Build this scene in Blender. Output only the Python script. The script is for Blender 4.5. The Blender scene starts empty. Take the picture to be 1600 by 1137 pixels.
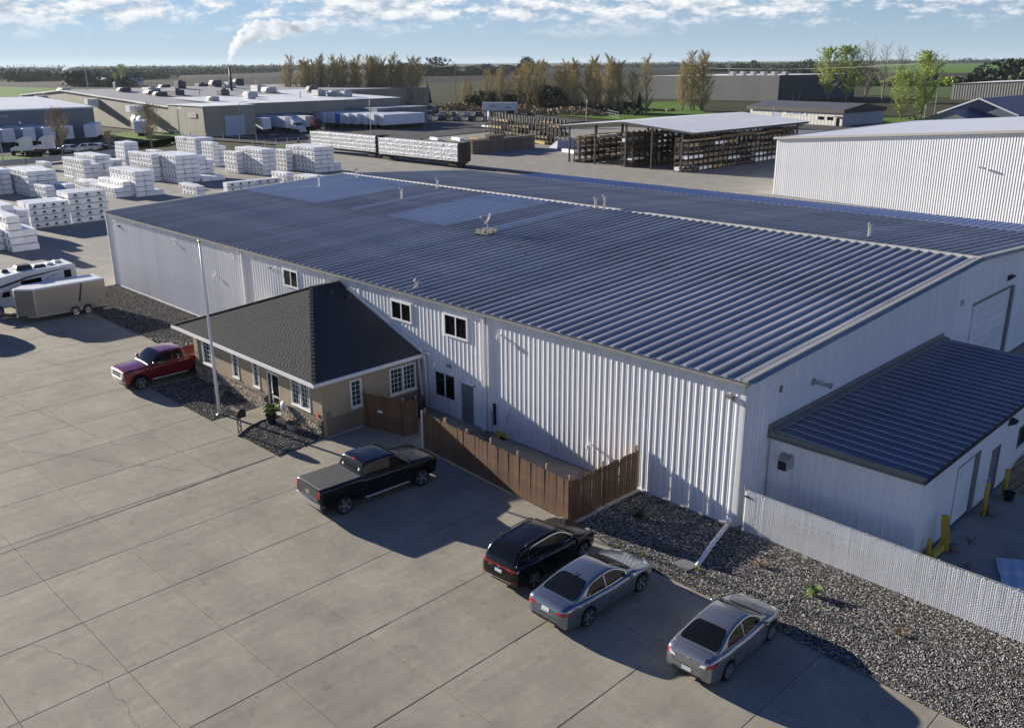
import bpy, math, random
import numpy as np
from mathutils import Vector, Matrix
from mathutils.bvhtree import BVHTree

R = math.radians
SC = bpy.context.scene
COL = SC.collection

# ------------------------------------------------------------------ camera
FPX, YAW, PITCH, ROLL = 1406.925, 2.360944, 0.322459, -0.007356
CAM = Vector((16.333, -28.535, 17.46))
fw = Vector((math.cos(YAW)*math.cos(PITCH), math.sin(YAW)*math.cos(PITCH), -math.sin(PITCH)))
rt = Vector((math.sin(YAW), -math.cos(YAW), 0)); up = rt.cross(fw)
rt2 = rt*math.cos(ROLL)+up*math.sin(ROLL); up2 = -rt*math.sin(ROLL)+up*math.cos(ROLL)
cd = bpy.data.cameras.new('camera'); cam = bpy.data.objects.new('camera', cd); COL.objects.link(cam)
cam.matrix_world = Matrix(((rt2.x, up2.x, -fw.x, CAM.x), (rt2.y, up2.y, -fw.y, CAM.y), (rt2.z, up2.z, -fw.z, CAM.z), (0, 0, 0, 1)))
cd.sensor_width = 36; cd.lens = FPX*36/1600; cd.clip_start = .5; cd.clip_end = 60000
SC.camera = cam

# ------------------------------------------------------------------ sky and sun
SUN_EL, SUN_AZ = 15.3, 9.3          # shadows run 9.3 deg from +X towards +Y
to_sun = Vector((-math.cos(R(SUN_AZ))*math.cos(R(SUN_EL)), -math.sin(R(SUN_AZ))*math.cos(R(SUN_EL)), math.sin(R(SUN_EL))))
W = bpy.data.worlds.new('World'); SC.world = W; W.use_nodes = True
nt = W.node_tree; nt.nodes.clear()
def wn(t, **k):
    n = nt.nodes.new(t)
    for a, b in k.items(): setattr(n, a, b)
    return n
def wm(op, a, b=None, c=None, clamp=False):
    n = wn('ShaderNodeMath', operation=op, use_clamp=clamp)
    for i, v in enumerate((a, b, c)):
        if v is None: continue
        if isinstance(v, (int, float)): n.inputs[i].default_value = v
        else: nt.links.new(v, n.inputs[i])
    return n.outputs[0]
out = wn('ShaderNodeOutputWorld'); bg = wn('ShaderNodeBackground')
sky = wn('ShaderNodeTexSky', sky_type='NISHITA'); sky.sun_disc = False
sky.sun_elevation = R(SUN_EL)
sky.sun_rotation = math.atan2(to_sun.x, to_sun.y)
sky.altitude = 250; sky.air_density = 1.0; sky.dust_density = .0; sky.ozone_density = 6
tc = wn('ShaderNodeTexCoord'); sx = wn('ShaderNodeSeparateXYZ'); nt.links.new(tc.outputs['Generated'], sx.inputs[0])
el = wm('ARCSINE', sx.outputs[2]); az = wm('ARCTAN2', sx.outputs[1], sx.outputs[0])
azs = wm('MULTIPLY', az, wm('COSINE', el))
def cloud_noise(du, dv, scale, detail, rough):
    cb = wn('ShaderNodeCombineXYZ')
    nt.links.new(wm('ADD', wm('MULTIPLY', azs, 1.0), du), cb.inputs[0])
    nt.links.new(wm('ADD', wm('MULTIPLY', el, 2.6), dv), cb.inputs[1]); cb.inputs[2].default_value = 3.7
    n = wn('ShaderNodeTexNoise'); n.inputs['Scale'].default_value = scale; n.inputs['Detail'].default_value = detail
    n.inputs['Roughness'].default_value = rough; nt.links.new(cb.outputs[0], n.inputs['Vector']); return n.outputs['Fac']
big = cloud_noise(.2, .1, 7, 2, .5)
fine = cloud_noise(0, 0, 36, 10, .64)
fine2 = cloud_noise(.005, .02, 36, 10, .64)
# clear band near the horizon, broken cumulus from about two degrees upwards
band = wm('MULTIPLY', wm('SUBTRACT', el, .022), 36, clamp=True)
dens = wm('ADD', wm('MULTIPLY', big, .6), wm('MULTIPLY', fine, .75))
high = wm('MULTIPLY', wm('SUBTRACT', el, .09), 1.6, clamp=True)
thin = wm('MULTIPLY', high, .42)
cov = wm('MULTIPLY', wm('SUBTRACT', wm('SUBTRACT', wm('ADD', dens, wm('MULTIPLY', band, .17)), thin), .745), 9, clamp=True)
cov = wm('MULTIPLY', cov, band)
shade = wm('ADD', wm('MULTIPLY', wm('SUBTRACT', fine, fine2), 3.2), .55, clamp=True)
cr = wn('ShaderNodeValToRGB'); cr.color_ramp.elements[0].color = (4.6, 5.9, 7.6, 1); cr.color_ramp.elements[1].color = (11.6, 11.7, 11.9, 1)
nt.links.new(shade, cr.inputs[0])
mx = wn('ShaderNodeMix', data_type='RGBA'); nt.links.new(cov, mx.inputs[0])
wb = wn('ShaderNodeMix', data_type='RGBA', blend_type='MULTIPLY'); wb.inputs[0].default_value = 1; wb.inputs[7].default_value = (.96, .97, 1.24, 1)
nt.links.new(sky.outputs[0], wb.inputs[6])
hz_ = wm('MULTIPLY', wm('POWER', 2.718, wm('MULTIPLY', wm('ABSOLUTE', el), -11)), .72)      # pale air near the horizon
hm = wn('ShaderNodeMix', data_type='RGBA'); nt.links.new(hz_, hm.inputs[0]); nt.links.new(wb.outputs[2], hm.inputs[6]); hm.inputs[7].default_value = (6.5, 8.5, 10.4, 1)
nt.links.new(hm.outputs[2], mx.inputs[6]); nt.links.new(cr.outputs[0], mx.inputs[7])
nt.links.new(mx.outputs[2], bg.inputs[0]); bg.inputs[1].default_value = .042
nt.links.new(bg.outputs[0], out.inputs[0])

sl = bpy.data.lights.new('sun', 'SUN'); sl.energy = 5.0; sl.angle = R(.53); sl.color = (1, .92, .80)
so = bpy.data.objects.new('sun', sl); COL.objects.link(so); so.rotation_euler = to_sun.to_track_quat('Z', 'Y').to_euler()
so.location = (-40, -40, 60)

vs = SC.view_settings; vs.view_transform = 'Standard'; vs.look = 'None'; vs.gamma = 1; vs.use_curve_mapping = False; vs.exposure = 1.0
SC.cycles.max_bounces = 7; SC.cycles.diffuse_bounces = 3; SC.cycles.glossy_bounces = 3; SC.cycles.transmission_bounces = 4; SC.cycles.volume_bounces = 2
SC.cycles.use_denoising = True

# ------------------------------------------------------------------ helpers
rng = random.Random(7)
def pchip(xs, ys):
    """smooth monotone interpolation through the given points"""
    n = len(xs); h = [xs[i+1]-xs[i] for i in range(n-1)]; d = [(ys[i+1]-ys[i])/h[i] for i in range(n-1)]
    m = [0]*n; m[0] = d[0]; m[-1] = d[-1]
    for i in range(1, n-1):
        if d[i-1]*d[i] > 0:
            w1 = 2*h[i]+h[i-1]; w2 = h[i]+2*h[i-1]; m[i] = (w1+w2)/(w1/d[i-1]+w2/d[i])
    def f(x):
        if x <= xs[0]: return ys[0]
        if x >= xs[-1]: return ys[-1]
        i = 0
        while x > xs[i+1]: i += 1
        t = (x-xs[i])/h[i]; t2 = t*t; t3 = t2*t
        return (2*t3-3*t2+1)*ys[i]+(t3-2*t2+t)*h[i]*m[i]+(-2*t3+3*t2)*ys[i+1]+(t3-t2)*h[i]*m[i+1]
    return f

class MB:
    def __init__(s): s.v = []; s.f = []; s.mi = []; s.sm = []; s.cur = 0; s.smooth = False
    def add(s, vs, fs):
        o = len(s.v); s.v += [tuple(p) for p in vs]
        for f in fs: s.f.append([i+o for i in f]); s.mi.append(s.cur); s.sm.append(s.smooth)
        return s
    def quad(s, a, b, c, d): return s.add((a, b, c, d), ((0, 1, 2, 3),))
    def tri(s, a, b, c): return s.add((a, b, c), ((0, 1, 2),))
    def box(s, x0, y0, z0, x1, y1, z1, M=None):
        v = [(x, y, z) for z in (z0, z1) for y in (y0, y1) for x in (x0, x1)]
        if M is not None: v = [tuple(M @ Vector(p)) for p in v]
        return s.add(v, ((0, 2, 3, 1), (4, 5, 7, 6), (0, 1, 5, 4), (1, 3, 7, 5), (3, 2, 6, 7), (2, 0, 4, 6)))
    def bbox(s, x0, y0, z0, x1, y1, z1, b=.02):
        """box with chamfered vertical and top edges"""
        def ring(i, z): return [(x0+i+b, y0+i, z), (x1-i-b, y0+i, z), (x1-i, y0+i+b, z), (x1-i, y1-i-b, z), (x1-i-b, y1-i, z), (x0+i+b, y1-i, z), (x0+i, y1-i-b, z), (x0+i, y0+i+b, z)]
        return s.loft([ring(0, z0), ring(0, z1-b), ring(b, z1)], closed=True, caps=True)
    def loft(s, rings, closed=True, caps=False):
        n = len(rings[0]); vs = [p for r in rings for p in r]; fs = []
        m = n if closed else n-1
        for i in range(len(rings)-1):
            for j in range(m): k = (j+1) % n; fs.append((i*n+j, i*n+k, (i+1)*n+k, (i+1)*n+j))
        if caps: fs.append(tuple(range(n-1, -1, -1))); fs.append(tuple((len(rings)-1)*n+j for j in range(n)))
        return s.add(vs, fs)
    def grid(s, fn, nu, nv):
        vs = [tuple(fn(i/nu, j/nv)) for i in range(nu+1) for j in range(nv+1)]
        return s.add(vs, [(i*(nv+1)+j, (i+1)*(nv+1)+j, (i+1)*(nv+1)+j+1, i*(nv+1)+j+1) for i in range(nu) for j in range(nv)])
    def tube(s, pts, rad, n=6, caps=True):
        pts = [Vector(p) for p in pts]; rads = rad if isinstance(rad, (list, tuple)) else [rad]*len(pts)
        rings = []; ref = None
        for i, p in enumerate(pts):
            t = (pts[min(i+1, len(pts)-1)]-pts[max(i-1, 0)])
            if t.length < 1e-9: t = Vector((0, 0, 1))
            t.normalize()
            if ref is None: ref = Vector((1, 0, 0)) if abs(t.x) < .8 else Vector((0, 1, 0))
            a = (ref-t*ref.dot(t)).normalized(); b = t.cross(a); ref = a
            rings.append([tuple(p+(a*math.cos(2*math.pi*k/n)+b*math.sin(2*math.pi*k/n))*rads[i]) for k in range(n)])
        return s.loft(rings, True, caps)
    def bar(s, a, b, w, h):
        """square bar between two points"""
        a = Vector(a); b = Vector(b); t = (b-a).normalized(); r = Vector((0, 0, 1)) if abs(t.z) < .95 else Vector((1, 0, 0))
        u = t.cross(r).normalized(); v = u.cross(t)
        q = lambda p: [tuple(p+u*i*w/2+v*j*h/2) for i, j in ((-1, -1), (1, -1), (1, 1), (-1, 1))]
        return s.loft([q(a), q(b)], True, True)
    def cyl(s, x, y, z0, z1, r, n=12, r1=None): return s.tube([(x, y, z0), (x, y, z1)], [r, r if r1 is None else r1], n)
    def wheelcyl(s, cx, cy, cz, r, w, n=24):
        return s.tube([(cx, cy-w/2, cz), (cx, cy+w/2, cz)], r, n)
    def poly(s, pts): return s.add(pts, (tuple(range(len(pts))),))
    def mesh(s, name, mats):
        me = bpy.data.meshes.new(name); me.from_pydata(s.v, [], s.f)
        for m in (mats if isinstance(mats, (list, tuple)) else [mats]): me.materials.append(m)
        if any(s.mi): me.polygons.foreach_set('material_index', s.mi)
        if any(s.sm): me.polygons.foreach_set('use_smooth', s.sm)
        me.update(); return me
    def build(s, name, mats, parent=None, loc=None):
        return ob(name, s.mesh(name, mats), parent, loc)

def ob(name, data, parent=None, loc=None, rz=0, scale=None):
    o = bpy.data.objects.new(name, data); COL.objects.link(o)
    if parent is not None: o.parent = parent
    if loc is not None: o.location = loc
    if rz: o.rotation_euler[2] = rz
    if scale: o.scale = scale
    return o
def tag(o, label=None, cat=None, group=None, kind=None):
    if label: o['label'] = label
    if cat: o['category'] = cat
    if group: o['group'] = group
    if kind: o['kind'] = kind
    return o
def thing(name, label, cat, loc=(0, 0, 0), rz=0, group=None):
    return tag(ob(name, None, None, loc, rz), label, cat, group)
KIDS = {}
def dup(root, loc, rz=0, label=None, group=None, mats=None):
    def rec(o, par):
        c = o.copy(); COL.objects.link(c); c.parent = par
        for ch in o.children: rec(ch, c)
        return c
    r = rec(root, None); r.location = loc; r.rotation_euler = (0, 0, rz)
    if label: r['label'] = label
    if group: r['group'] = group
    return r
def npmesh(name, V, F, mat, smooth=False):
    """fast mesh from numpy arrays of equal sized polygons"""
    me = bpy.data.meshes.new(name); V = np.asarray(V, np.float32).reshape(-1, 3); F = np.asarray(F, np.int32); k = F.shape[1]
    me.vertices.add(len(V)); me.vertices.foreach_set('co', V.ravel())
    me.loops.add(F.size); me.loops.foreach_set('vertex_index', F.ravel())
    me.polygons.add(len(F)); me.polygons.foreach_set('loop_start', np.arange(0, F.size, k, dtype=np.int32)); me.polygons.foreach_set('loop_total', np.full(len(F), k, np.int32))
    if smooth: me.polygons.foreach_set('use_smooth', np.ones(len(F), bool))
    me.materials.append(mat); me.update(calc_edges=True); return me

ORD = ['zeroth', 'first', 'second', 'third', 'fourth', 'fifth', 'sixth', 'seventh', 'eighth', 'ninth', 'tenth', 'eleventh', 'twelfth', 'thirteenth', 'fourteenth', 'fifteenth', 'sixteenth', 'seventeenth', 'eighteenth', 'nineteenth', 'twentieth'] + ['twenty-'+w for w in ('first', 'second', 'third', 'fourth', 'fifth', 'sixth', 'seventh', 'eighth', 'ninth')] + ['thirtieth'] + ['thirty-'+w for w in ('first', 'second', 'third', 'fourth', 'fifth', 'sixth', 'seventh', 'eighth', 'ninth')] + ['fortieth']

# ------------------------------------------------------------------ materials
MATS = {}
def mat(name, col, rough=.6, metal=0, var=0, vscale=3, bump=0, bscale=40, rnd=0, spec=None, coat=0, col2=None, vdet=4, stretch=None, alpha=None, trans=0, emit=None, world=False, flake=0):
    if name in MATS: return MATS[name]
    m = bpy.data.materials.new(name); m.use_nodes = True; t = m.node_tree; b = t.nodes['Principled BSDF']
    I = b.inputs; I['Base Color'].default_value = (*col, 1); I['Roughness'].default_value = rough; I['Metallic'].default_value = metal
    if spec is None and rough >= .8: spec = .08
    if spec is not None: I['Specular IOR Level'].default_value = spec
    if coat: I['Coat Weight'].default_value = coat; I['Coat Roughness'].default_value = .06
    if trans: I['Transmission Weight'].default_value = trans
    if emit: I['Emission Color'].default_value = (*emit[0], 1); I['Emission Strength'].default_value = emit[1]
    if var or bump:
        tcn = t.nodes.new('ShaderNodeTexCoord'); src = tcn.outputs['Object']
        if world: g_ = t.nodes.new('ShaderNodeNewGeometry'); src = g_.outputs['Position']
        if stretch:
            mp = t.nodes.new('ShaderNodeMapping'); mp.inputs['Scale'].default_value = stretch; t.links.new(src, mp.inputs[0]); src = mp.outputs[0]
    last = None
    if var:
        n = t.nodes.new('ShaderNodeTexNoise'); n.inputs['Scale'].default_value = vscale; n.inputs['Detail'].default_value = vdet; n.inputs['Roughness'].default_value = .62
        t.links.new(src, n.inputs['Vector'])
        rp = t.nodes.new('ShaderNodeValToRGB'); rp.color_ramp.elements[0].position = .33; rp.color_ramp.elements[1].position = .67
        c2 = col2 if col2 else tuple(min(1, c*(1+var)) for c in col); c1 = col if col2 else tuple(c*(1-var) for c in col)
        rp.color_ramp.elements[0].color = (*c1, 1); rp.color_ramp.elements[1].color = (*c2, 1)
        t.links.new(n.outputs['Fac'], rp.inputs[0]); last = rp.outputs[0]
    if rnd:
        oi = t.nodes.new('ShaderNodeObjectInfo'); mr = t.nodes.new('ShaderNodeMapRange'); mr.inputs[3].default_value = 1-rnd; mr.inputs[4].default_value = 1+rnd
        t.links.new(oi.outputs['Random'], mr.inputs[0])
        vm = t.nodes.new('ShaderNodeVectorMath'); vm.operation = 'SCALE'
        if last: t.links.new(last, vm.inputs[0])
        else: vm.inputs[0].default_value = col
        t.links.new(mr.outputs[0], vm.inputs['Scale']); last = vm.outputs[0]
    if last: t.links.new(last, I['Base Color'])
    if bump:
        n2 = t.nodes.new('ShaderNodeTexNoise'); n2.inputs['Scale'].default_value = bscale; n2.inputs['Detail'].default_value = 3
        t.links.new(src, n2.inputs['Vector'])
        bp = t.nodes.new('ShaderNodeBump'); bp.inputs['Strength'].default_value = bump; bp.inputs['Distance'].default_value = .02
        t.links.new(n2.outputs['Fac'], bp.inputs['Height']); t.links.new(bp.outputs[0], I['Normal'])
    MATS[name] = m; return m

def concrete_mat(name, base, dark, rnd=.05, streak=True):
    m = bpy.data.materials.new(name); m.use_nodes = True; t = m.node_tree; b = t.nodes['Principled BSDF']; b.inputs['Roughness'].default_value = .82
    b.inputs['Specular IOR Level'].default_value = .12
    L = t.links.new; g_ = t.nodes.new('ShaderNodeNewGeometry')
    def noise(scale, det, rough=.6, mp=None):
        n = t.nodes.new('ShaderNodeTexNoise'); n.inputs['Scale'].default_value = scale; n.inputs['Detail'].default_value = det; n.inputs['Roughness'].default_value = rough
        if mp:
            q = t.nodes.new('ShaderNodeMapping'); q.inputs['Scale'].default_value = mp; L(g_.outputs['Position'], q.inputs[0]); L(q.outputs[0], n.inputs['Vector'])
        else: L(g_.outputs['Position'], n.inputs['Vector'])
        return n.outputs['Fac']
    def ramp(f, a, b_, c0, c1):
        r = t.nodes.new('ShaderNodeValToRGB'); r.color_ramp.elements[0].position = a; r.color_ramp.elements[1].position = b_
        r.color_ramp.elements[0].color = (*c0, 1); r.color_ramp.elements[1].color = (*c1, 1); L(f, r.inputs[0]); return r.outputs[0]
    def mul(a, b_):
        x = t.nodes.new('ShaderNodeMix'); x.data_type = 'RGBA'; x.blend_type = 'MULTIPLY'; x.inputs[0].default_value = 1; L(a, x.inputs[6]); L(b_, x.inputs[7]); return x.outputs[2]
    c = ramp(noise(.45, 6, .65), .34, .66, dark, base)                       # broad staining
    c = mul(c, ramp(noise(3.5, 5, .7), .3, .62, (.89, .89, .90), (1.04, 1.03, 1.0)))
    c = mul(c, ramp(noise(30, 2, .6), .28, .46, (.8, .8, .8), (1, 1, 1)))   # pitting
    c = mul(c, ramp(noise(1.1, 5, .75), .27, .40, (.66, .67, .70), (1, 1, 1)))  # oil and tyre patches
    if streak: c = mul(c, ramp(noise(1.0, 4, .6, (2.6, .16, 1)), .36, .6, (.92, .925, .93), (1.02, 1.02, 1.02)))
    oi = t.nodes.new('ShaderNodeObjectInfo'); mr = t.nodes.new('ShaderNodeMapRange'); mr.inputs[3].default_value = 1-rnd; mr.inputs[4].default_value = 1+rnd
    L(oi.outputs['Random'], mr.inputs[0]); vm = t.nodes.new('ShaderNodeVectorMath'); vm.operation = 'SCALE'; L(c, vm.inputs[0]); L(mr.outputs[0], vm.inputs['Scale'])
    L(vm.outputs[0], b.inputs['Base Color'])
    bp = t.nodes.new('ShaderNodeBump'); bp.inputs['Strength'].default_value = .25; bp.inputs['Distance'].default_value = .01
    L(noise(25, 4), bp.inputs['Height']); L(bp.outputs[0], b.inputs['Normal'])
    MATS[name] = m; return m

M_conc = concrete_mat('concrete', (.378, .348, .286), (.282, .261, .216), rnd=.065)
M_yard = concrete_mat('yard_paving', (.37, .35, .315), (.29, .275, .25), streak=False)
M_joint = mat('joint_filler', (.085, .08, .072), .9)
M_asph = mat('asphalt', (.105, .102, .1), .85, var=.25, vscale=.3, bump=.2, world=True)
M_white_panel = mat('white_wall_sheet', (.83, .83, .84), .42, var=.06, vscale=.8, rnd=.045, spec=.5)
M_white_trim = mat('white_trim', (.78, .78, .78), .45)
M_grey_trim = mat('grey_flashing', (.42, .41, .38), .45, .3)
M_dark_trim = mat('brown_grey_trim', (.20, .19, .18), .5)
M_roof = mat('weathered_galvalume', (.355, .37, .405), .5, .0, spec=.12, var=.22, vscale=.35, vdet=5, rnd=.12, stretch=(3, .5, 1))
M_roof_blue = mat('new_galvalume', (.40, .45, .55), .42, .25, var=.08, vscale=.6, rnd=.05)
M_roof_dk = mat('slate_blue_roof', (.15, .165, .215), .4, .2, var=.15, vscale=.5, rnd=.08)
M_cap = mat('ridge_cap_metal', (.62, .60, .53), .42, .3, var=.08, vscale=1)
M_glass = mat('window_glass', (.008, .009, .011), .04, spec=.32)
M_glass_g = mat('green_window_glass', (.03, .05, .045), .05, spec=.6)
M_black = mat('black_plastic', (.018, .018, .019), .5)
M_rubber = mat('tyre_rubber', (.02, .02, .02), .8)
M_steel = mat('galvanised_steel', (.5, .5, .49), .4, .7, var=.1)
M_white = mat('white_paint', (.8, .8, .79), .4, var=.03)
M_yellow = mat('yellow_paint', (.58, .42, .05), .55, var=.18, vscale=6)
M_wood = mat('stained_pickets', (.125, .068, .036), .75, var=.3, vscale=5, rnd=.22, stretch=(4, 4, .5), bump=.3)
M_wood2 = mat('raw_post_wood', (.36, .25, .15), .8, var=.25, vscale=6, rnd=.15)
M_stucco = mat('tan_stucco', (.40, .33, .235), .9, var=.07, vscale=2, bump=.3, bscale=120)
M_stucco_d = mat('brown_stucco', (.235, .185, .135), .9, var=.1, vscale=2, bump=.3, bscale=120)
M_grass = mat('mown_grass', (.075, .15, .022), .9, var=.3, vscale=.25, vdet=8, col2=(.15, .24, .04), world=True)
M_stone = mat('ledge_stone', (.30, .25, .20), .9, var=.35, vscale=9, rnd=.4, bump=.5, bscale=60)
M_mortar = mat('mortar', (.12, .105, .09), .95)
M_chrome = mat('chrome', (.85, .85, .86), .12, 1)
M_alloy = mat('alloy_rim', (.55, .56, .58), .25, .9)
M_red_l = mat('tail_lamp', (.45, .012, .012), .12, spec=.6, coat=.6)
M_clear_l = mat('clear_lamp', (.75, .76, .78), .1, spec=.6, coat=.6)
M_plate = mat('number_plate', (.7, .72, .74), .4)
M_twig = mat('twig_bark', (.50, .42, .30), .9, var=.3, vscale=2, rnd=.1)
M_bark = mat('bark', (.26, .24, .21), .9, var=.35, vscale=3)
def leaf_mat(name, c1, c2, tr=.25):
    m = mat(name, c1, .75, var=.3, vscale=.5, col2=c2, rnd=.15)
    return m

# ------------------------------------------------------------------ ground
def sheet(name, pts, z, m, kind='structure'):
    mb = MB(); mb.poly([(x, y, z) for x, y in pts]); return tag(mb.build(name, m), kind=kind)
M_terr = mat('rough_grassland', (.05, .056, .028), .95, var=.3, vscale=.02, vdet=9, col2=(.08, .078, .042), world=True)
mb = MB(); n = 64
ring = [(math.cos(2*math.pi*k/n), math.sin(2*math.pi*k/n)) for k in range(n)]
mb.loft([[(r*c, r*s, -.35 - .00 * r) for c, s in ring] for r in (1, 60, 400, 2000, 9000, 30000)], True, False); mb.add([(0, 0, -.35)] + [(c, s, -.35) for c, s in ring], [(0, 1+k, 1+(k+1) % n) for k in range(n)])
tag(mb.build('terrain', M_terr), kind='structure')
M_soil = mat('ploughed_soil', (.032, .029, .027), .95, var=.25, vscale=.01, vdet=8, world=True, stretch=(1, 6, 1))
M_soil2 = mat('pale_tilled_soil', (.05, .044, .038), .95, var=.2, vscale=.008, vdet=8, world=True)
M_soil3 = mat('red_brown_soil', (.05, .034, .03), .95, var=.2, vscale=.01, world=True)
M_crop = mat('green_crop', (.10, .20, .035), .95, var=.15, vscale=.01, vdet=8, world=True)
M_crop2 = mat('dull_crop', (.095, .135, .05), .95, var=.15, vscale=.01, vdet=8, world=True)
sheet('ploughed_field', [(-6000, 200), (-6000, 1400), (-3000, 2300), (-760, 900), (-640, 420), (-820, 275), (-1020, 268)], -.28, M_soil)
sheet('tilled_field', [(-1450, 560), (-6000, 2300), (-6000, 4200), (-2600, 2400), (-1020, 920)], -.24, M_soil2)
sheet('green_field', [(-1500, 150), (-960, 238), (-850, 258), (-715, 249), (-560, 190), (-480, 105), (-520, -120), (-1500, -200)], -.25, M_crop)
sheet('far_field', [(-640, 760), (-2400, 2000), (-2400, 3400), (-1000, 1900), (-480, 860)], -.22, M_soil)
sheet('crop_field', [(-372, 835), (-205, 460), (-150, 440), (-40, 480), (-100, 800), (-310, 868)], -.2, M_crop2)
sheet('red_field', [(-400, 862), (-300, 880), (-90, 820), (-60, 1250), (-390, 1370), (-480, 1050)], -.2, M_soil3)
sheet('distant_field', [(-600, 1330), (-3300, 7200), (-800, 7200), (-200, 2000), (-300, 1400)], -.2, M_crop)

# paved yards
sheet('lumber_yard', [(-62, 2), (-172, -40), (-174, 24), (-176, 45), (-168, 68), (-152, 70), (-156, 92), (-166, 150), (-150, 182), (-100, 178), (-62, 172), (60, 172), (60, -2), (12, -2), (12, 2)], -.10, M_yard)
sheet('trailer_lot', [(-172, 84), (-200, 80), (-240, 92), (-240, 118), (-262, 160), (-285, 190), (-240, 222), (-176, 196), (-168, 150), (-157, 93), (-166, 92)], -.11, M_asph)
sheet('truck_lot', [(-260, 10), (-196, 28), (-188, 43), (-192, 52), (-190, 60), (-196, 70), (-230, 66), (-262, 62)], -.12, M_asph)
sheet('chain_shop_lot', [(-135, 198), (-95, 200), (-92, 219), (-134, 228), (-145, 215)], -.12, M_asph)
sheet('road', [(-176, 196), (-168, 192), (-130, 234), (-60, 262), (-60, 272), (-135, 243)], -.13, M_asph)
sheet('grass_verge', [(-260, -40), (-178, 26), (-181, 39), (-188, 49.5), (-189, 57), (-193, 67), (-214, 78), (-216, 88), (-245, 82), (-236, 66), (-199, 71), (-192, 66), (-193.5, 60), (-192, 50), (-186, 43), (-194, 30), (-262, 4)], -.105, M_grass)
sheet('grass_patch', [(-150, 71), (-153, 87), (-164, 92), (-173, 83)], -.085, M_grass)
sheet('grass_lawn', [(-202, 214), (-172, 206), (-134, 244), (-176, 262), (-235, 340), (-262, 262)], -.115, M_grass)
sheet('grass_bank', [(-92, 200), (-60, 180), (-50, 300), (-96, 300), (-120, 245), (-98, 236)], -.12, M_grass)
sheet('lot_base', [(-62, -45), (20, -45), (20, .5), (-62, .5)], -.03, M_joint)
sheet('yard_apron', [(-172, -45), (-62.02, -45), (-62.02, 1.98), (-172, -39.98)], -.05, M_yard)

lot = tag(ob('concrete_lot', None), kind='structure')
GX = [6.25+3.63*k for k in range(-19, 4)]; GY = [-17.55+3.1*k for k in range(-9, 7)]
def slab_mesh(w, h):
    b = MB(); i = .007
    r = lambda k, z: [(k, k, z), (w-k, k, z), (w-k, h-k, z), (k, h-k, z)]
    b.loft([r(i, -.12), r(i, -.012), r(i+.012, 0)], True, True); return b.mesh('slab', M_conc)
sm = slab_mesh(3.63, 3.1)
for gx in GX[:-1]:
    for gy in GY[:-1]:
        if gy > -.6: continue
        ob('slab', sm, lot, (gx, gy, rng.uniform(-.002, .002)))
def crack(pts, w, nm='crack'):
    b = MB(); top = []; bot = []
    for i, (x, y) in enumerate(pts):
        a = pts[max(0, i-1)]; c = pts[min(len(pts)-1, i+1)]; dx, dy = c[0]-a[0], c[1]-a[1]; l = math.hypot(dx, dy) or 1
        ww = w*rng.uniform(.5, 1.2); top.append((x-dy/l*ww, y+dx/l*ww, .005)); bot.append((x+dy/l*ww, y-dx/l*ww, .005))
    for i in range(len(pts)-1): b.quad(bot[i], bot[i+1], top[i+1], top[i])
    b.build(nm, mat('tar', (.03, .03, .03), .7) if nm == 'tar_joint' else M_joint, lot)
def jag(a, b, n, amp):
    return [(a[0]+(b[0]-a[0])*i/n+rng.uniform(-amp, amp), a[1]+(b[1]-a[1])*i/n+rng.uniform(-amp, amp)) for i in range(n+1)]
crack(jag((-18.55, -24), (-19.15, -9.2), 40, .012), .06, 'tar_joint')
crack(jag((-13.5, -25), (-11.7, -22.2), 14, .09)+jag((-11.7, -22.2), (-9.0, -21.3), 14, .1)+jag((-9, -21.3), (-4.3, -21.5), 20, .09), .0045)
crack(jag((-40, -16), (-27, -14), 40, .08), .010)
crack(jag((-34, -20.5), (-20, -12.5), 60, .09), .008)
crack(jag((-28, -12.4), (-19.2, -11.8), 30, .06), .009)
crack(jag((-4.64, -16.2), (-4.64, -13.6), 14, .008), .022)
crack(jag((-1.01, -17), (-1.01, -10), 24, .008), .016)
crack(jag((2.62, -13.5), (2.62, -9.6), 18, .008), .014)
crack(jag((-50, -14), (-40, -11), 30, .08), .010)

# gravel beds: a dark base with loose stones on it
M_grav = bpy.data.materials.new('gravel_stone'); M_grav.use_nodes = True
t_ = M_grav.node_tree; b_ = t_.nodes['Principled BSDF']; b_.inputs['Roughness'].default_value = .85
g_ = t_.nodes.new('ShaderNodeNewGeometry'); vo = t_.nodes.new('ShaderNodeTexVoronoi'); vo.inputs['Scale'].default_value = 13
t_.links.new(g_.outputs['Position'], vo.inputs['Vector']); sp = t_.nodes.new('ShaderNodeSeparateColor'); t_.links.new(vo.outputs['Color'], sp.inputs[0])
rp = t_.nodes.new('ShaderNodeValToRGB'); rp.color_ramp.elements[0].color = (.09, .083, .075, 1); rp.color_ramp.elements[1].color = (.60, .585, .56, 1)
e = rp.color_ramp.elements.new(.55); e.color = (.215, .20, .18, 1)
t_.links.new(sp.outputs[0], rp.inputs[0]); t_.links.new(rp.outputs[0], b_.inputs['Base Color'])
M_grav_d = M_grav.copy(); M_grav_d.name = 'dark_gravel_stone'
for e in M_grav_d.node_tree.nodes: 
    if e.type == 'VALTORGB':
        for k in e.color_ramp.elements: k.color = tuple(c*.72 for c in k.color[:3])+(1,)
M_gbase = mat('gravel_base', (.05, .047, .044), .95, var=.3, vscale=12, bump=.6, bscale=30, world=True)
nr = np.random.default_rng(5)
def inpoly(px, py, poly):
    c = np.zeros(len(px), bool); n = len(poly)
    for i in range(n):
        x0, y0 = poly[i]; x1, y1 = poly[(i+1) % n]
        if y0 == y1: continue
        k = ((y0 > py) != (y1 > py)) & (px < (x1-x0)*(py-y0)/(y1-y0)+x0); c ^= k
    return c
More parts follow.
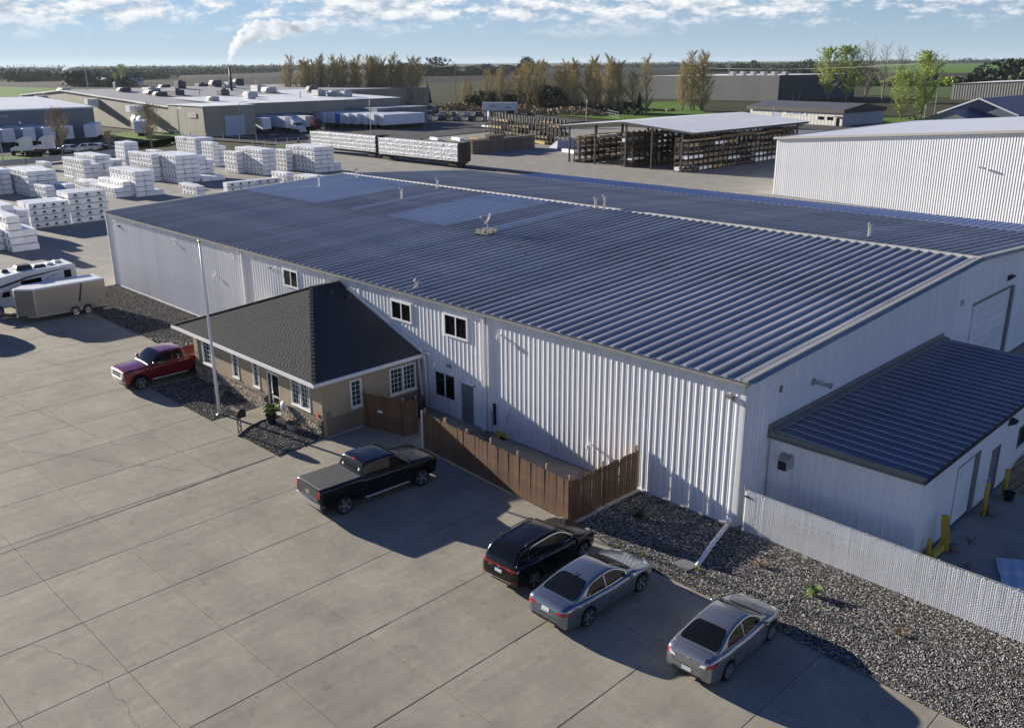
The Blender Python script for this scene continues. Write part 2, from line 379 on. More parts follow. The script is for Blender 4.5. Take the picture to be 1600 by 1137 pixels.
OCT_V = np.array([(1, 0, 0), (-1, 0, 0), (0, 1, 0), (0, -1, 0), (0, 0, 1), (0, 0, -.6)], np.float32)
OCT_F = np.array([(0, 2, 4), (2, 1, 4), (1, 3, 4), (3, 0, 4), (2, 0, 5), (1, 2, 5), (3, 1, 5), (0, 3, 5)], np.int32)
def stones(name, poly, per, r0, r1, m, z=.03, big=0):
    xs = [p[0] for p in poly]; ys = [p[1] for p in poly]
    N = int((max(xs)-min(xs))*(max(ys)-min(ys))*per)
    px = nr.uniform(min(xs), max(xs), N); py = nr.uniform(min(ys), max(ys), N); k = inpoly(px, py, poly); px, py = px[k], py[k]; N = len(px)
    rad = r0+(r1-r0)*nr.random(N)**2; V = OCT_V[None]*(rad[:, None, None]*nr.uniform(.6, 1.25, (N, 6, 3)))
    V[:, :, 2] *= .8; a = nr.uniform(0, 6.28, N); c, s = np.cos(a)[:, None], np.sin(a)[:, None]
    X = V[:, :, 0]*c-V[:, :, 1]*s+px[:, None]; Y = V[:, :, 0]*s+V[:, :, 1]*c+py[:, None]; Z = V[:, :, 2]+z+rad[:, None]*.3
    F = (OCT_F[None]+(np.arange(N)*6)[:, None, None]).reshape(-1, 3)
    return tag(ob(name, npmesh(name, np.stack([X, Y, Z], -1), F, m)), kind='stuff')
def gravel_bed(poly, per, r0, r1, m, label):
    mb = MB(); mb.poly([(x, y, .03) for x, y in poly]); tag(mb.build('gravel_bed', M_gbase), kind='structure')
    tag(stones('gravel', poly, per, r0, r1, m), label)
gravel_bed([(-4.75, -4.2), (-4.75, -.12), (16, -.12), (16, -5.55), (10.5, -5.35), (4.7, -4.98), (-.8, -4.85), (-4.0, -4.45)], 860, .013, .036, M_grav, 'loose grey and white gravel before the slatted fence')
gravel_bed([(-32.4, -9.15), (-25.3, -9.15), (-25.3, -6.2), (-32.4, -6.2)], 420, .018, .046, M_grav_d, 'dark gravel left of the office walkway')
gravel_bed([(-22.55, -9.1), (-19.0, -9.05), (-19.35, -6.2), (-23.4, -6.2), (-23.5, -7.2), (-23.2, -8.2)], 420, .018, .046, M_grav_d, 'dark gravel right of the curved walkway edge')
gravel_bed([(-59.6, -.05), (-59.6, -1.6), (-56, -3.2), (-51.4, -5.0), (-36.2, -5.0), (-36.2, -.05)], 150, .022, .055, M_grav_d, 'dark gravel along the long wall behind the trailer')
stones('rubble', [(-42, -5.1), (-35.9, -5.2), (-36.2, -3.2), (-40, -3.8)], 60, .06, .16, M_grav_d, z=.06)
tag(bpy.data.objects['rubble'], 'larger broken rocks at the end of the gravel bed')

# ------------------------------------------------------------------ warehouse
EAVE, RY, RZ, BL = 6.1, 23.45, 7.155, 59.5
SLOPE = (RZ-EAVE)/RY; BACK_Y = 40.0; BSL = (RZ-6.08)/(BACK_Y-RY)
wh = thing('warehouse', 'long white metal warehouse with ribbed galvanised low-pitched roof', 'warehouse')
def wall_profile(w=.9144, h=.02):
    """one sheet: three major ribs 305 mm apart, seen from outside (outward = -y)"""
    pts = []
    for k in range(3):
        x = k*.3048; pts += [(x, 0), (x+.095, 0), (x+.103, -.006), (x+.121, 0), (x+.17, 0), (x+.205, -h), (x+.25, -h), (x+.28, 0)]
    pts.append((w, 0)); return pts
PROF = wall_profile()
def wall_sheet(z0a, z0b, z1a, z1b, w=.9144):
    b = MB(); n = len(PROF)
    lo = [(x*w/.9144, y, z0a+(z0b-z0a)*x/.9144) for x, y in PROF]; hi = [(x*w/.9144, y, z1a+(z1b-z1a)*x/.9144) for x, y in PROF]
    b.loft([lo, hi], False); return b
wf = ob('front_wall', None, wh)
base_sheet = wall_sheet(.08, .08, EAVE-.02, EAVE-.02).mesh('wall_panel', M_white_panel)
core = MB(); core.box(-BL+.05, .04, 0, -.05, .3, EAVE-.05); core.build('wall_core', M_dark_trim, wf)
nsh = int(BL/.9144)
for k in range(nsh): ob('wall_panel', base_sheet, wf, (-BL+.1+k*.9144, 0, 0))
last = BL-.1-nsh*.9144
ob('wall_panel', wall_sheet(.08, .08, EAVE-.02, EAVE-.02, last-.05).mesh('wall_panel', M_white_panel), wf, (-BL+.1+nsh*.9144, 0, 0))
b = MB(); b.box(-BL, -.05, .02, -.0, .02, .09); b.build('base_trim', M_white_trim, wf)
# gable end (x = 0), sheets follow the roof line
ws = ob('gable_wall', None, wh)
def zr(y): return EAVE+SLOPE*y if y < RY else RZ-BSL*(y-RY)
ns = int(BACK_Y/.9144)
for k in range(ns):
    y0 = .06+k*.9144; b = wall_sheet(.08, .08, zr(y0)-.06, zr(y0+.9144)-.06)
    o = b.build('wall_panel', M_white_panel, ws, (0, y0, 0)); o.rotation_euler[2] = R(90)
b = MB(); b.poly([(-.05, .04, 0), (-.05, BACK_Y, 0), (-.05, BACK_Y, zr(BACK_Y)-.12), (-.05, RY, RZ-.12), (-.05, .04, EAVE-.12)]); b.build('wall_core', M_dark_trim, ws)
b = MB(); b.box(-.02, 0, .02, .05, BACK_Y, .09); b.build('base_trim', M_white_trim, ws)
b = MB(); b.box(-BL, 0, 0, -BL+.04, BACK_Y, 5.9); b.box(-BL, BACK_Y-.04, 0, 0, BACK_Y, 6.0); b.build('rear_wall', M_white_panel, wh)
# corner trims
for nm, x in (('corner_trim', .0), ('corner_trim', -BL)):
    b = MB(); s = 1 if x == 0 else -1
    b.box(x-.16, -.045, .05, x+.012, .0, EAVE-.02) if s > 0 else b.box(x-.012, -.045, .05, x+.16, 0, EAVE-.02)
    b.box(min(x, x+s*.045), -.045, .05, max(x, x+s*.045), .16, EAVE-.03); b.build(nm, M_white_trim, wh)
# roof: every sheet between two ribs is a panel of its own
def roof_panel(len_, w=.606, h=.09, lift=0, m=M_roof, ribm=None):
    """sheet along +y, rib on its left edge"""
    b = MB(); pr = [(0, 0), (.022, h), (.055, h), (.078, 0), (.30, 0), (.31, .008), (.335, .008), (.345, 0), (.44, 0), (.45, .008), (.475, .008), (.485, 0), (w, 0)]
    n = max(2, int(len_/2.2)); r2 = random.Random(int(len_*100))
    rings = [[(x, len_*i/n, z+lift+(r2.uniform(-.004, .004) if 0 < i < n else 0)) for x, z in pr] for i in range(n+1)]
    b.loft(rings, False); b.tri((0, 0, lift), (.055, 0, h+lift), (.022, 0, h+lift)); b.tri((0, 0, lift), (.078, 0, lift), (.055, 0, h+lift))
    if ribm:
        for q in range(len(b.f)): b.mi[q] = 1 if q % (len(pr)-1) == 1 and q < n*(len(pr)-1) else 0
    return b.mesh('roof_panel', [m, ribm] if ribm else m)
rf = ob('front_roof', None, wh, (0, -.18, EAVE+.03-.18*SLOPE)); rf.rotation_euler[0] = math.atan(SLOPE)
SPLIT = 12.4; FL = math.hypot(RY+.18, (RY+.18)*SLOPE)
pl, pu, pub = roof_panel(SPLIT+.1), roof_panel(FL-SPLIT, lift=.006), roof_panel(FL-SPLIT, lift=.006, m=M_roof_blue)
NP = 99; x0r = -BL-.12
for k in range(NP):
    x = x0r+.606*k
    ob('roof_panel', pl, rf, (x, 0, 0)); xx = x+.3
    blue = (xx < -46.6) or (-37.6 < xx < -31.2) or (-27.9 < xx < -27.2) or (-42.6 < xx < -42.0)
    ob('roof_panel', pub if blue else pu, rf, (x, SPLIT, 0))
bk = ob('back_roof', None, wh, (0, RY, RZ+.03)); bk.rotation_euler[0] = -math.atan(BSL)
pb = roof_panel(math.hypot(BACK_Y-RY+.2, (BACK_Y-RY)*BSL))
for k in range(NP): ob('roof_panel', pb, bk, (x0r+.606*k, 0, 0))
for yy0, yy1, sl in ((-.18, RY, 1), (RY, BACK_Y+.2, -1)):   # rib and trim closing each slope at the gables
    n = 10
    for xg in (-.13, -BL-.14):
        rr = [[(xg+dx, yy0+(yy1-yy0)*i/n, (EAVE+SLOPE*(yy0+(yy1-yy0)*i/n) if sl > 0 else RZ-BSL*(yy0+(yy1-yy0)*i/n-RY))+dz) for dx, dz in ((0, .03), (.03, .13), (.27, .13), (.28, -.12), (.262, -.12), (.262, .03))] for i in range(n+1)]
        b = MB(); b.loft(rr, True, True); b.build('rake_trim', M_grey_trim, wh)
b = MB(); r_ = [(-.17, -.02), (-.15, .075), (0, .12), (.15, .075), (.17, -.02)]
n = 40; b.loft([[(-BL-.2+(BL+.36)*i/n, RY+dy, RZ+.05+dz+.006*math.sin(i*1.7)) for dy, dz in r_] for i in range(n+1)], False); b.build('ridge_cap', M_cap, wh)
b = MB(); b.loft([[(-BL-.2+(BL+.33)*i, -.20+dy, EAVE-.02+dz) for dy, dz in ((.2, -.10), (0, -.10), (-.10, -.085), (-.115, .03), (-.085, .03), (-.075, -.06), (.1, -.06))] for i in (0, 1)], False); b.build('gutter', M_grey_trim, wh)
b = MB()
for k in range(NP): x = x0r+.606*k; b.box(x+.0, BACK_Y+.08, 6.02, x+.12, BACK_Y+.22, 6.2)
b.box(-BL, BACK_Y+.14, 5.98, 0, BACK_Y+.24, 6.06); b.build('rear_eave_closure', M_cap, wh)
b = MB()  # downspouts on the long wall
def dspout(x, w=.11): 
    b = MB(); b.box(x-w/2, -.16, .12, x+w/2, -.05, EAVE-.1); b.box(x-w/2, -.3, .03, x+w/2, -.05, .14)
    for z in (1.5, 3.6): b.box(x-w/2-.02, -.168, z, x+w/2+.02, -.04, z+.05)
    b.build('downspout', M_white_trim, wh)
for x in (-59.55, -37.5, -14.3): dspout(x)
def wpanelstrip(x, w, nm='flat_trim'):
    b = MB(); b.box(x-w/2, -.042, .08, x+w/2, -.002, EAVE-.04); b.build(nm, M_white_panel, wh)
wpanelstrip(-37.2, .5); wpanelstrip(-28.0, .12); wpanelstrip(-24.6, .12)
def slider_window(x0, x1, z0, z1, par=wh, y=0, curtain=None):
    t = ob('window', None, par); b = MB(); f = .07; d = .09
    b.box(x0-.05, y-d, z0-.05, x1+.05, y+.0, z0+f-.02); b.box(x0-.05, y-d, z1-f+.02, x1+.05, y, z1+.05)
    b.box(x0-.05, y-d, z0+f-.02, x0+f-.02, y, z1-f+.02); b.box(x1-f+.02, y-d, z0+f-.02, x1+.05, y, z1-f+.02)
    xm = (x0+x1)/2; b.box(xm-.04, y-d+.012, z0+f-.02, xm+.04, y, z1-f+.02); b.build('frame', M_white_trim, t)
    for a, c in ((x0+.05, xm-.04), (xm+.04, x1-.05)):
        g = MB(); g.box(a, y-.05, z0+.05, c, y-.042, z1-.05); g.build('pane', M_glass, t)
    return t
for x0, x1, z0, z1 in ((-32.45, -30.9, 4.48, 5.5), (-21.6, -19.95, 4.45, 5.45), (-17.25, -15.55, 4.42, 5.52), (-18.15, -16.55, .92, 2.3)): slider_window(x0, x1, z0, z1)
M_door_g = mat('grey_door_paint', (.17, .18, .20), .5)
d = ob('door', None, wh); b = MB(); b.box(-16.08, -.06, .04, -15.16, -.0, 2.1); b.build('leaf', M_door_g, d)
b = MB(); b.box(-16.14, -.085, .03, -16.08, 0, 2.16); b.box(-15.16, -.085, .03, -15.1, 0, 2.16); b.box(-16.14, -.085, 2.1, -15.1, 0, 2.16); b.build('frame', M_white_trim, d)
b = MB(); b.tube([(-15.95, -.06, 1.0), (-15.95, -.12, 1.0)], .025, 8); b.tube([(-15.95, -.115, 1.0), (-15.84, -.115, 1.0)], .015, 6); b.build('handle', M_steel, d)
def wall_lamp(x, z, par=wh, s=1.0):
    t = ob('wall_lamp', None, par); b = MB(); b.loft([[(x+u*.17*s, -.035, z+v*.12*s) for u, v in ((-1, -1), (1, -1), (1, 1), (-1, 1))], [(x+u*.15*s, -.24*s, z+v*.05*s+.05*s) for u, v in ((-1, -1), (1, -1), (1, 1), (-1, 1))]], True, True)
    b.build('housing', M_dark_trim, t); b = MB(); b.quad((x-.14*s, -.06, z-.12*s), (x+.14*s, -.06, z-.12*s), (x+.13*s, -.23*s, z-.01*s), (x-.13*s, -.23*s, z-.01*s)); b.build('lens', M_clear_l, t)
wall_lamp(-.62, 5.35); wall_lamp(-17.0, 2.75, s=.7); wall_lamp(-57.2, 5.2, s=.8); wall_lamp(-34, 5.3, s=.7)
def pipe_vent(x, z, s=.5):
    b = MB(); b.tube([(x, -.02, z), (x, -.38*s-.05, z)], .05*s*2, 8); b.tube([(x, -.38*s-.05, z+.04), (x, -.38*s-.05, z-.16)], .06*s*2, 8); b.build('wall_vent', M_white_trim, wh)
for x, z in ((-13.2, 5.2), (-7.5, 1.3), (-33.4, 5.35), (-38.8, 5.4), (-41.6, 3.7), (-18.0, 2.72), (-47.5, 5.3), (-57.9, 5.45)): pipe_vent(x, z)
b = MB(); b.box(-42.2, -.07, .35, -42.0, -.02, .6); b.box(-13.75, -.09, .5, -13.6, -.02, 1.6); b.build('outlet_box', M_black, wh)
# gable wall fittings
def gx_box(nm, y0, y1, z0, z1, d0, d1, m, par=wh):
    b = MB(); b.box(d0, y0, z0, d1, y1, z1); return b.build(nm, m, par)
od = ob('overhead_door', None, wh); z = .05
for k in range(8): gx_box('door_section', 23.7, 29.65, z, z+.545, .036, .075, M_white_panel, od); z += .56
b = MB(); b.box(.03, 29.66, 0, .2, 30.05, 4.6); b.box(.03, 23.6, 4.53, .11, 29.66, 4.62); b.build('frame', M_dark_trim, od)
b = MB(); b.tube([(.02, 5.35, 4.75), (.75, 5.35, 4.75)], .085, 10); b.tube([(.75, 5.35, 4.75), (.82, 5.35, 4.75)], .13, 12); b.tube([(.03, 5.35, 4.75), (.06, 5.35, 4.75)], .16, 12); b.build('exhaust_pipe', M_steel, wh)
gx_box('wall_plate', 2.55, 2.68, 5.0, 5.28, .03, .06, M_dark_trim); gx_box('wall_plate', 21.6, 21.9, 4.9, 5.2, .03, .09, M_steel)
b = MB(); b.loft([[(.035, 28.9, 5.0), (.035, 29.5, 5.0), (.035, 29.5, 5.35), (.035, 28.9, 5.35)], [(.32, 28.98, 5.25), (.32, 29.42, 5.25), (.32, 29.42, 5.33), (.32, 28.98, 5.33)]], True, True); b.build('wall_lamp', M_black, wh)
# things standing on the roof
def fz_(y): return EAVE+SLOPE*y+.03 if y < RY else RZ-BSL*(y-RY)+.03
def roof_vent(x, y, h, r, label, cap=True):
    t = thing('roof_vent_pipe', label, 'vent pipe', (x, y, fz_(y)), group='vent pipes on the warehouse roof')
    b = MB(); b.cyl(0, 0, -.02, h, r, 10); b.build('pipe', M_steel, t)
    b = MB(); b.cyl(0, 0, 0, .06, r*2.2, 12, r*1.2); b.build('flashing', M_dark_trim, t)
    if cap: b = MB(); b.cyl(0, 0, h-.02, h+.1, r*1.7, 10, r*2.1); b.cyl(0, 0, h+.1, h+.2, r*2.1, 10, r*.4); b.build('cap', M_steel, t)
for x, y, h, r, l in ((-54.5, 17.2, .85, .09, 'capped vent pipe on the far blue roof patch, nearer the eave'), (-55.4, 22.0, .8, .08, 'vent pipe right below the ridge cap at the far end'), (-42.5, 17.2, .85, .11, 'capped vent pipe between the two blue roof patches'), (-44.1, 22.4, .8, .1, 'vent pipe below the ridge between the blue patches'), (-26.7, 22.9, .75, .09, 'shorter of two paired vent pipes near the ridge'), (-25.95, 23.0, .95, .09, 'taller of two paired vent pipes near the ridge'), (-20.4, .75, .3, .08, 'short white vent pipe at the eave above the office'), (-7.5, 26.4, .75, .08, 'lone vent pipe standing on the far roof slope')): roof_vent(x, y, h, r, l)
t = thing('satellite_dish', 'grey satellite dish on a ballasted tray, middle of the warehouse roof', 'satellite dish', (-27.0, 12.2, fz_(12.2)+.09))
b = MB(); b.box(-.6, -.6, 0, .6, .6, .05); b.build('tray', M_dark_trim, t)
for i, (u, v) in enumerate(((-.42, -.4), (.05, -.42), (.42, -.1), (-.4, .12), (.35, .4), (-.1, .42))): b = MB(); b.bbox(u-.2, v-.1, .05, u+.2, v+.1, .24, .015); b.build('ballast_block', mat('concrete_block', (.3, .28, .25), .9), t)
b = MB(); b.cyl(0, 0, .05, .75, .04, 8); b.tube([(.35, 0, .1), (0, 0, .6)], .02, 6); b.tube([(-.3, .2, .1), (0, 0, .55)], .02, 6); b.build('mast', M_steel, t)
b = MB(); b.smooth = True
D0 = Vector((-.45, -.75, .5)).normalized(); U0 = D0.cross(Vector((0, 0, 1))).normalized(); V0 = U0.cross(D0)
def dish(u, v): rr = .38*u; a = 2*math.pi*v; return Vector((0, 0, .95))-D0*(.18*(1-u*u))+U0*rr*math.cos(a)+V0*rr*math.sin(a)*1.1
b.grid(dish, 6, 20); b.grid(lambda u, v: dish(u, 1-v)-D0*.02, 6, 20); b.build('reflector', mat('dish_grey', (.2, .21, .21), .5), t)
b = MB(); b.tube([(0, 0, .55), Vector((0, 0, .75))+D0*.55], .018, 6); b.box(-.05, -.05, -.05, .05, .05, .08, Matrix.Translation(Vector((0, 0, .8))+D0*.55)); b.build('feed_arm', M_steel, t)
for x, y in ((-22.6, 10.6), (-20.5, 9.3)):
    t = tag(MB().box(-.25, -.05, 0, .25, .05, .06).build('cable_clamp', M_black, None, (x, y, fz_(y)+.09)), 'small dark cable clamp on the roof, %s the dish' % ('next to' if x < -22 else 'farther right of'), 'clamp')
# lower lean-to behind
lt = thing('rear_lean_to', 'low blue-grey lean-to roof along the back of the warehouse', 'lean-to', (0, BACK_Y+.25, 5.8))
r_ = ob('roof', None, lt); r_.rotation_euler[0] = -math.atan(.03)
pm = roof_panel(6.7, m=mat('bright_blue_lean_to', (.27, .34, .52), .4, .3), h=.05)
for k in range(90): ob('roof_panel', pm, r_, (-54.6+.606*k, 0, 0))
b = MB(); b.box(-54.5, 6.0, -5.6, -.1, 6.15, -.32); b.box(-54.5, 0, -5.6, -54.35, 6, -.35); b.box(-.25, 0, -5.6, -.1, 6, -.35); b.build('wall', M_white_panel, lt)

# ------------------------------------------------------------------ side annex
an = thing('annex', 'low white side annex with dark slate-blue ribbed roof and yellow bollards', 'annex', (0, 2.07, 0))
AW, AL = 6.05, 17.4
af = ob('front_wall', None, an)
sh = wall_sheet(.06, .06, 3.36, 3.3)
for k in range(6): ob('wall_panel', wall_sheet(.06, .06, 3.5-.024*(k*.9144), 3.5-.024*((k+1)*.9144)).mesh('wall_panel', M_white_panel), af, (.06+k*.9144, 0, 0))
ob('wall_panel', wall_sheet(.06, .06, 3.37, 3.36, .45).mesh('wall_panel', M_white_panel), af, (.06+6*.9144, 0, 0))
b = MB(); b.box(.05, .03, 0, AW-.03, .1, 3.3); b.box(0, 0, 0, 0, 0, 0); b.build('wall_core', M_dark_trim, af)
b = MB()   # long side wall with openings left for the doors
X0, X1 = AW-.12, AW
for y0, y1, z0, z1 in ((-.01, 3.6, 0, 3.38), (3.6, 6.0, 2.62, 3.38), (6.0, 7.55, 0, 3.38), (7.55, 8.5, 2.1, 3.38), (8.5, 10.9, 0, 3.38), (10.9, 12.1, 0, 1.2), (10.9, 12.1, 2.1, 3.38), (12.1, AL, 0, 3.38)): b.box(X0, y0, z0, X1, y1, z1)
b.build('side_wall', M_white_panel, an)
b = MB()
for k in range(1, 14): b.box(AW-.001, k*1.22, .02, AW+.006, k*1.22+.02, 3.36) if not (3.4 < k*1.22 < 8.6) else None
b.build('panel_seams', M_white_trim, an)
od = ob('overhead_door', None, an)
for k in range(5): MB().box(AW-.1, 3.62, .05+k*.515, AW-.06, 5.98, .05+k*.515+.505).build('door_section', M_white_panel, od)
b = MB(); b.box(AW-.11, 5.6, .0, AW+.012, 6.02, 2.64); b.box(AW-.04, 3.56, 2.6, AW+.012, 6.02, 2.66); b.box(AW-.04, 3.56, 0, AW+.012, 3.61, 2.6); b.build('frame', M_dark_trim, od)
d = ob('door', None, an); MB().box(AW-.08, 7.58, .03, AW-.02, 8.47, 2.08).build('leaf', M_door_g, d)
b = MB(); b.box(AW-.02, 7.52, .0, AW+.02, 7.58, 2.14); b.box(AW-.02, 8.47, 0, AW+.02, 8.53, 2.14); b.box(AW-.02, 7.52, 2.08, AW+.02, 8.53, 2.14); b.build('frame', M_dark_trim, d)
MB().tube([(AW, 8.3, 1), (AW+.06, 8.3, 1)], .03, 8).build('handle', M_steel, d)
wd = ob('window', None, an); MB().box(AW-.08, 10.9, 1.2, AW-.05, 12.1, 2.1).build('pane', M_glass, wd)
b = MB(); b.box(AW-.05, 10.85, 1.15, AW+.03, 12.15, 1.21); b.box(AW-.05, 10.85, 2.09, AW+.03, 12.15, 2.15); b.box(AW-.05, 10.85, 1.21, AW+.03, 10.91, 2.09); b.box(AW-.05, 12.09, 1.21, AW+.03, 12.15, 2.09); b.build('frame', M_dark_trim, wd)
ar = ob('roof', None, an, (AW+.12, -.12, 3.42)); ar.rotation_euler = (0, 0, R(90))
ar.rotation_euler = (math.atan(.025), 0, R(90))
pm = roof_panel(AW+.1, h=.06, m=M_roof_dk, ribm=mat('pale_rib', (.78, .8, .86), .4, .2))  # rib tops take a much paler colour than the pans
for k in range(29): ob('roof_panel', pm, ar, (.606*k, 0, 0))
b = MB(); b.box(-.02, -.16, 3.3, AW+.16, -.1, 3.66 if 0 else 3.56); b.box(-.02, -.2, 3.28, AW+.16, -.16, 3.34); b.build('fascia', M_dark_trim, an)
b = MB(); b.box(AW+.1, -.16, 3.28, AW+.15, AL+.1, 3.46); b.build('eave_trim', M_black, an)
b = MB(); b.loft([[(.05, -.16+(AL+.3)*i, 3.585), (.05, -.16+(AL+.3)*i, 3.82), (.09, -.16+(AL+.3)*i, 3.82), (.1, -.16+(AL+.3)*i, 3.66), (.42, -.16+(AL+.3)*i, 3.62), (.42, -.16+(AL+.3)*i, 3.585)] for i in (0, 1)], True, True); b.build('wall_flashing', M_dark_trim, an)
b = MB(); b.box(-.0, AL, 0, AW, AL+.1, 3.3); b.build('end_wall', M_white_panel, an)
hd = ob('vent_hood', None, an); b = MB(); b.loft([[(.62, -.04, 2.25), (1.12, -.04, 2.25), (1.12, -.04, 2.8), (.62, -.04, 2.8)], [(.68, -.42, 2.2), (1.06, -.42, 2.2), (1.06, -.42, 2.62), (.68, -.42, 2.62)]], True, True); b.build('hood', M_steel, hd)
b = MB(); b.box(.7, -.44, 2.22, 1.04, -.421, 2.58); b.build('opening', M_black, hd)
wl = ob('wall_lamp', None, an); b = MB(); b.loft([[(AW+.01, 9.1, 2.75), (AW+.01, 9.5, 2.75), (AW+.01, 9.5, 3.05), (AW+.01, 9.1, 3.05)], [(AW+.28, 9.15, 2.9), (AW+.28, 9.45, 2.9), (AW+.28, 9.45, 3.0), (AW+.28, 9.15, 3.0)]], True, True); b.build('housing', M_black, wl)
for i, (x, y, h, l) in enumerate(((6.3, 2.95, .85, 'short yellow bollard at the annex corner by the slatted fence'), (6.53, 8.02, 1.45, 'yellow bollard between the overhead door and the grey door'), (6.54, 10.42, 1.25, 'yellow bollard right of the annex grey door'))):
    t = thing('bollard', l, 'bollard', (x, y, -.05)); b = MB(); b.smooth = True; b.tube([(0, 0, 0), (0, 0, h-.06), (0, 0, h-.015), (0, 0, h)], [.085, .085, .06, .01], 14); b.build('post', M_yellow, t)
    if i == 1: b = MB(); b.cyl(0, 0, h, h+.16, .07, 10, .08); b.build('cap', M_steel, t)
b = MB(); b.bbox(-.14, -.09, 0, .14, .09, 1.5, .015); o = tag(b.build('timber_block', M_yellow, None, (6.5, 4.05, 0)), 'thick yellow timber leaning upright beside the low overhead door', 'timber'); o.rotation_euler = (R(9), R(-5), R(15))
b = MB(); b.bbox(-.1, -.55, 0, .1, .55, .26, .015); o = tag(b.build('timber_curb', M_yellow, None, (6.42, 3.5, -.02)), 'yellow timber lying as a curb along the annex wall', 'timber')
for x, y, r, l in ((6.72, 8.32, .24, 'rounded pale boulder behind the middle yellow bollard'), (6.75, 4.3, .2, 'grey boulder beside the leaning yellow timber'), (6.05, 2.55, .2, 'brown boulder at the annex corner')):
    b = MB(); b.smooth = True; rr = random.Random(int(x*100)); b.grid(lambda u, v: (r*math.sin(math.pi*u)*math.cos(2*math.pi*v)*1.1, r*math.sin(math.pi*u)*math.sin(2*math.pi*v), r*.85*(1-math.cos(math.pi*u))+.03*math.sin(7*v+3*u)), 8, 12); tag(b.build('boulder', mat('boulder_stone', (.25, .22, .19), .9, var=.25, vscale=5, bump=.4), None, (x, y, -.08)), l, 'boulder')
b = MB(); b.smooth = True; b.tube([(0, 0, 0), (0, 0, .36)], [.17, .21], 14, False); b.tube([(0, 0, .36), (0, 0, .34)], [.23, .22], 14, False); b.tube([(0, 0, .3), (0, 0, .301)], [.19, .01], 14); tag(b.build('bucket', M_black, None, (6.82, 10.15, -.06)), 'black bucket standing by the rightmost yellow bollard', 'bucket')
t = thing('board_pile', 'stack of weathered boards leaning beyond the annex bollards', 'board pile', (7.0, 12.6, -.06), R(78))
for k in range(14):
    b = MB(); b.box(-1.6+rng.uniform(-.1, .1), -.07, 0, 1.6+rng.uniform(-.1, .1), .07, .03); o = b.build('board', M_wood2, t, (0, -.9+k*.15+rng.uniform(-.02, .02), .25+.06*rng.random())); o.rotation_euler = (R(rng.uniform(-4, 4)), R(-14), R(rng.uniform(-3, 3)))
M_tarp = mat('pale_blue_sheet', (.48, .56, .66), .4, var=.06)
b = MB(); b.smooth = True; Pq = [(8.05, 4.75), (9.1, 5.5), (10.4, 2.9), (9.25, 2.2)]
def tp(u, v):
    a = Vector(Pq[0]).lerp(Vector(Pq[1]), u); c = Vector(Pq[3]).lerp(Vector(Pq[2]), u); q = a.lerp(c, v); return (q.x, q.y, -.03+.05*abs(math.sin(9*u+2*v))*(.4+.6*v)+.03*math.sin(17*v))
b.grid(tp, 14, 18); tag(b.build('plastic_sheet', M_tarp), 'pale blue plastic sheet spread behind the slatted fence', 'plastic sheet')
t = thing('scrap_bundle', 'small dark bundle of scrap beside the slatted fence', 'scrap', (7.6, 3.2, -.08))
for k in range(7): a = rng.uniform(0, 3.1); b = MB(); b.tube([(-.35*math.cos(a), -.35*math.sin(a), rng.uniform(.01, .12)), (.35*math.cos(a), .35*math.sin(a), rng.uniform(.02, .2))], .014, 5); b.build('stick', M_black, t)
for s_, (x, y, n) in enumerate(((7.0, 5.4, 10),)):
    t = thing('tumbled_brush', 'dry dark twigs blown against the annex door sill', 'brush', (x, y, -.08))
    for k in range(n): a = rng.uniform(0, 6.28); b = MB(); b.tube([(0, rng.uniform(-.3, .3), .02), (.3*math.cos(a), .4*math.sin(a), rng.uniform(.02, .25))], .008, 4); b.build('twig', M_black, t)

# ------------------------------------------------------------------ office
of = thing('office', 'tan stucco office with dark shingled hip roof against the warehouse', 'office building')
OX0, OX1, OY = -32.6, -19.3, -6.29
def wall_holes(b, x0, x1, z0, z1, holes, put):
    """rectangles covering a wall minus its openings"""
    xs = sorted({x0, x1, *[h[0] for h in holes], *[h[1] for h in holes]})
    for a, c in zip(xs, xs[1:]):
        zs = z0
        for h in sorted([h for h in holes if h[0] <= a+1e-6 and h[1] >= c-1e-6], key=lambda h: h[2]):
            if h[2] > zs: put(b, a, c, zs, h[2])
            zs = h[3]
        if zs < z1: put(b, a, c, zs, z1)
WZ0, WZ1 = 1.12, 2.52
FW = [(-31.5, -30.45), (-28.06, -27.4), (-25.83, -25.2), (-22.03, -20.35)]; DOOR = (-24.45, -23.25)
SW = [(-4.58, -3.93), (-2.13, -.45)]
b = MB(); hs = [(a, c, WZ0, WZ1) for a, c in FW]+[(DOOR[0], DOOR[1], 0, 2.3)]
wall_holes(b, OX0, OX1, 0, 3.05, hs, lambda b, a, c, z0, z1: b.box(a, OY, z0, c, OY+.2, z1)); b.build('front_wall', M_stucco, of)
b = MB(); wall_holes(b, OY+.2, 0, .92, 3.05, [(a, c, WZ0, WZ1) for a, c in SW], lambda b, a, c, z0, z1: b.box(OX1-.2, a, z0, OX1, c, z1)); b.build('side_wall', M_stucco, of)
b = MB(); b.box(OX1-.2, OY+.2, 0, OX1+.03, 0, .92); b.build('wainscot', M_stucco_d, of)
b = MB(); b.box(OX0, OY+.2, 0, OX0+.2, 0, 3.05); b.build('far_wall', M_stucco, of)
b = MB(); b.box(OX0+.3, OY+.5, .05, OX1-.4, -.3, .1); b.box(OX0+.3, OY+.9, .1, OX1-.5, OY+.95, 2.8); b.build('interior', mat('dim_interior', (.12, .11, .1), .9), of)
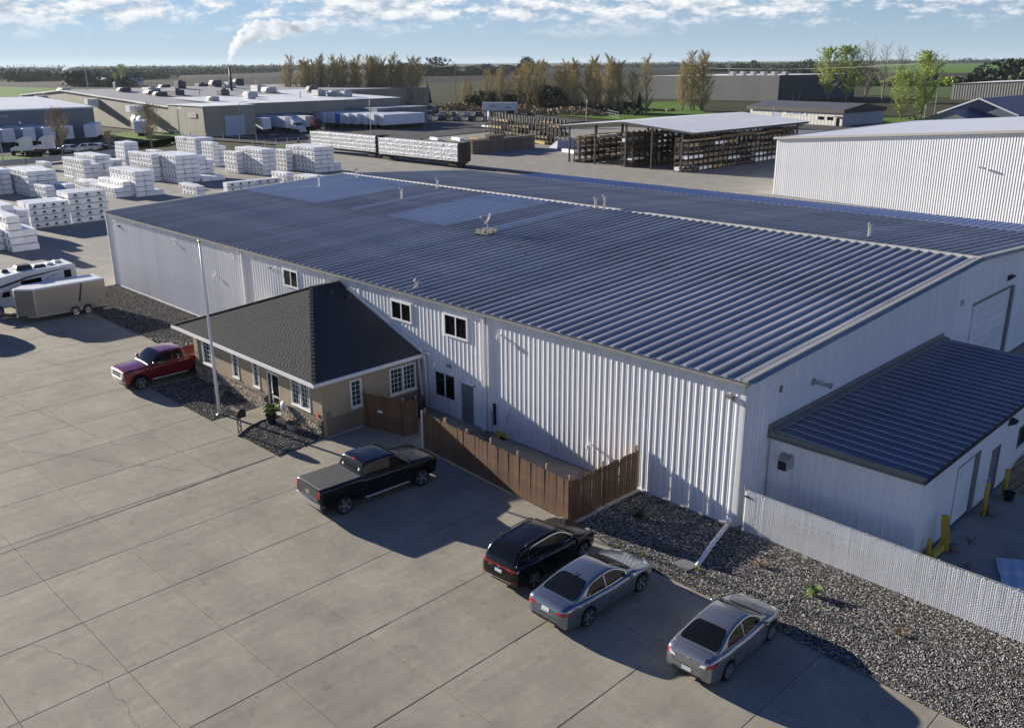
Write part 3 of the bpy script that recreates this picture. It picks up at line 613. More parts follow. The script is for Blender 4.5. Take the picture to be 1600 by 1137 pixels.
# ledge stone along the foot of the front wall, each stone its own piece
st = ob('stone_base', None, of)
MB().box(OX0, OY-.05, 0, DOOR[0]-.05, OY-.003, .86).build('mortar_bed', M_mortar, st); MB().box(DOOR[1]+.05, OY-.05, 0, OX1+.02, OY-.003, .86).build('mortar_bed', M_mortar, st)
stm = []
for k in range(6):
    b = MB(); w = .17+.03*k; h = .105; r2 = random.Random(k); j = lambda: r2.uniform(-.012, .012)
    b.loft([[(0, 0, 0), (w, 0, 0), (w, 0, h), (0, 0, h)], [(j(), -.035, j()), (w+j(), -.035, j()), (w+j(), -.035, h+j()), (j(), -.035, h+j())], [(.02, -.06+j(), .02), (w-.02, -.06+j(), .02), (w-.03, -.055+j(), h-.02), (.03, -.055, h-.03)]], True, True); stm.append((w, b.mesh('stone', M_stone)))
r2 = random.Random(3); cnt = 0
for row in range(7):
    for xa, xb in ((OX0, DOOR[0]-.06), (DOOR[1]+.06, OX1)):
        x = xa+r2.uniform(0, .1)
        while x < xb-.18:
            w, me = r2.choice(stm)
            if x+w > xb+.02: break
            ob('stone', me, st, (x, OY-.045+r2.uniform(-.012, .012), .02+row*.122)); x += w+.018
b = MB(); b.box(OX0, OY-.12, .875, DOOR[0]-.03, OY, .93); b.box(DOOR[1]+.03, OY-.12, .875, OX1+.03, OY, .93); b.build('sill_course', M_stone, st)
def muntin_window(a, c, n, m, axis, pos, name='window'):
    t = ob(name, None, of); halves = [(a, c)] if c-a < 1.3 else [(a, (a+c)/2), ((a+c)/2, c)]
    def bx(b, u0, u1, d0, d1, z0, z1):
        if axis == 'y': b.box(u0, pos+d0, z0, u1, pos+d1, z1)
        else: b.box(pos-d1, u0, z0, pos-d0, u1, z1)
    fr = MB()
    bx(fr, a-.03, c+.03, -.03, .1, WZ0-.03, WZ0+.06); bx(fr, a-.03, c+.03, -.03, .1, WZ1-.06, WZ1+.03)
    for u in [a, c] : bx(fr, u-.03 if u == a else u-.06, u+.06 if u == a else u+.03, -.03, .1, WZ0+.06, WZ1-.06)
    if len(halves) == 2: um = halves[0][1]; bx(fr, um-.06, um+.06, -.028, .1, WZ0+.06, WZ1-.06)
    fr.build('frame', M_white_trim, t)
    sl_ = MB(); bx(sl_, a-.06, c+.06, -.07, -.031, WZ0-.07, WZ0-.02); sl_.build('sill', M_white_trim, t)
    for h0, h1 in halves:
        h0 += .06; h1 -= .06; w = (h1-h0)/n; hh = (WZ1-WZ0-.12)/m
        for i in range(n):
            for j in range(m): g = MB(); bx(g, h0+i*w+.012, h0+(i+1)*w-.012, .055, .062, WZ0+.06+j*hh+.012, WZ0+.06+(j+1)*hh-.012); g.build('pane', M_glass_g, t)
        g = MB()
        for i in range(1, n): bx(g, h0+i*w-.012, h0+i*w+.012, .045, .07, WZ0+.06, WZ1-.06)
        for j in range(1, m): bx(g, h0, h1, .043, .072, WZ0+.06+j*hh-.012, WZ0+.06+j*hh+.012)
        g.build('muntins', M_white_trim, t)
for i, (a, c) in enumerate(FW): muntin_window(a, c, 3 if c-a > .9 else 2, 5, 'y', OY)
for a, c in SW: muntin_window(a, c, 3 if c-a > 1 else 2, 5, 'x', OX1)
d = ob('door', None, of); M_alum = mat('aluminium_frame', (.5, .5, .5), .4, .6)
b = MB()
for a, c in ((DOOR[0], DOOR[0]+.07), (-24.05, -23.97), (DOOR[1]-.07, DOOR[1])): b.box(a, OY+.02, .03, c, OY+.12, 2.3)
b.box(DOOR[0], OY+.021, 2.2, DOOR[1], OY+.119, 2.3); b.box(-23.97, OY+.021, .03, DOOR[1]-.07, OY+.119, .2); b.box(-23.97, OY+.021, .95, DOOR[1]-.07, OY+.119, 1.03); b.build('frame', M_white_trim, d)
MB().box(DOOR[0]+.07, OY+.06, .05, -24.05, OY+.07, 2.2).build('sidelight', M_glass_g, d); MB().box(-23.97, OY+.06, .2, DOOR[1]-.07, OY+.07, .95).build('pane', M_glass, d); MB().box(-23.97, OY+.06, 1.03, DOOR[1]-.07, OY+.07, 2.2).build('pane', M_glass, d)
MB().tube([(-23.9, OY+.01, .9), (-23.9, OY-.05, .95), (-23.9, OY-.05, 1.2), (-23.9, OY+.01, 1.25)], .015, 6).build('handle', M_steel, d)
for x, z, m in ((-19.6, .98, M_red_l),): MB().box(x-.09, OY-.03, z, x+.09, OY-.002, z+.18).build('alarm_box', m, of)
MB().box(OX1+.002, -6.05, 1.0, OX1+.06, -5.83, 1.25).build('meter_box', M_dark_trim, of); MB().box(OX1+.002, -6.1, 2.72, OX1+.1, -5.85, 2.86).build('soffit_lamp', M_black, of)
MB().box(OX0+.3, OY-.04, 1.45, OX0+.42, OY-.002, 1.62).build('wall_box', M_dark_trim, of); MB().box(OX0+.55, OY-.07, .95, OX0+.63, OY-.002, 2.95).build('downspout', mat('tan_spout', (.3, .25, .18), .6), of)
# roof
EZ, EX0, EX1, EY = 3.0, -33.85, -19.0, -6.84; RX, RFY, RPZ = -26.42, -1.95, 5.66
rfo = ob('roof', None, of)
M_shin = mat('asphalt_shingle', (.08, .079, .078), .92, var=.45, vscale=5, vdet=6, stretch=(3, 3, 6), bump=.5, bscale=60)
Rf = Vector((RX, RFY, RPZ)); Rw = Vector((RX, -.06, RPZ)); A_ = Vector((EX0, EY, EZ)); B_ = Vector((EX1, EY, EZ)); C_ = Vector((EX1, -.06, EZ)); D_ = Vector((EX0, -.06, EZ))
b = MB(); b.tri(A_, B_, Rf); b.add((B_, C_, Rw, Rf), ((0, 1, 2, 3),)); b.add((D_, A_, Rf, Rw), ((0, 1, 2, 3),)); dn = Vector((0, 0, -.14))
b.build('roof_deck', M_shin, rfo)
def shingles(lo0, lo1, hi0, hi1, name):
    """overlapping shingle courses between a lower edge and an upper edge; every tab is stepped and uneven"""
    nrm = (lo1-lo0).cross(hi0-lo0).normalized()
    if nrm.z < 0: nrm = -nrm
    L = ((hi0+hi1)/2-(lo0+lo1)/2).length; nc = int(L/.125); V = []; F = []; r3 = random.Random(len(name))
    up_ = ((hi0+hi1)/2-(lo0+lo1)/2).normalized()
    for k in range(nc):
        t0, t1 = k/nc, min(1, (k+1.25)/nc)
        a0, a1 = lo0.lerp(hi0, t0), lo1.lerp(hi1, t0); c0, c1 = lo0.lerp(hi0, t1), lo1.lerp(hi1, t1); W_ = (a1-a0).length; n = max(1, int(W_/.3))
        off = r3.random()
        for i in range(n+1):
            u0, u1 = max(0, (i-off)/n), min(1, (i+1-off)/n-.012)
            if u1 <= u0: continue
            h = r3.uniform(.008, .015); j = r3.uniform(-.008, .008)
            p = [a0.lerp(a1, u0)+nrm*h+up_*j, a0.lerp(a1, u1)+nrm*h+up_*j, c0.lerp(c1, u1)+nrm*.004, c0.lerp(c1, u0)+nrm*.004, a0.lerp(a1, u0)+up_*j, a0.lerp(a1, u1)+up_*j]
            o_ = len(V); V += p; F += [(o_, o_+1, o_+2, o_+3), (o_+4, o_+5, o_+1, o_)]
    b = MB(); b.add(V, F); tag(b.build('shingle_courses', M_shin, rfo), kind='stuff')
shingles(A_, B_, Rf, Rf+Vector((.01, 0, 0)), 'front'); shingles(B_, C_, Rf, Rw, 'right_')
b = MB()
for p, q in ((B_, Rf), (A_, Rf)):
    n = 26
    for k in range(n): a = p.lerp(q, k/n); c = p.lerp(q, (k+1.2)/n); b.bar(a+Vector((0, 0, .035)), c+Vector((0, 0, .02)), .2, .03)
b.bar(Rf+Vector((0, 0, .03)), Rw+Vector((0, 0, .03)), .24, .04); b.build('hip_caps', M_shin, rfo)
b = MB(); b.box(EX0-.09, EY-.09, EZ-.16, EX1+.09, EY-.005, EZ+.015); b.box(EX1+.005, EY-.005, EZ-.16, EX1+.09, -.1, EZ+.015); b.box(EX0-.09, EY-.005, EZ-.16, EX0-.005, -.1, EZ+.015); b.build('gutter', M_white_trim, of)
b = MB(); b.box(EX0, EY, EZ-.14, EX1, -.1, EZ-.1); b.build('soffit', M_white_trim, of)
for x, y in ((-25.6, -1.3), (-24.9, -.6)):
    z = RPZ-(x-RX)/(EX1-RX)*(RPZ-EZ); b = MB(); b.loft([[(-.16, -.16, -.1), (.18, -.16, -.1), (.18, .16, -.1), (-.16, .16, -.1)], [(-.14, -.15, .1), (.17, -.15, .04), (.17, .15, .04), (-.14, .15, .1)]], True, True); b.build('roof_vent', M_black, rfo, (x, y, z+.04))
# flashing and conduit where the roof meets the warehouse wall
b = MB(); b.bar((-25.6, -.12, 5.42), (-19.05, -.12, 3.12), .12, .16); b.build('wall_flashing', M_white_trim, of)
b = MB(); b.smooth = True; b.tube([(-19.3, -.16, 3.22), (-18.95, -.16, 3.05), (-18.8, -.16, 2.7), (-18.75, -.16, .05)], .07, 8); b.tube([(-18.9, -.2, 3.1), (-18.4, -.2, 3.14)], .07, 8); b.build('drain_pipe', M_white_trim, of)
b = MB(); b.bar((-19.1, -.35, 2.85), (-18.95, -.3, .05), .08, .08); b.build('downspout', M_white_trim, of)
MB().box(-23.0, OY+.0, -.02, -19.3, OY+.05, .02)
b = MB(); b.bbox(-19.29, -6.2, 0, -19.12, -3.9, .07, .02); b.build('foot_curb', mat('curb_conc', (.38, .36, .33), .9), of)
# walkway
wk = tag(ob('walkway', None), kind='structure'); b = MB(); arcp = [(-25.2, -9.2), (-22.55, -9.2), (-23.15, -8.3), (-23.45, -7.4), (-23.45, -6.3), (-25.2, -6.3)]
b.loft([[(x, y, 0.005) for x, y in arcp], [(x, y, .065) for x, y in arcp]], True, True); b.build('walk_slab', M_conc, wk)
b = MB(); b.tube([(-22.45, -9.15, .05), (-23.05, -8.3, .06), (-23.38, -7.4, .06), (-23.38, -6.4, .06)], .05, 6); b.build('edging', M_black, wk)

# ------------------------------------------------------------------ flag pole, mailbox, planters
fp = thing('flagpole', 'tall white flagpole in the gravel before the office', 'flagpole', (-25.89, -8.41, 0))
b = MB(); b.smooth = True; b.tube([(0, 0, 0), (0, 0, 3), (0, 0, 6), (0, 0, 9.15)], [.09, .08, .062, .042], 14); b.build('pole', M_white, fp)
b = MB(); b.smooth = True; b.grid(lambda u, v: (.08*math.sin(math.pi*u)*math.cos(6.2832*v), .08*math.sin(math.pi*u)*math.sin(6.2832*v), 9.2+.08*math.cos(math.pi*u)), 6, 10); b.build('finial', mat('gold_ball', (.6, .5, .2), .3, .8), fp)
b = MB(); b.cyl(0, 0, .0, .1, .2, 14, .12); b.build('collar', M_steel, fp); MB().tube([(.1, 0, 9.05), (.1, 0, 1.2)], .006, 4).build('halyard', M_white, fp); MB().box(.07, -.02, 1.15, .13, .02, 1.35).build('cleat', M_steel, fp)
mbx = thing('mailbox', 'black mailbox on a lattice post by the walkway', 'mailbox', (-22.6, -9.02, 0), R(0))
b = MB()
for s in (-.16, .16): b.bar((s, 0, 0), (s, 0, 1.04), .04, .04)
for z0, z1, s in ((.08, .4, 1), (.4, .72, -1), (.72, 1.03, 1)): b.bar((-.15*s, 0, z0), (.15*s, 0, z1), .03, .03)
b.build('post', M_black, mbx)
b = MB(); b.smooth = False; n = 10
pr = [(-.22, 0), (.22, 0)]+[(.22*math.cos(a), .24+.2*math.sin(a)) for a in [math.pi*k/n for k in range(n+1)]]
b.loft([[(-.38 if i == 0 else .38, u, 1.04+v) for u, v in pr] for i in (0, 1)], True, True); b.build('box', mat('mailbox_black', (.014, .014, .014), .7, spec=.15), mbx)
b = MB(); b.box(.38, -.2, 1.07, .395, .2, 1.4); b.build('door', M_black, mbx); MB().box(.1, -.245, 1.2, .3, -.225, 1.26).build('flag', M_red_l, mbx)
def tuft(name, n, h, spread, leafm, w=.03, droop=.5, seed=1):
    r3 = random.Random(seed); b = MB()
    for k in range(n):
        a = r3.uniform(0, 6.283); d = r3.uniform(.2, 1)*spread; hh = h*r3.uniform(.55, 1); p = Vector((math.cos(a), math.sin(a), 0)); q = Vector((-math.sin(a), math.cos(a), 0))*w*r3.uniform(.6, 1.3)
        base = p*r3.uniform(0, .08); mid = base+p*d*.5+Vector((0, 0, hh*.75)); tip = base+p*d+Vector((0, 0, hh*(1-droop*r3.random())))
        b.add((base-q*.5, base+q*.5, mid+q, mid-q, tip), ((0, 1, 2, 3), (3, 2, 4)))
    return b.mesh(name, leafm)
M_lf = leaf_mat('fresh_leaf', (.10, .17, .03), (.24, .32, .07)); M_lf2 = leaf_mat('dark_leaf', (.03, .05, .02), (.06, .09, .03)); M_lf3 = leaf_mat('yellow_leaf', (.16, .18, .03), (.3, .3, .06)); M_dry = leaf_mat('dry_stalk', (.14, .10, .06), (.24, .18, .11))
pp = thing('potted_plant', 'bright green potted plant beside the office door', 'potted plant', (-22.85, -7.1, .05))
b = MB(); b.smooth = True; b.tube([(0, 0, 0), (0, 0, .42), (0, 0, .46)], [.2, .29, .31], 16, False); b.tube([(0, 0, .38), (0, 0, .381)], [.28, .01], 16); b.build('pot', M_black, pp)
ob('leaves', tuft('leaves', 170, .75, .55, M_lf, .07, .7, 4), pp, (0, 0, .36))
for i, (x, y, r, l) in enumerate(((-21.3, -6.85, .27, 'low grey stone planter right of the potted plant'), (-28.6, -7.0, .3, 'low grey stone planter under the office windows'))):
    t = thing('planter', l, 'planter', (x, y, .04)); b = MB(); b.loft([[(r*s*math.cos(a)*1.5, r*s*math.sin(a), z) for a in [2*math.pi*k/12 for k in range(12)]] for s, z in ((.7, 0), (1, .3), (1.02, .36), (.85, .36), (.75, .26))], True, True); b.build('bowl', mat('planter_stone', (.28, .27, .25), .9, var=.2, vscale=8), t); ob('plant', tuft('plant', 26, .35, .3, M_dry, .02, .5, i), t, (0, 0, .25))
t = thing('door_lantern', 'white round ornament behind the potted plant at the door', 'ornament', (-22.5, -6.55, .05)); b = MB(); b.smooth = True; b.tube([(0, 0, 0), (0, 0, .75)], .03, 8); b.grid(lambda u, v: (.26*math.sin(math.pi*u)*math.cos(6.2832*v), .12*math.sin(math.pi*u)*math.sin(6.2832*v), .85+.26*math.cos(math.pi*u)), 8, 14); b.build('disc', M_white, t)
for x, y, l in ((-29.3, -6.6, 'dark landscape lamp at the foot of the office wall'),): t = thing('landscape_lamp', l, 'lamp', (x, y, .03)); MB().cyl(0, 0, 0, .35, .02, 6).build('stake', M_black, t); MB().cyl(0, 0, .35, .5, .12, 8, .03).build('hood', M_steel, t)
for i, (x, y, h, m, l) in enumerate(((-3.1, -2.1, .5, M_lf2, 'dark spiky clump in the shaded gravel by the pickets'), (4.55, -2.35, .5, M_lf, 'green spiky yucca clump in the sunlit gravel'), (2.25, -1.9, .3, M_dry, 'dry brown twiggy clump left of the green yucca'), (7.6, -2.5, .22, M_dry, 'pale bleached twigs in the gravel near the right edge'), (.75, -3.75, .12, M_lf3, 'small yellow weed at the end of the drain pipe'), (-1.2, -4.3, .12, M_lf3, 'tiny weed at the gravel edge behind the grey sedan'), (-7.4, -.55, .3, M_dry, 'dry weeds at the wall inside the picket fence'))):
    t = thing('shrub', l, 'shrub', (x, y, .03)); ob('leaves', tuft('leaves', 90 if i < 2 else 46, h, h*(1.0 if i < 2 else 1.5), m, .018 if i < 2 else .01, .6, i+9), t)
b = MB(); b.smooth = True; b.tube([(-.16, -.3, .2), (.1, -1.6, .13), (.62, -3.55, .09)], .085, 12); b.tube([(-.16, -.3, .2), (-.17, -.22, .45)], .085, 12); t = thing('drain_pipe', 'white plastic drain pipe lying across the gravel bed', 'pipe'); b.build('pipe', M_white, t)
for k in range(9): q = k/8; MB().tube([(-.16+.78*(q*.98)-.005, -.35-3.1*q, .19-.095*q), (-.16+.78*(q*.98)+.005, -.39-3.1*q, .189-.095*q)], .092, 12).build('rib', M_white_trim, t)
b = MB(); b.box(-.35, -.3, 0, .35, .3, .035); o = tag(b.build('splash_block', mat('splash', (.2, .2, .2), .9), None, (.28, -3.75, .05)), 'flat concrete splash block at the pipe end', 'splash block'); o.rotation_euler[2] = R(-14)
for x, y, l in ((-40.4, -2.2, 'white bucket lid lying on the gravel by the long wall'), (-52.0, -3.9, 'crumpled white plastic on the gravel behind the trailer')):
    b = MB(); b.smooth = True; b.grid(lambda u, v: (.3*u*math.cos(6.283*v), .25*u*math.sin(6.283*v), .09+.05*math.sin(9*u+5*v)*(1-u)), 5, 12); tag(b.build('litter', M_white, None, (x, y, .03)), l, 'litter')

# ------------------------------------------------------------------ picket fences
def picket_mesh(h, w=.135):
    b = MB(); c = .035
    pr = [(0, 0), (w, 0), (w, h-c), (w-c, h), (c, h), (0, h-c)]
    b.loft([[(x, 0, z) for x, z in pr], [(x, .02, z) for x, z in pr]], True, True); return b.mesh('picket', M_wood)
PK = [picket_mesh(1.82), picket_mesh(1.80), picket_mesh(1.84)]
def fence(label, a, c, posts, gap=.004, post_h=2.0, z=.06, side=-1):
    a = Vector(a); c = Vector(c); L = (c-a).length; t = thing('picket_fence', label, 'fence', (a.x, a.y, 0), math.atan2(c.y-a.y, c.x-a.x))
    n = int(L/(.135+gap)); r3 = random.Random(int(L*10))
    for k in range(n): o = ob('picket', r3.choice(PK), t, (k*L/n, side*.045+(0 if side < 0 else -.02), z+r3.uniform(-.008, .008))); o.rotation_euler = (R(r3.uniform(-.4, .4)), R(r3.uniform(-.25, .25)), 0)
    for zz in (.35, 1.0, 1.62): MB().box(0, -.02, zz, L, .02, zz+.085).build('rail', M_wood2, t)
    for i, u in enumerate(posts): MB().bbox(u*L-.045, .021 if side < 0 else -.111, 0, u*L+.045, .111 if side < 0 else -.021, post_h+r3.uniform(-.06, .14), .01).build('post', M_wood2, t)
    return t
lf = fence('long brown picket fence running past the black pickup', (-14.78, -3.65), (-4.96, -4.3), (.005, .16, .17, .33, .5, .68, .86, .995))
MB().box(-.1, -.07, 0, -.02, .01, 1.95).build('end_post', M_white, lf)
t = fence('short shaded picket fence returning to the warehouse wall', (-4.9, -4.32), (-4.82, -.1), (.48, .985), gap=.02, post_h=2.05, side=-1)
MB().bbox(0, -.24, 0, 4.2, -.08, .1, .02).build('footing', mat('footing_conc', (.42, .39, .34), .9, var=.1), t)
g = fence('dark picket gate standing open beside the office wall', (-18.95, -4.1), (-16.6, -3.5), (.01, .5, .99), z=.1)
fence('narrow picket return at the end of the open gate', (-16.55, -3.52), (-16.3, -2.75), (.1, .9), z=.1)
MB().box(.95, -.085, 1.05, 1.25, -.07, 1.17).build('notice_plate', M_white, g)
# hose, broom and edge guard in the courtyard
t = thing('hose', 'coiled dark garden hose on the courtyard floor', 'hose', (-13.55, -1.35, .02)); b = MB(); b.smooth = True
pts = [( (.62+.05*math.sin(k*.7))*math.cos(k*.31), (.55+.05*math.cos(k*.9))*math.sin(k*.31), .02+.0045*k+.02*math.sin(k*1.3)) for k in range(80)]; b.tube(pts, .018, 5); b.build('coil', M_black, t)
t = thing('broom', 'long-handled broom leaning on the white wall', 'broom', (-12.85, -.28, 0)); b = MB(); b.tube([(0, 0, .1), (.25, .22, 1.5)], .014, 6); b.build('handle', M_wood2, t); MB().box(-.2, -.05, 0, .2, .05, .12).build('head', M_black, t)
b = MB(); b.loft([[(0, 0, 0), (.75, 0, 0), (.75, .12, 0), (0, .12, 0)], [(0, .08, .3), (.75, .08, .3), (.75, .12, .3), (0, .12, .3)]], True, True); tag(b.build('edge_guard', M_yellow, None, (-13.4, -.3, .0)), 'yellow edge guard on the floor by the wall', 'edge guard')
t = thing('hose_bib', 'thin dark standpipe against the white wall beside the downspout', 'standpipe', (-13.7, -.2, 0)); MB().tube([(0, 0, 0), (0, 0, 1.15), (0, -.1, 1.2)], .02, 6).build('pipe', M_black, t)
t = thing('patio_items', 'dark bagged grill standing in the corner behind the gate', 'grill', (-18.2, -1.2, 0)); b = MB(); b.smooth = True; b.tube([(0, 0, 0), (0, 0, .8), (0, 0, 1.1), (0, 0, 1.15)], [.3, .36, .3, .05], 12); b.build('cover', M_black, t)

# ------------------------------------------------------------------ white slatted chain-link fence
cf = thing('slatted_fence', 'white slatted chain-link fence along the gravel bed', 'fence', (.3, -.06, 0), R(-1.0)); FLN = 17.0; FH = 1.78
M_slat = mat('white_slats', (.9, .9, .9), .5, var=.07, vscale=.7, stretch=(3, 1, .6))
r3 = random.Random(2); V = []; F = []; x = .04; ns_ = 0
while x < FLN:
    w = .062; lean = r3.uniform(-.008, .008); y = r3.uniform(-.0015, .0015); z1 = FH-.03+r3.uniform(-.015, .012); z0 = .05+r3.uniform(-.01, .02)
    nseg = 34
    for q in range(nseg):
        za, zb2 = z0+(z1-z0)*q/nseg, z0+(z1-z0)*(q+1)/nseg; tw = (.0135 if (q+ns_) % 2 else .005)*r3.uniform(.7, 1.2); la, lb = lean*q/nseg, lean*(q+1)/nseg; o_ = len(V)
        V += [(x+la, y+tw, za), (x+w+la, y-tw, za), (x+w+lb, y-tw, zb2), (x+lb, y+tw, zb2)]; F += [(o_, o_+1, o_+2, o_+3)]
    ns_ += 1; x += .067
b = MB(); b.add(V, F); tag(b.build('slats', M_slat, cf), kind='stuff')
b = MB(); s = .072
for sg in (1, -1):
    u = -FH
    while u < FLN:
        xa, za, xb, zb = u, .03, u+FH-.03, FH
        if sg < 0: xa, xb = xb, xa
        # clip to the fence
        p, q = (xa, za), (xb, zb)
        def cl(p, q, X): t_ = (X-p[0])/(q[0]-p[0]); return (X, p[1]+(q[1]-p[1])*t_)
        if p[0] < 0: p = cl(p, q, 0)
        if q[0] < 0: q = cl(p, q, 0)
        if p[0] > FLN: p = cl(p, q, FLN)
        if q[0] > FLN: q = cl(p, q, FLN)
        b.tube([(p[0], -.014*1, p[1]), (q[0], -.014, q[1])], .0028, 3, False); u += s*1.41
b2 = tag(b.build('wire_mesh', mat('fence_wire', (.62, .62, .63), .5), cf), kind='stuff')
b = MB(); b.tube([(0, .03, FH), (FLN, .03, FH)], .021, 8); b.build('top_rail', M_steel, cf)
for k in range(8): x = k*2.45+.01; MB().cyl(x, .045, 0, FH+(.16 if k == 0 else .04), .034 if k == 0 else .026, 10).build('post', M_steel, cf)
MB().box(.05, -.05, 1.5, .28, -.02, 1.58).build('latch', M_black, cf)

# ------------------------------------------------------------------ vehicles
def paint(name, c, metal=.3, rough=.28): return mat(name, c, rough, metal, coat=1.0 if max(c) > .02 else .45, spec=.5 if max(c) > .02 else .3)
def lathe_y(b, prof, cx, cy, cz, n=28):
    """profile (radius, y) turned about an axis along y"""
    rings = []
    for r, y in prof: rings.append([(cx+r*math.cos(2*math.pi*k/n), cy+y, cz+r*math.sin(2*math.pi*k/n)) for k in range(n)])
    b.loft(rings, True, False)
WHEEL_CACHE = {}
def wheel_meshes(r, w, spokes, style, n=28):
    key = (r, w, spokes, style, n)
    if key in WHEEL_CACHE: return WHEEL_CACHE[key]
    b = MB(); b.smooth = True; rr = r*.75
    lathe_y(b, [(rr, -w/2+.015), (r*.9, -w/2), (r*.97, -w/2+.02), (r, -w/2+.05), (r, w/2-.05), (r*.97, w/2-.02), (r*.9, w/2), (rr, w/2-.015), (rr-.01, w/2-.07)], 0, 0, 0, n)
    tyre = b.mesh('tyre', M_rubber)
    b = MB(); b.smooth = True; lathe_y(b, [(rr, w/2-.012), (rr-.02, w/2-.02), (rr-.035, w/2-.10), (.02, w/2-.11)], 0, 0, 0, n); b.cur = 1
    barrel = b.mesh('rim_barrel', [M_black])
    b = MB(); lathe_y(b, [(rr+.004, w/2-.018), (rr+.002, w/2-.004), (rr-.022, w/2-.008), (rr-.026, w/2-.03)], 0, 0, 0, n)
    lathe_y(b, [(.075, w/2-.05), (.07, w/2-.018), (.03, w/2-.012), (.001, w/2-.012)], 0, 0, 0, 12)
    for k in range(spokes):
        for da in ((-.13, .13) if style == 'double' else (0,)):
            a = 2*math.pi*k/spokes+da; wd = .022 if style == 'double' else .05
            c, s = math.cos(a), math.sin(a); pr = []
            for q, y0, ww in ((.05, w/2-.028, wd*1.2), (rr*.6, w/2-.02, wd), (rr-.012, w/2-.012, wd*1.1)):
                pr.append([(q*c-ww*s, y0, q*s+ww*c), (q*c+ww*s, y0, q*s-ww*c), (q*c+ww*s*1.1, y0-.045, q*s-ww*c*1.1), (q*c-ww*s*1.1, y0-.045, q*s+ww*c*1.1)])
            b.loft(pr, True, True)
    rim = b.mesh('rim', M_alloy)
    WHEEL_CACHE[key] = (tyre, barrel, rim); return WHEEL_CACHE[key]
def add_wheels(t, axles, half, r, w, spokes=5, style='single', n=28):
    ty, ba, ri = wheel_meshes(r, w, spokes, style, n)
    for x in axles:
        for s in (1, -1):
            wl = ob('wheel', None, t, (x, s*(half-w/2), r), 0 if s > 0 else math.pi)
            ob('tyre', ty, wl); ob('rim_barrel', ba, wl); ob('rim', ri, wl)
            MB().box(-r*.6, -w/2-.01, -r*.6, r*.6, -w/2, r*.6)
def bvh_of(mbs):
    V = []; F = []
    for b in mbs: o = len(V); V += b.v; F += [[i+o for i in f] for f in b.f]
    return BVHTree.FromPolygons([Vector(v) for v in V], F)
def stick(bv, fn, nu, nv, axis, off=.006, far=6):
    """grid patch projected onto a body. fn(u,v)->(a,b); axis 'y+','y-','x+','x-','z'"""
    b = MB(); b.smooth = True; pts = []; ok = []
    for i in range(nu+1):
        for j in range(nv+1):
            p = fn(i/nu, j/nv)
            if axis == 'z': o, d = Vector((p[0], p[1], far)), Vector((0, 0, -1))
            elif axis[0] == 'y': s = 1 if axis[1] == '+' else -1; o, d = Vector((p[0], s*far, p[1])), Vector((0, -s, 0))
            else: s = 1 if axis[1] == '+' else -1; o, d = Vector((s*far, p[0], p[1])), Vector((-s, 0, 0))
            h = bv.ray_cast(o, d)
            if h[0] is None: pts.append(o); ok.append(False)
            else:
                nn = h[1] if h[1].dot(d) < 0 else -h[1]
                pts.append(h[0]+nn*off); ok.append(True)
    fs = []
    for i in range(nu):
        for j in range(nv):
            q = [i*(nv+1)+j, (i+1)*(nv+1)+j, (i+1)*(nv+1)+j+1, i*(nv+1)+j+1]
            if all(ok[k] for k in q): fs.append(tuple(q))
    b.add(pts, fs); return b
def strip(bv, line, w, axis, off=.004):
    """thin line of constant width along a polyline in patch coordinates"""
    def fn(u, v):
        f = u*(len(line)-1); i = min(int(f), len(line)-2); q = f-i; a, c = line[i], line[i+1]
        dx, dy = c[0]-a[0], c[1]-a[1]; l = math.hypot(dx, dy) or 1
        return (a[0]+dx*q-dy/l*w*(v-.5), a[1]+dy*q+dx/l*w*(v-.5))
    return stick(bv, fn, (len(line)-1)*6, 1, axis, off)

def car_body(S, n=84):
    L = S['L']; h = L/2; zt = pchip(*zip(*S['top'])); w = pchip(*zip(*S['wid'])); zb = pchip(*zip(*S['bot'])); ax = S['axles']; Rw = S['arch']; wr = S['r']
    xs = [-h+L*i/n for i in range(n+1)]
    xs += [a+Rw*math.cos(math.pi*k/14) for a in ax for k in range(15)]+[-h+d for d in (.01, .03, .06, .1)]+[h-d for d in (.01, .03, .06, .1)]
    xs = sorted(set(round(x, 4) for x in xs)); xs = [x for i, x in enumerate(xs) if i == 0 or x-xs[i-1] > .004]
    bed = S.get('bed'); rings = []
    side = S.get('side') or ((0, .94), (.12, .985), (.3, 1.0), (.5, 1.0), (.68, .985), (.84, .965), (.94, .93), (1, .87))
    for x in xs:
        W_, T, B = w(x), zt(x), zb(x); za = B
        for a in ax:
            if abs(x-a) < Rw: za = max(za, wr+math.sqrt(max(0, Rw*Rw-(x-a)**2)))
        za = min(za, T-.1); flare = 0
        for a in ax:
            q = abs(x-a)/(Rw+.1)
            if q < 1: flare = max(flare, S.get('flare', .012)*(1-q*q))
        wi = W_*.62; half = [(0, B), (wi, B), (wi, za), (W_*side[0][1]+flare, za)]
        for s_, f in side[1:]: z = za+(T-za)*s_; half.append((W_*f+flare*(1-s_), z))
        wt = W_*side[-1][1]
        if bed and bed[0] < x < bed[1]: half += [(wt*.93, T+.005), (wt*.9, T-.02), (wt*.9, bed[2]), (wt*.3, bed[2]), (0, bed[2])]
        else:
            cr = S.get('crown', .035)*min(1, (h-abs(x))/.3+.2); half += [(wt*q, T+cr*(1-q*q)) for q in (.8, .55, .3, .12, 0)]
        rings.append([(x, y, z) for y, z in half]+[(x, -y, z) for y, z in half[-2:0:-1]])
    b = MB(); b.smooth = True; b.loft(rings, True, True); return b
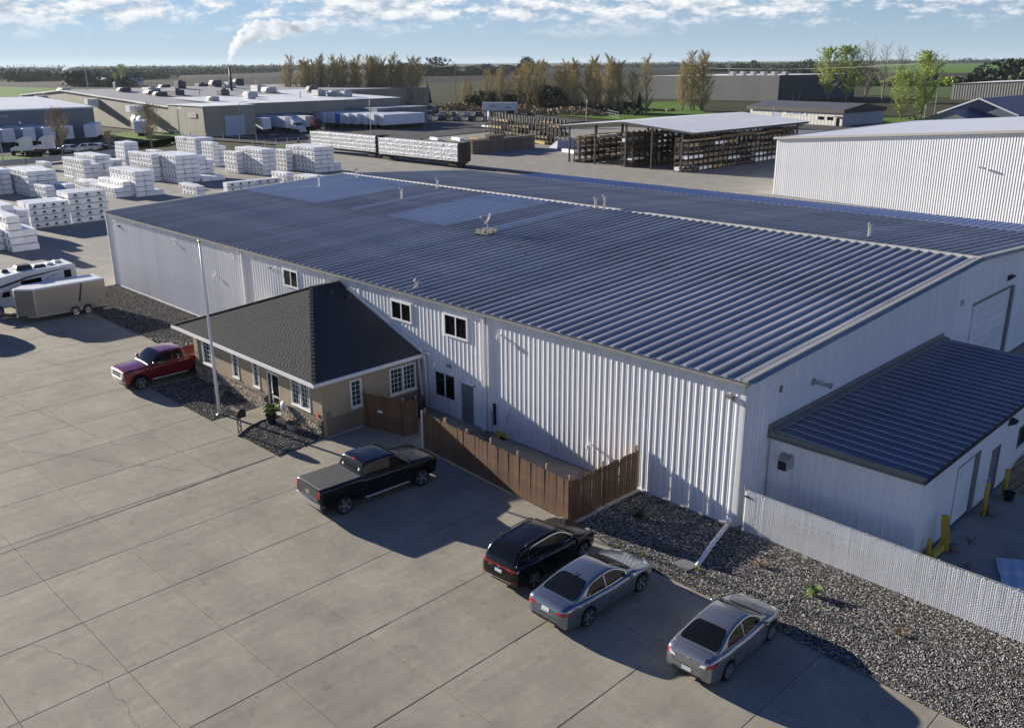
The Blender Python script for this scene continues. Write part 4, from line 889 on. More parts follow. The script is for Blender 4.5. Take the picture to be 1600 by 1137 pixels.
def green_house(S, n=40):
    g = S['gh']; zr = pchip(*zip(*g['roof'])); zt = pchip(*zip(*S['top'])); w = pchip(*zip(*S['wid'])); x0, x1 = g['roof'][0][0], g['roof'][-1][0]; full = max(p[1] for p in g['roof'])
    rings = []; sh = (S.get('side') or [(1, .87)])[-1][1]
    for i in range(n+1):
        x = x0+(x1-x0)*i/n; T = zt(x)-.015; Z = max(zr(x), T+.01); wb = w(x)*sh*g.get('wb', .99); wr = wb*g['tum']; fullh = full-T; half = []
        ed = min(.10, (Z-T)*.45)
        for q in (0, .3, .6, .85, 1): z = T+(Z-ed-T)*q; half.append((wb-(wb-wr)*((z-T)/fullh)**1.15, z))
        ye = half[-1][0]
        for a in (.25, .5, .75, 1): half.append((ye-ye*.16*(1-math.cos(a*math.pi/2)), Z-ed+ed*.78*math.sin(a*math.pi/2)))
        yl, zl = half[-1]
        for q in (.7, .4, .15, 0): half.append((yl*q, zl+(Z-zl)*(1-q*q)))
        rings.append([(x, y, z) for y, z in half]+[(x, -y, z) for y, z in half[-2::-1]])
    b = MB(); b.smooth = True; b.loft(rings, False); 
    return b, zr, zt
def build_car(name, label, S, loc, rz, group=None, detail=True):
    t = thing(name, label, S['cat'], loc, rz, group); P = S['paint']
    body = car_body(S, 84 if detail else 40); body.build('body', P, t)
    gh, zr, zt = green_house(S, 40 if detail else 16); gh.build('roof', P, t); bv = bvh_of([body, gh]); bvg = bvh_of([gh])
    g = S['gh']; GM = S.get('glass', M_glass)
    xr0, xr1 = g['rearglass']; xw0, xw1 = g['windscreen']; hw = pchip(*zip(*S['wid'])); sh = (S.get('side') or [(1, .87)])[-1][1]
    def yw(x): return hw(x)*sh
    nu = 10 if detail else 5
    stick(bvg, lambda u, v: (xw0+(xw1-xw0)*u, (v*2-1)*(1-.08*abs(2*u-1)**5)*(yw(xw0)*g['tum']*.9+(yw(xw1)*.95-yw(xw0)*g['tum']*.9)*u)), nu, nu, 'z', .008).build('windscreen', GM, t)
    if g.get('vertrear'):
        z0, z1 = g['vertrear']; stick(bvg, lambda u, v: ((u*2-1)*yw(xr0)*(.93-(1-g['tum'])*v*1.0), z0+(z1-z0)*v), nu, 6, 'x-', .008).build('rear_window', GM, t)
    else: stick(bvg, lambda u, v: (xr0+(xr1-xr0)*u, (v*2-1)*(1-.13*abs(2*u-1)**5)*(yw(xr0)*.9+(yw(xr1)*g['tum']*.9-yw(xr0)*.9)*u)), nu, nu, 'z', .008).build('rear_window', GM, t)
    for sd in ('y+', 'y-'):
        for a, c, ra, rc in g['windows']:
            def fn(u, v):
                x = a+(c-a)*u; lo = zt(x)+.035+g.get('lift', 0); hi = max(lo+.01, zr(x)-g.get('topgap', .10))
                if ra: q = min(1, u/ra); hi = lo+(hi-lo)*math.sqrt(max(0, 1-(1-q)**2)) if q < 1 else hi
                if rc: q = min(1, (1-u)/rc); hi = lo+(hi-lo)*math.sqrt(max(0, 1-(1-q)**2)) if q < 1 else hi
                return (x, lo+(hi-lo)*v)
            stick(bvg, fn, 14 if detail else 6, 5 if detail else 3, sd, .007).build('side_window', GM, t)
        if g.get('chrome'):
            xa, xc = g['windows'][0][0], g['windows'][-1][1]
            pts = []
            for k in range(31):
                x = xa-.02+(xc-xa+.04)*k/30; lo = zt(x)+.02; hi = max(lo+.015, zr(x)-g.get('topgap', .1)+.018); qq = k/30; ra = .16
                e = min(1, qq/ra) if g['windows'][0][2] else 1
                hi = lo+(hi-lo)*math.sqrt(max(0, 1-(1-e)**2)); pts.append((x, lo, hi))
            line = [(x, lo) for x, lo, hi in pts]+[(x, hi) for x, lo, hi in reversed(pts)]+[(pts[0][0], pts[0][1])]
            strip(bv, line, .022, sd, .011).build('window_trim', M_chrome, t)
    if detail:
        for sd in ('y+', 'y-'):
            for ln in S.get('seams', ()): strip(bv, ln, .012, sd, .0025).build('door_seam', M_black, t)
            for hx, hz in S.get('handles', ()): strip(bv, [(hx-.1, hz), (hx+.1, hz)], .035, sd, .025).build('door_handle', S.get('handle_mat', P), t)
        for ln in S.get('rearseams', ()): strip(bv, ln, .012, 'x-', .003).build('panel_seam', M_black, t)
        for ln in S.get('topseams', ()): strip(bv, ln, .012, 'z', .003).build('panel_seam', M_black, t)
    for nm, m, axis, quad, off in S.get('patches', ()):
        a, b_, c, d_ = quad
        stick(bv, lambda u, v: (a[0]*(1-u)*(1-v)+b_[0]*u*(1-v)+c[0]*u*v+d_[0]*(1-u)*v, a[1]*(1-u)*(1-v)+b_[1]*u*(1-v)+c[1]*u*v+d_[1]*(1-u)*v), 10 if detail else 4, 5 if detail else 2, axis, off).build(nm, m, t)
    if S.get('mirror'):
        mx_, my_, mz_ = S['mirror']; ms = S.get('mirror_s', 1)
        for s in (1, -1):
            b = MB(); b.smooth = True; b.grid(lambda u, v: (mx_+.07*ms*math.sin(math.pi*u)*math.cos(6.2832*v), s*(my_+.1*ms*math.cos(math.pi*u)*1), mz_+.075*ms*math.sin(math.pi*u)*math.sin(6.2832*v)), 8, 10); b.tube([(mx_, s*(my_-.02), mz_-.03), (mx_+.03, s*(my_-.18), mz_-.06)], .025, 6); b.build('mirror', S.get('mirror_mat', P), t)
    add_wheels(t, S['axles'], S['half'], S['r'], S['tw'], S.get('spokes', 5), S.get('style', 'single'), 28 if detail else 14)
    b = MB(); b.box(-S['L']/2+.25, -S['half']*.6, .17, S['L']/2-.25, S['half']*.6, .4); b.build('underbody', M_black, t)
    return t, bv

def mirror_quads(nm, m, axis, q, off):
    return [(nm, m, axis, q, off), (nm, m, axis, [(-a, b) if axis[0] == 'x' else (a, -b) for a, b in q], off)]
def sedan_spec(L, W, H, fo, wb, P, deck=1.0, r=.335, **k):
    h = L/2; fa = h-fo; ra = fa-wb; s = L/4.9
    top = [(-h, .60), (-h+.03, .80), (-h+.09, deck-.06), (-h+.2, deck+.0), (-h+.65*s, deck+.02), (-.6*s, .955), (.2, .93), (.95*s, .985), (1.15*s, .975), (1.6*s, .90), (h-.35, .775), (h-.14, .69), (h-.04, .60), (h, .50)]
    wid = [(-h, W*.30), (-h+.04, W*.38), (-h+.12, W*.435), (-h+.4, W*.475), (-h+.9, W*.495), (0, W*.5), (fa, W*.497), (h-.5, W*.475), (h-.25, W*.435), (h-.08, W*.36), (h, W*.27)]
    bot = [(-h, .42), (-h+.15, .30), (-h+.5, .22), (0, .18), (h-.6, .19), (h-.1, .23), (h, .30)]
    rz = [(-h+.46*s, deck+.01), (-h+.85*s, deck+.17), (-h+1.42*s, H-.085), (-h+1.95*s, H-.012), (-.15*s, H), (.15*s, H-.02), (.45*s, H-.115), (.8*s, H-.30), (1.18*s, .97)]
    S = dict(cat='car', L=L, half=W/2-.01, top=top, wid=wid, bot=bot, axles=(ra, fa), arch=r+.05, r=r, tw=.22, paint=P,
             gh=dict(roof=rz, tum=.74, rearglass=(-h+.60*s, -h+1.46*s), windscreen=(.28*s, 1.08*s), windows=[(-h+1.12*s, -.33*s, .35, 0), (-.25*s, .72*s, 0, 0)], chrome=k.get('chrome', True), topgap=.105),
             seams=[[(-.29*s, .28), (-.29*s, .6), (-.29*s, .95)], [(.86*s, .30), (.88*s, .6), (.84*s, .95)], [(-h+1.35*s, .72), (-h+1.25*s, .85), (-h+1.2*s, .98)], [(-h+1.35*s, .72), (-h+1.5*s, .42), (-h+1.6*s, .28)], [(-.9*s, .27), (.9*s, .27)]],
             handles=[(-.55*s, .80), (.42*s, .78)], mirror=(.78*s, W/2+.06, .99))
    return S
def lin(c): return tuple((x/255/12.92 if x/255 <= .04045 else ((x/255+.055)/1.055)**2.4) for x in c)

# grey-blue family sedan
P_mal = paint('grey_blue_paint', (.22, .25, .30), .75, .24)
S = sedan_spec(4.92, 1.855, 1.465, .95, 2.83, P_mal, 1.01, r=.345); S['style'] = 'double'; h = S['L']/2; S['rearseams'] = [[(-.86, .64), (0, .62), (.86, .64)], [(-.56, .98), (-.5, .68)], [(.56, .98), (.5, .68)]]
S['patches'] = mirror_quads('tail_lamp', M_red_l, 'x-', [(.42, .80), (.80, .78), (.86, .90), (.50, .88)], .008) + [
    ('number_plate', M_plate, 'x-', [(-.16, .73), (.16, .73), (.16, .87), (-.16, .87)], .012), ('lower_valance', M_black, 'x-', [(-.6, .40), (.6, .40), (.55, .48), (-.55, .48)], .006), ('deck_trim', M_chrome, 'x-', [(-.3, .69), (.3, .69), (.3, .705), (-.3, .705)], .01),
    ('wiper_cowl', M_black, 'z', [(1.1, -.62), (1.22, -.6), (1.22, .6), (1.1, .62)], .006), ('antenna_base', M_black, 'z', [(-1.05, -.05), (-.85, -.03), (-.85, .03), (-1.05, .05)], .03)] + mirror_quads('head_lamp', M_clear_l, 'z', [(2.0, .55), (2.3, .42), (2.2, .66), (1.95, .74)], .006)
S['topseams'] = [[(-h+.5, -.7), (-h+.46, 0), (-h+.5, .7)], [(1.25, -.72), (2.2, -.55)], [(1.25, .72), (2.2, .55)]]
mal, _ = build_car('parked_sedan', 'grey-blue sedan parked between the black crossover and the silver sedan', S, (-.75, -7.78, 0), R(90.6))
# silver compact sedan
P_maz = paint('warm_silver_paint', (.33, .34, .35), .75, .26)
S = sedan_spec(4.58, 1.755, 1.47, .93, 2.64, P_maz, 1.03, r=.32, chrome=False); h = S['L']/2; S['spokes'] = 7; S['glass'] = M_glass; S['rearseams'] = [[(-.8, .69), (0, .66), (.8, .69)], [(-.5, 1.0), (-.46, .7)], [(.5, 1.0), (.46, .7)]]
S['patches'] = mirror_quads('tail_lamp', M_red_l, 'x-', [(.60, .80), (.80, .84), (.80, .95), (.64, .92)], .008) + mirror_quads('reversing_lamp', M_clear_l, 'x-', [(.40, .79), (.60, .80), (.64, .92), (.44, .86)], .009) + [
    ('number_plate', M_plate, 'x-', [(-.16, .50), (.16, .50), (.16, .63), (-.16, .63)], .012), ('lower_valance', M_black, 'x-', [(-.55, .39), (.55, .39), (.5, .45), (-.5, .45)], .006), ('badge', M_chrome, 'x-', [(-.06, .88), (.06, .88), (.06, .95), (-.06, .95)], .012),
    ('wiper_cowl', M_black, 'z', [(1.02, -.58), (1.13, -.56), (1.13, .56), (1.02, .58)], .006), ('spoiler_lip', P_maz, 'z', [(-h+.06, -.55), (-h+.2, -.55), (-h+.2, .55), (-h+.06, .55)], .03)] + mirror_quads('head_lamp', M_clear_l, 'z', [(1.85, .52), (2.12, .4), (2.05, .62), (1.8, .7)], .006)
S['topseams'] = [[(-h+.46, -.66), (-h+.42, 0), (-h+.46, .66)], [(1.2, -.66), (2.05, -.5)], [(1.2, .66), (2.05, .5)]]
build_car('parked_sedan', 'silver compact sedan parked alone at the right, nose to the gravel', S, (3.98, -6.98, 0), R(92.3))
# black crossover
P_blk = paint('black_paint', (.008, .008, .010), .0, .2)
L, W, H = 4.5, 1.855, 1.66; h = L/2; fa, wb, r = h-.91, 2.67, .355
S = dict(cat='suv', L=L, half=W/2-.01, paint=P_blk, axles=(fa-wb, fa), arch=r+.055, r=r, tw=.225, spokes=5, style='double', flare=.03,
  top=[(-h, .62), (-h+.03, .9), (-h+.1, 1.04), (-h+.3, 1.10), (-.5, 1.06), (.3, 1.03), (.9, 1.08), (1.1, 1.07), (1.6, 1.01), (h-.28, .90), (h-.1, .80), (h-.03, .7), (h, .55)],
  wid=[(-h, W*.34), (-h+.04, W*.42), (-h+.12, W*.455), (-h+.5, W*.485), (0, W*.5), (fa, W*.497), (h-.4, W*.48), (h-.15, W*.44), (h-.05, W*.38), (h, W*.31)], bot=[(-h, .45), (-h+.2, .33), (0, .23), (h-.4, .25), (h, .36)],
  gh=dict(roof=[(-h+.02, 1.04), (-h+.10, 1.18), (-h+.38, 1.50), (-h+.62, H-.06), (-h+1.2, H-.015), (-.3, H), (.1, H-.03), (.42, H-.13), (.8, H-.37), (1.18, 1.07)], tum=.80, rearglass=(-h+.12, -h+.46), windscreen=(.26, 1.06), windows=[(-h+.75, -.95, .6, 0), (-.9, -.1, 0, 0), (-.02, .78, 0, 0)], chrome=True, topgap=.12),
  seams=[[(-.06, .32), (-.06, 1.0)], [(.92, .35), (.9, 1.02)], [(-1.02, .8), (-.98, 1.04)], [(-1.02, .8), (-.85, .35)]], handles=[(-.75, .93), (.25, .91)], mirror=(.82, W/2+.07, 1.1))
S['patches'] = mirror_quads('tail_lamp', M_red_l, 'x-', [(.30, .93), (.72, .90), (.78, 1.01), (.34, .99)], .01) + [('light_bar', M_red_l, 'x-', [(-.32, .945), (.32, .945), (.32, .98), (-.32, .98)], .009), ('number_plate', M_plate, 'x-', [(-.16, .72), (.16, .72), (.16, .84), (-.16, .84)], .012), ('bumper_trim', M_steel, 'x-', [(-.62, .46), (.62, .46), (.6, .5), (-.6, .5)], .012), ('badge', M_chrome, 'x-', [(-.05, .9), (.05, .9), (.05, .93), (-.05, .93)], .013), ('badge', M_chrome, 'x-', [(.3, .86), (.48, .86), (.48, .885), (.3, .885)], .012),
   ('wiper_cowl', M_black, 'z', [(1.08, -.6), (1.2, -.58), (1.2, .58), (1.08, .6)], .006)] + mirror_quads('reflector', M_red_l, 'x-', [(.55, .52), (.76, .53), (.76, .57), (.55, .56)], .012) + mirror_quads('head_lamp', M_clear_l, 'z', [(1.8, .6), (2.1, .5), (2.05, .7), (1.75, .76)], .006)
S['rearseams'] = [[(-.84, .66), (0, .62), (.84, .66)], [(-.6, .9), (-.62, .66)], [(.6, .9), (.62, .66)]]
S['topseams'] = [[(-1.45, y), (0.05, y)] for y in (-.45, -.22, 0, .22, .45)] + [[(1.25, -.68), (2.0, -.55)], [(1.25, .68), (2.0, .55)]]
suv, bvs = build_car('parked_crossover', 'black crossover parked by the corner of the picket fence', S, (-3.58, -7.4, 0), R(92))
for s in (1, -1): b = MB(); b.smooth = True; b.tube([(-1.5, s*.60, 1.585), (-1.42, s*.60, 1.66), (-.6, s*.61, 1.685), (.1, s*.60, 1.66), (.2, s*.6, 1.60)], .02, 6); b.build('roof_rail', M_black, suv)

# pickups
def pickup_spec(P, L, wbase, cab_r, bedlen):
    h = L/2; W = 2.03; H = 1.90; fa = h-.92; ra = fa-wbase; r = .40; bx1 = -h+.1+bedlen; c0 = bx1+.04; c1 = .83 if 0 else fa-.92
    S = dict(cat='pickup truck', L=L, half=W/2-.015, paint=P, axles=(ra, fa), arch=r+.075, r=r, tw=.265, spokes=5, style='single', flare=.03, crown=.045,
      side=((0, .955), (.1, .985), (.3, 1.0), (.5, .995), (.7, .985), (.86, .985), (.95, .965), (1, .93)),
      top=[(-h, .95), (-h+.02, 1.2), (-h+.06, 1.335), (-h+.3, 1.345), (bx1, 1.345), (bx1+.06, 1.30), (c0+.2, 1.275), (fa-.75, 1.235), (fa-.48, 1.25), (fa-.1, 1.225), (h-.3, 1.16), (h-.1, 1.10), (h-.03, 1.02), (h, .85)],
      wid=[(-h, W*.455), (-h+.04, W*.485), (-h+.2, W*.495), (0, W*.5), (fa, W*.5), (h-.35, W*.487), (h-.1, W*.45), (h-.03, W*.42), (h, W*.38)], bot=[(-h, .66), (-h+.3, .56), (ra+.5, .46), (0, .42), (fa-.5, .42), (h-.2, .44), (h, .56)], bed=(-h+.1, bx1, .82),
      gh=dict(roof=[(c0-.03, 1.30), (c0+.02, 1.42), (c0+.17, 1.78), (c0+.34, H-.02), (c0+.9, H), (fa-1.5, H-.012), (fa-1.28, H-.05), (fa-.95, H-.27), (fa-.5, 1.24)], tum=.84, wb=.985, rearglass=(c0, c0+.2), vertrear=(1.38, 1.74), windscreen=(fa-1.36, fa-.6), windows=[(c0+.33, c0+cab_r, 0, 0), (c0+cab_r+.1, fa-.88, 0, 0)], topgap=.115, lift=.01),
      seams=[[(c0+.16, .5), (c0+.16, 1.28)], [(c0+cab_r+.05, .5), (c0+cab_r+.05, 1.28)], [(fa-.76, .9), (fa-.76, 1.22)], [(bx1+.02, .6), (bx1+.02, 1.32)]], handles=[(c0+cab_r-.18, 1.1), (c0+cab_r+.3, 1.1)], mirror=(fa-.82, W/2+.12, 1.38), mirror_s=1.35, mirror_mat=P)
    S['x'] = (c0, c1, fa, ra, bx1, h); return S
def cross_badge(t, x, z, s=1.0, sgn=-1):
    b = MB(); b.box(x-.012, -.16*s, z-.03*s, x+.012, .16*s, z+.03*s); b.box(x-.014, -.06*s, z-.065*s, x+.014, .06*s, z+.065*s); b.build('badge', M_steel, t)
P_tr = paint('black_truck_paint', (.007, .007, .009), .0, .16)
S = pickup_spec(P_tr, 5.9, 3.88, 1.2, 1.86); c0, c1, fa, ra, bx1, h = S['x']
S['patches'] = mirror_quads('tail_lamp', M_red_l, 'x-', [(.80, 1.0), (.93, 1.0), (.93, 1.3), (.80, 1.3)], .012)+mirror_quads('tail_lamp_side', M_red_l, 'y+', [(-h+.01, 1.0), (-h+.14, 1.0), (-h+.14, 1.3), (-h+.01, 1.3)], .008)[:1]+[('tailgate', mat('dark_tailgate', (.035, .035, .038), .35, coat=.5), 'x-', [(-.76, .84), (.76, .84), (.76, 1.31), (-.76, 1.31)], .008), ('brake_lamp', M_red_l, 'z', [(c0+.2, -.1), (c0+.25, -.1), (c0+.25, .1), (c0+.2, .1)], .012), ('wiper_cowl', M_black, 'z', [(fa-.59, -.75), (fa-.49, -.73), (fa-.49, .73), (fa-.59, .75)], .006)]
S['topseams'] = [[(fa-.45, y), (h-.35, y*.9)] for y in (-.45, .45)]+[[(c0+.4, y), (fa-2.0, y)] for y in (-.5, -.25, 0, .25, .5)]
def finish_pickup(t, S, bumper=M_chrome, step=M_steel):
    c0, c1, fa, ra, bx1, h = S['x']
    b = MB(); b.smooth = False; b.loft([[(-h-.07+abs(y)**3*.08, y, z) for z in (.56, .78)]+[(-h+.12, y, z) for z in (.78, .56)] for y in [-.93+.155*k for k in range(13)]], True, True); b.build('rear_bumper', bumper, t)
    b = MB(); b.loft([[(h+.05-abs(y)**3*.14, y, z) for z in (.5, .74)]+[(h-.18, y, z) for z in (.74, .5)] for y in [-.92+.153*k for k in range(13)]], True, True); b.build('front_bumper', bumper, t)
    for s in (1, -1):
        b = MB(); b.smooth = True; b.tube([(c0+.1, s*.93, .46), (c0+.2, s*1.0, .44), (fa-.75, s*1.0, .44), (fa-.65, s*.93, .46)], .045, 8); b.build('side_step', step, t)
    cross_badge(t, -h-.005, 1.05)
blk, bvb = build_car('pickup_truck', 'black crew-cab pickup with grey bed cover parked by the picket fence', S, (-12.83, -8.25, 0), R(86.6)); finish_pickup(blk, S)
b = MB(); b.bbox(-h+.08, -.87, 1.34, bx1+.04, .87, 1.375, .012); b.build('bed_cover', mat('grey_vinyl', (.055, .056, .058), .65, bump=.2, bscale=80), blk)
b = MB()
for s in (1, -1): b.box(c0-.02, s*.6-.05, 1.47, c0+.005, s*.6+.05, 1.57)
stick(bvb, lambda u, v: (.55+.09*(u), 1.43+.1*v), 2, 2, 'x-', .012).build('window_decal', M_white, blk); stick(bvb, lambda u, v: (-.64+.09*u, 1.52+.1*v), 2, 2, 'x-', .012).build('window_decal', M_white, blk)
P_red = paint('dark_red_paint', (.20, .012, .018), .35, .22)
S = pickup_spec(P_red, 5.75, 3.645, .85, 1.75); c0, c1, fa, ra, bx1, h = S['x']; S['spokes'] = 6
S['patches'] = mirror_quads('tail_lamp', M_red_l, 'x-', [(.80, 1.0), (.93, 1.0), (.93, 1.3), (.80, 1.3)], .012)+mirror_quads('head_lamp', M_clear_l, 'x+', [(.52, .80), (.86, .80), (.86, 1.04), (.52, 1.04)], .012)+[('grille', M_chrome, 'x+', [(-.5, .78), (.5, .78), (.5, 1.04), (-.5, 1.04)], .010), ('grille_slot', M_black, 'x+', [(-.48, .80), (.48, .80), (.48, .88), (-.48, .88)], .016), ('grille_slot', M_black, 'x+', [(-.48, .93), (.48, .93), (.48, 1.02), (-.48, 1.02)], .016), ('wiper_cowl', M_black, 'z', [(fa-.59, -.75), (fa-.49, -.73), (fa-.49, .73), (fa-.59, .75)], .006)]
S['topseams'] = [[(fa-.45, y), (h-.3, y*.9)] for y in (-.4, .4)]
red, _ = build_car('pickup_truck', 'dark red pickup with chrome front parked beside the office', S, (-33.72, -7.62, 0), R(-90)); finish_pickup(red, S)

# ------------------------------------------------------------------ motorhome and cargo trailer
tr = thing('cargo_trailer', 'tan enclosed V-nose cargo trailer with black side stripe', 'trailer', (-53.1, -3.75, 0), 0)
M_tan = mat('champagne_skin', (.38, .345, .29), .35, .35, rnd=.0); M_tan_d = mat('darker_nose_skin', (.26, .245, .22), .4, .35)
TW, TL, TZ0, TZ1 = 2.15, 5.0, .40, 2.42   # rear at y=0, front towards -y
def tro(z, i): return [(TW/2-i, -.0-i, z), (TW/2-i, -TL+.0, z), (.15, -TL-1.0+i, z), (-.15, -TL-1.0+i, z), (-TW/2+i, -TL, z), (-TW/2+i, -i, z)]
b = MB(); b.loft([tro(TZ0, 0), tro(TZ1-.1, 0)], True, True); b.build('shell', M_tan, tr)
b = MB(); b.loft([tro(TZ1-.1, -.012), tro(TZ1-.03, .0), tro(TZ1, .09)], True, True); b.build('roof', M_white, tr)
b = MB(); b.loft([tro(TZ0-.06, -.012), tro(TZ0+.03, -.012)], True, True); b.build('bottom_rail', M_steel, tr)
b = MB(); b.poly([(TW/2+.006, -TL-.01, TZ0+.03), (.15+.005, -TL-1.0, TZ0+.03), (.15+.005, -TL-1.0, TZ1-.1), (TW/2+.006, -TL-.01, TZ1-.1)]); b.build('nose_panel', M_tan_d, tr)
b = MB(); b.box(TW/2-.03, -TL-.05, TZ0, TW/2+.014, -TL+.05, TZ1-.1); b.build('corner_post', M_steel, tr)
b = MB(); b.poly([(TW/2+.006, -2.05, 1.0), (TW/2+.006, -1.9, 1.0), (TW/2+.006, -1.62, TZ1-.12), (TW/2+.006, -1.74, TZ1-.12)]); b.build('stripe', M_black, tr)
b = MB(); b.smooth = True; b.loft([[(TW/2+x, -1.9+.95*c, .33+.52*s+.0) for x in (.0, .12)] for c, s in [(-math.cos(math.pi*k/12)*1.0, math.sin(math.pi*k/12)**.5) for k in range(13)]], False); b.build('fender', M_steel, tr)
for yy in (-2.35, -1.48):
    for s in (1, -1): 
        ty, ba, ri = wheel_meshes(.34, .2, 6, 'single'); wl = ob('wheel', None, tr, (s*(TW/2-.02), yy, .34), R(-90)*s); ob('tyre', ty, wl); ob('rim_barrel', ba, wl); ob('rim', ri, wl)
b = MB(); b.bar((.7, -TL-.2, .4), (0, -TL-2.0, .42), .07, .1); b.bar((-.7, -TL-.2, .4), (0, -TL-2.0, .42), .07, .1); b.cyl(.0, -TL-1.55, .03, .75, .035, 8); b.build('hitch', M_black, tr)
for z in (1.0, 1.2): MB().box(TW/2-.01, -.05, z, TW/2+.02, .02, z+.06).build('hinge', M_black, tr)
MB().box(TW/2, -.6, .75, TW/2+.01, -.48, .83).build('marker_lamp', M_red_l, tr)

rv = thing('motorhome', 'white motorhome with black swoosh graphics and dark windows', 'motorhome', (-56.9, -4.4, 0), 0)
RW, RL = 2.5, 4.75
def prof(): return [(0, .55), (0, 3.02), (-.12, 3.12), (-RL+.6, 3.0), (-RL-.7, 2.82), (-RL-1.35, 2.45), (-RL-1.5, 2.05), (-RL-1.2, 1.86), (-RL-.1, 1.82), (-RL, 1.7), (-RL, .55)]
pr = prof(); b = MB(); b.loft([[(x, y, z) for y, z in pr] for x in (RW/2-.04, -RW/2+.04)], True, False)
b.add([(RW/2-.04, y, z) for y, z in pr], [tuple(range(len(pr)))]); b.add([(-RW/2+.04, y, z) for y, z in pr], [tuple(range(len(pr)-1, -1, -1))]); body = b; b.build('coach_body', M_white, rv)
b = MB(); b.loft([[(x*RW/2, y, z) for y, z in pr[1:6]] for x in (.9, -.9)], False); 
cab = MB(); cab.smooth = True
cpr = [(0, .5, 1.0), (0, 1.8, .86), (-.55, 1.78, .84), (-1.0, 1.28, .92), (-1.75, 1.12, .9), (-1.95, .9, .84), (-1.95, .5, .82)]
cab.loft([[(s*hw_, -RL+y, z) for (y, z, hw_) in cpr] for s in (1, -1)], True, False); cab.add([(hw_, -RL+y, z) for y, z, hw_ in cpr], [tuple(range(7))]); cab.add([(-hw_, -RL+y, z) for y, z, hw_ in cpr], [tuple(range(6, -1, -1))]); cab.build('cab', M_white, rv)
XS = RW/2-.034
def side_poly(nm, pts, m, d=.0): b = MB(); b.poly([(XS+d, y, z) for y, z in pts]); b.build(nm, m, rv)
side_poly('window', [(-4.0, 1.65), (-2.55, 1.7), (-2.55, 2.45), (-4.0, 2.38)], M_glass, .012); side_poly('window', [(-.9, 2.12), (-.38, 2.14), (-.38, 2.72), (-.9, 2.7)], M_glass, .012)
side_poly('cab_window', [(-RL-.05, 1.3), (-RL-.62, 1.3), (-RL-.5, 1.68), (-RL-.05, 1.7)], M_glass, -.25)
side_poly('swoosh', [(-RL-1.3, 2.0), (-RL-.5, 2.1), (-3.5, 2.5), (-1.6, 2.74), (-.2, 2.86), (-1.6, 2.82), (-3.5, 2.64), (-RL-.6, 2.24)], M_black, .006); side_poly('swoosh', [(-RL+.1, 1.0), (-3.2, 1.12), (-1.4, 1.05), (-3.2, 1.2), (-RL+.1, 1.12)], M_black, .006)
side_poly('swoosh', [(-2.5, 2.1), (-1.8, 2.42), (-1.0, 2.62), (-1.7, 2.5)], M_black, .008); side_poly('hatch', [(-4.3, .7), (-3.6, .7), (-3.6, .95), (-4.3, .95)], M_black, .006); side_poly('door', [(-2.3, .62), (-1.6, .62), (-1.6, 2.4), (-2.3, 2.4)], mat('off_white', (.72, .72, .72), .4), .004)
def rbox(nm, x, y, z, sx, sy, sz, m): b = MB(); b.loft([[(x+u*sx*q, y+v*sy*q2, z+zz) for u, v in ((-.5, -.5), (.5, -.5), (.5, .5), (-.5, .5))] for q, q2, zz in ((1, 1, 0), (1, 1, sz*.55), (.8, .8, sz))], True, True); b.build(nm, m, rv)
rbox('air_conditioner', .1, -3.4, 3.02, .8, 1.1, .34, M_black); rbox('roof_vent', -.2, -4.6, 2.97, .45, .45, .17, M_black); rbox('roof_pod', .3, -2.3, 3.06, .35, .9, .16, M_black); rbox('roof_vent', .1, -1.5, 3.1, .5, .5, .14, M_white); rbox('roof_vent', -.3, -.8, 3.11, .5, .5, .14, M_white)
b = MB(); b.tube([(.2, -1.0, 3.1), (.2, -1.0, 3.35), (.2, -.7, 3.38)], .012, 5); b.tube([(.0, -1.2, 3.35), (.4, -.9, 3.38)], .012, 5); b.build('aerial', M_steel, rv)
ty, ba, ri = wheel_meshes(.39, .24, 6, 'single')
for yy in (-RL-1.05, -1.5):
    for s in (1, -1): wl = ob('wheel', None, rv, (s*(1.0 if yy < -5 else RW/2-.14), yy, .39), R(-90)*s); ob('tyre', ty, wl); ob('rim_barrel', ba, wl); ob('rim', ri, wl)
b = MB(); b.box(-1.0, -RL+.05, .35, 1.0, -.1, .56); b.build('chassis', M_black, rv)
b = MB(); b.box(.95, -RL-.95, 1.25, 1.25, -RL-.85, 1.55); b.build('mirror', M_black, rv)

# ------------------------------------------------------------------ wrapped lumber in the yard
M_wrap = mat('lumber_wrap', (.84, .845, .85), .38, var=.07, vscale=1.4, rnd=.07, bump=.5, bscale=3)
M_mark = mat('printed_mark', (.03, .055, .07), .5); M_mark_g = mat('printed_mark_green', (.06, .13, .06), .5)
PL, PW, PH = 4.3, 1.26, .66
def package_mesh(seed):
    r3 = random.Random(seed); b = MB(); n = 7; rings = []
    for i in range(n+1):
        x = -PL*i/n; e = 0 if 0 < i < n else .012; j = lambda a: r3.uniform(-a, a)
        rings.append([(x, e+j(.006), .0+e), (x+j(.01), PW-e+j(.006), e), (x, PW-e+.008+j(.014), PH*.5), (x, PW-e+j(.006), PH-.02-e), (x, PW-.04-e, PH-e+j(.008)), (x, PW*.5, PH-e+j(.014)), (x, .04+e, PH-e+j(.008)), (x, e+j(.006), PH-.02-e), (x, e-.008-j(.014), PH*.5)])
    b.loft(rings, True, True); b.box(-PL*.2-.05, .02, -.055, -PL*.2+.05, PW-.02, 0); b.box(-PL*.8-.05, .02, -.055, -PL*.8+.05, PW-.02, 0); return b.mesh('lumber_package', M_wrap)
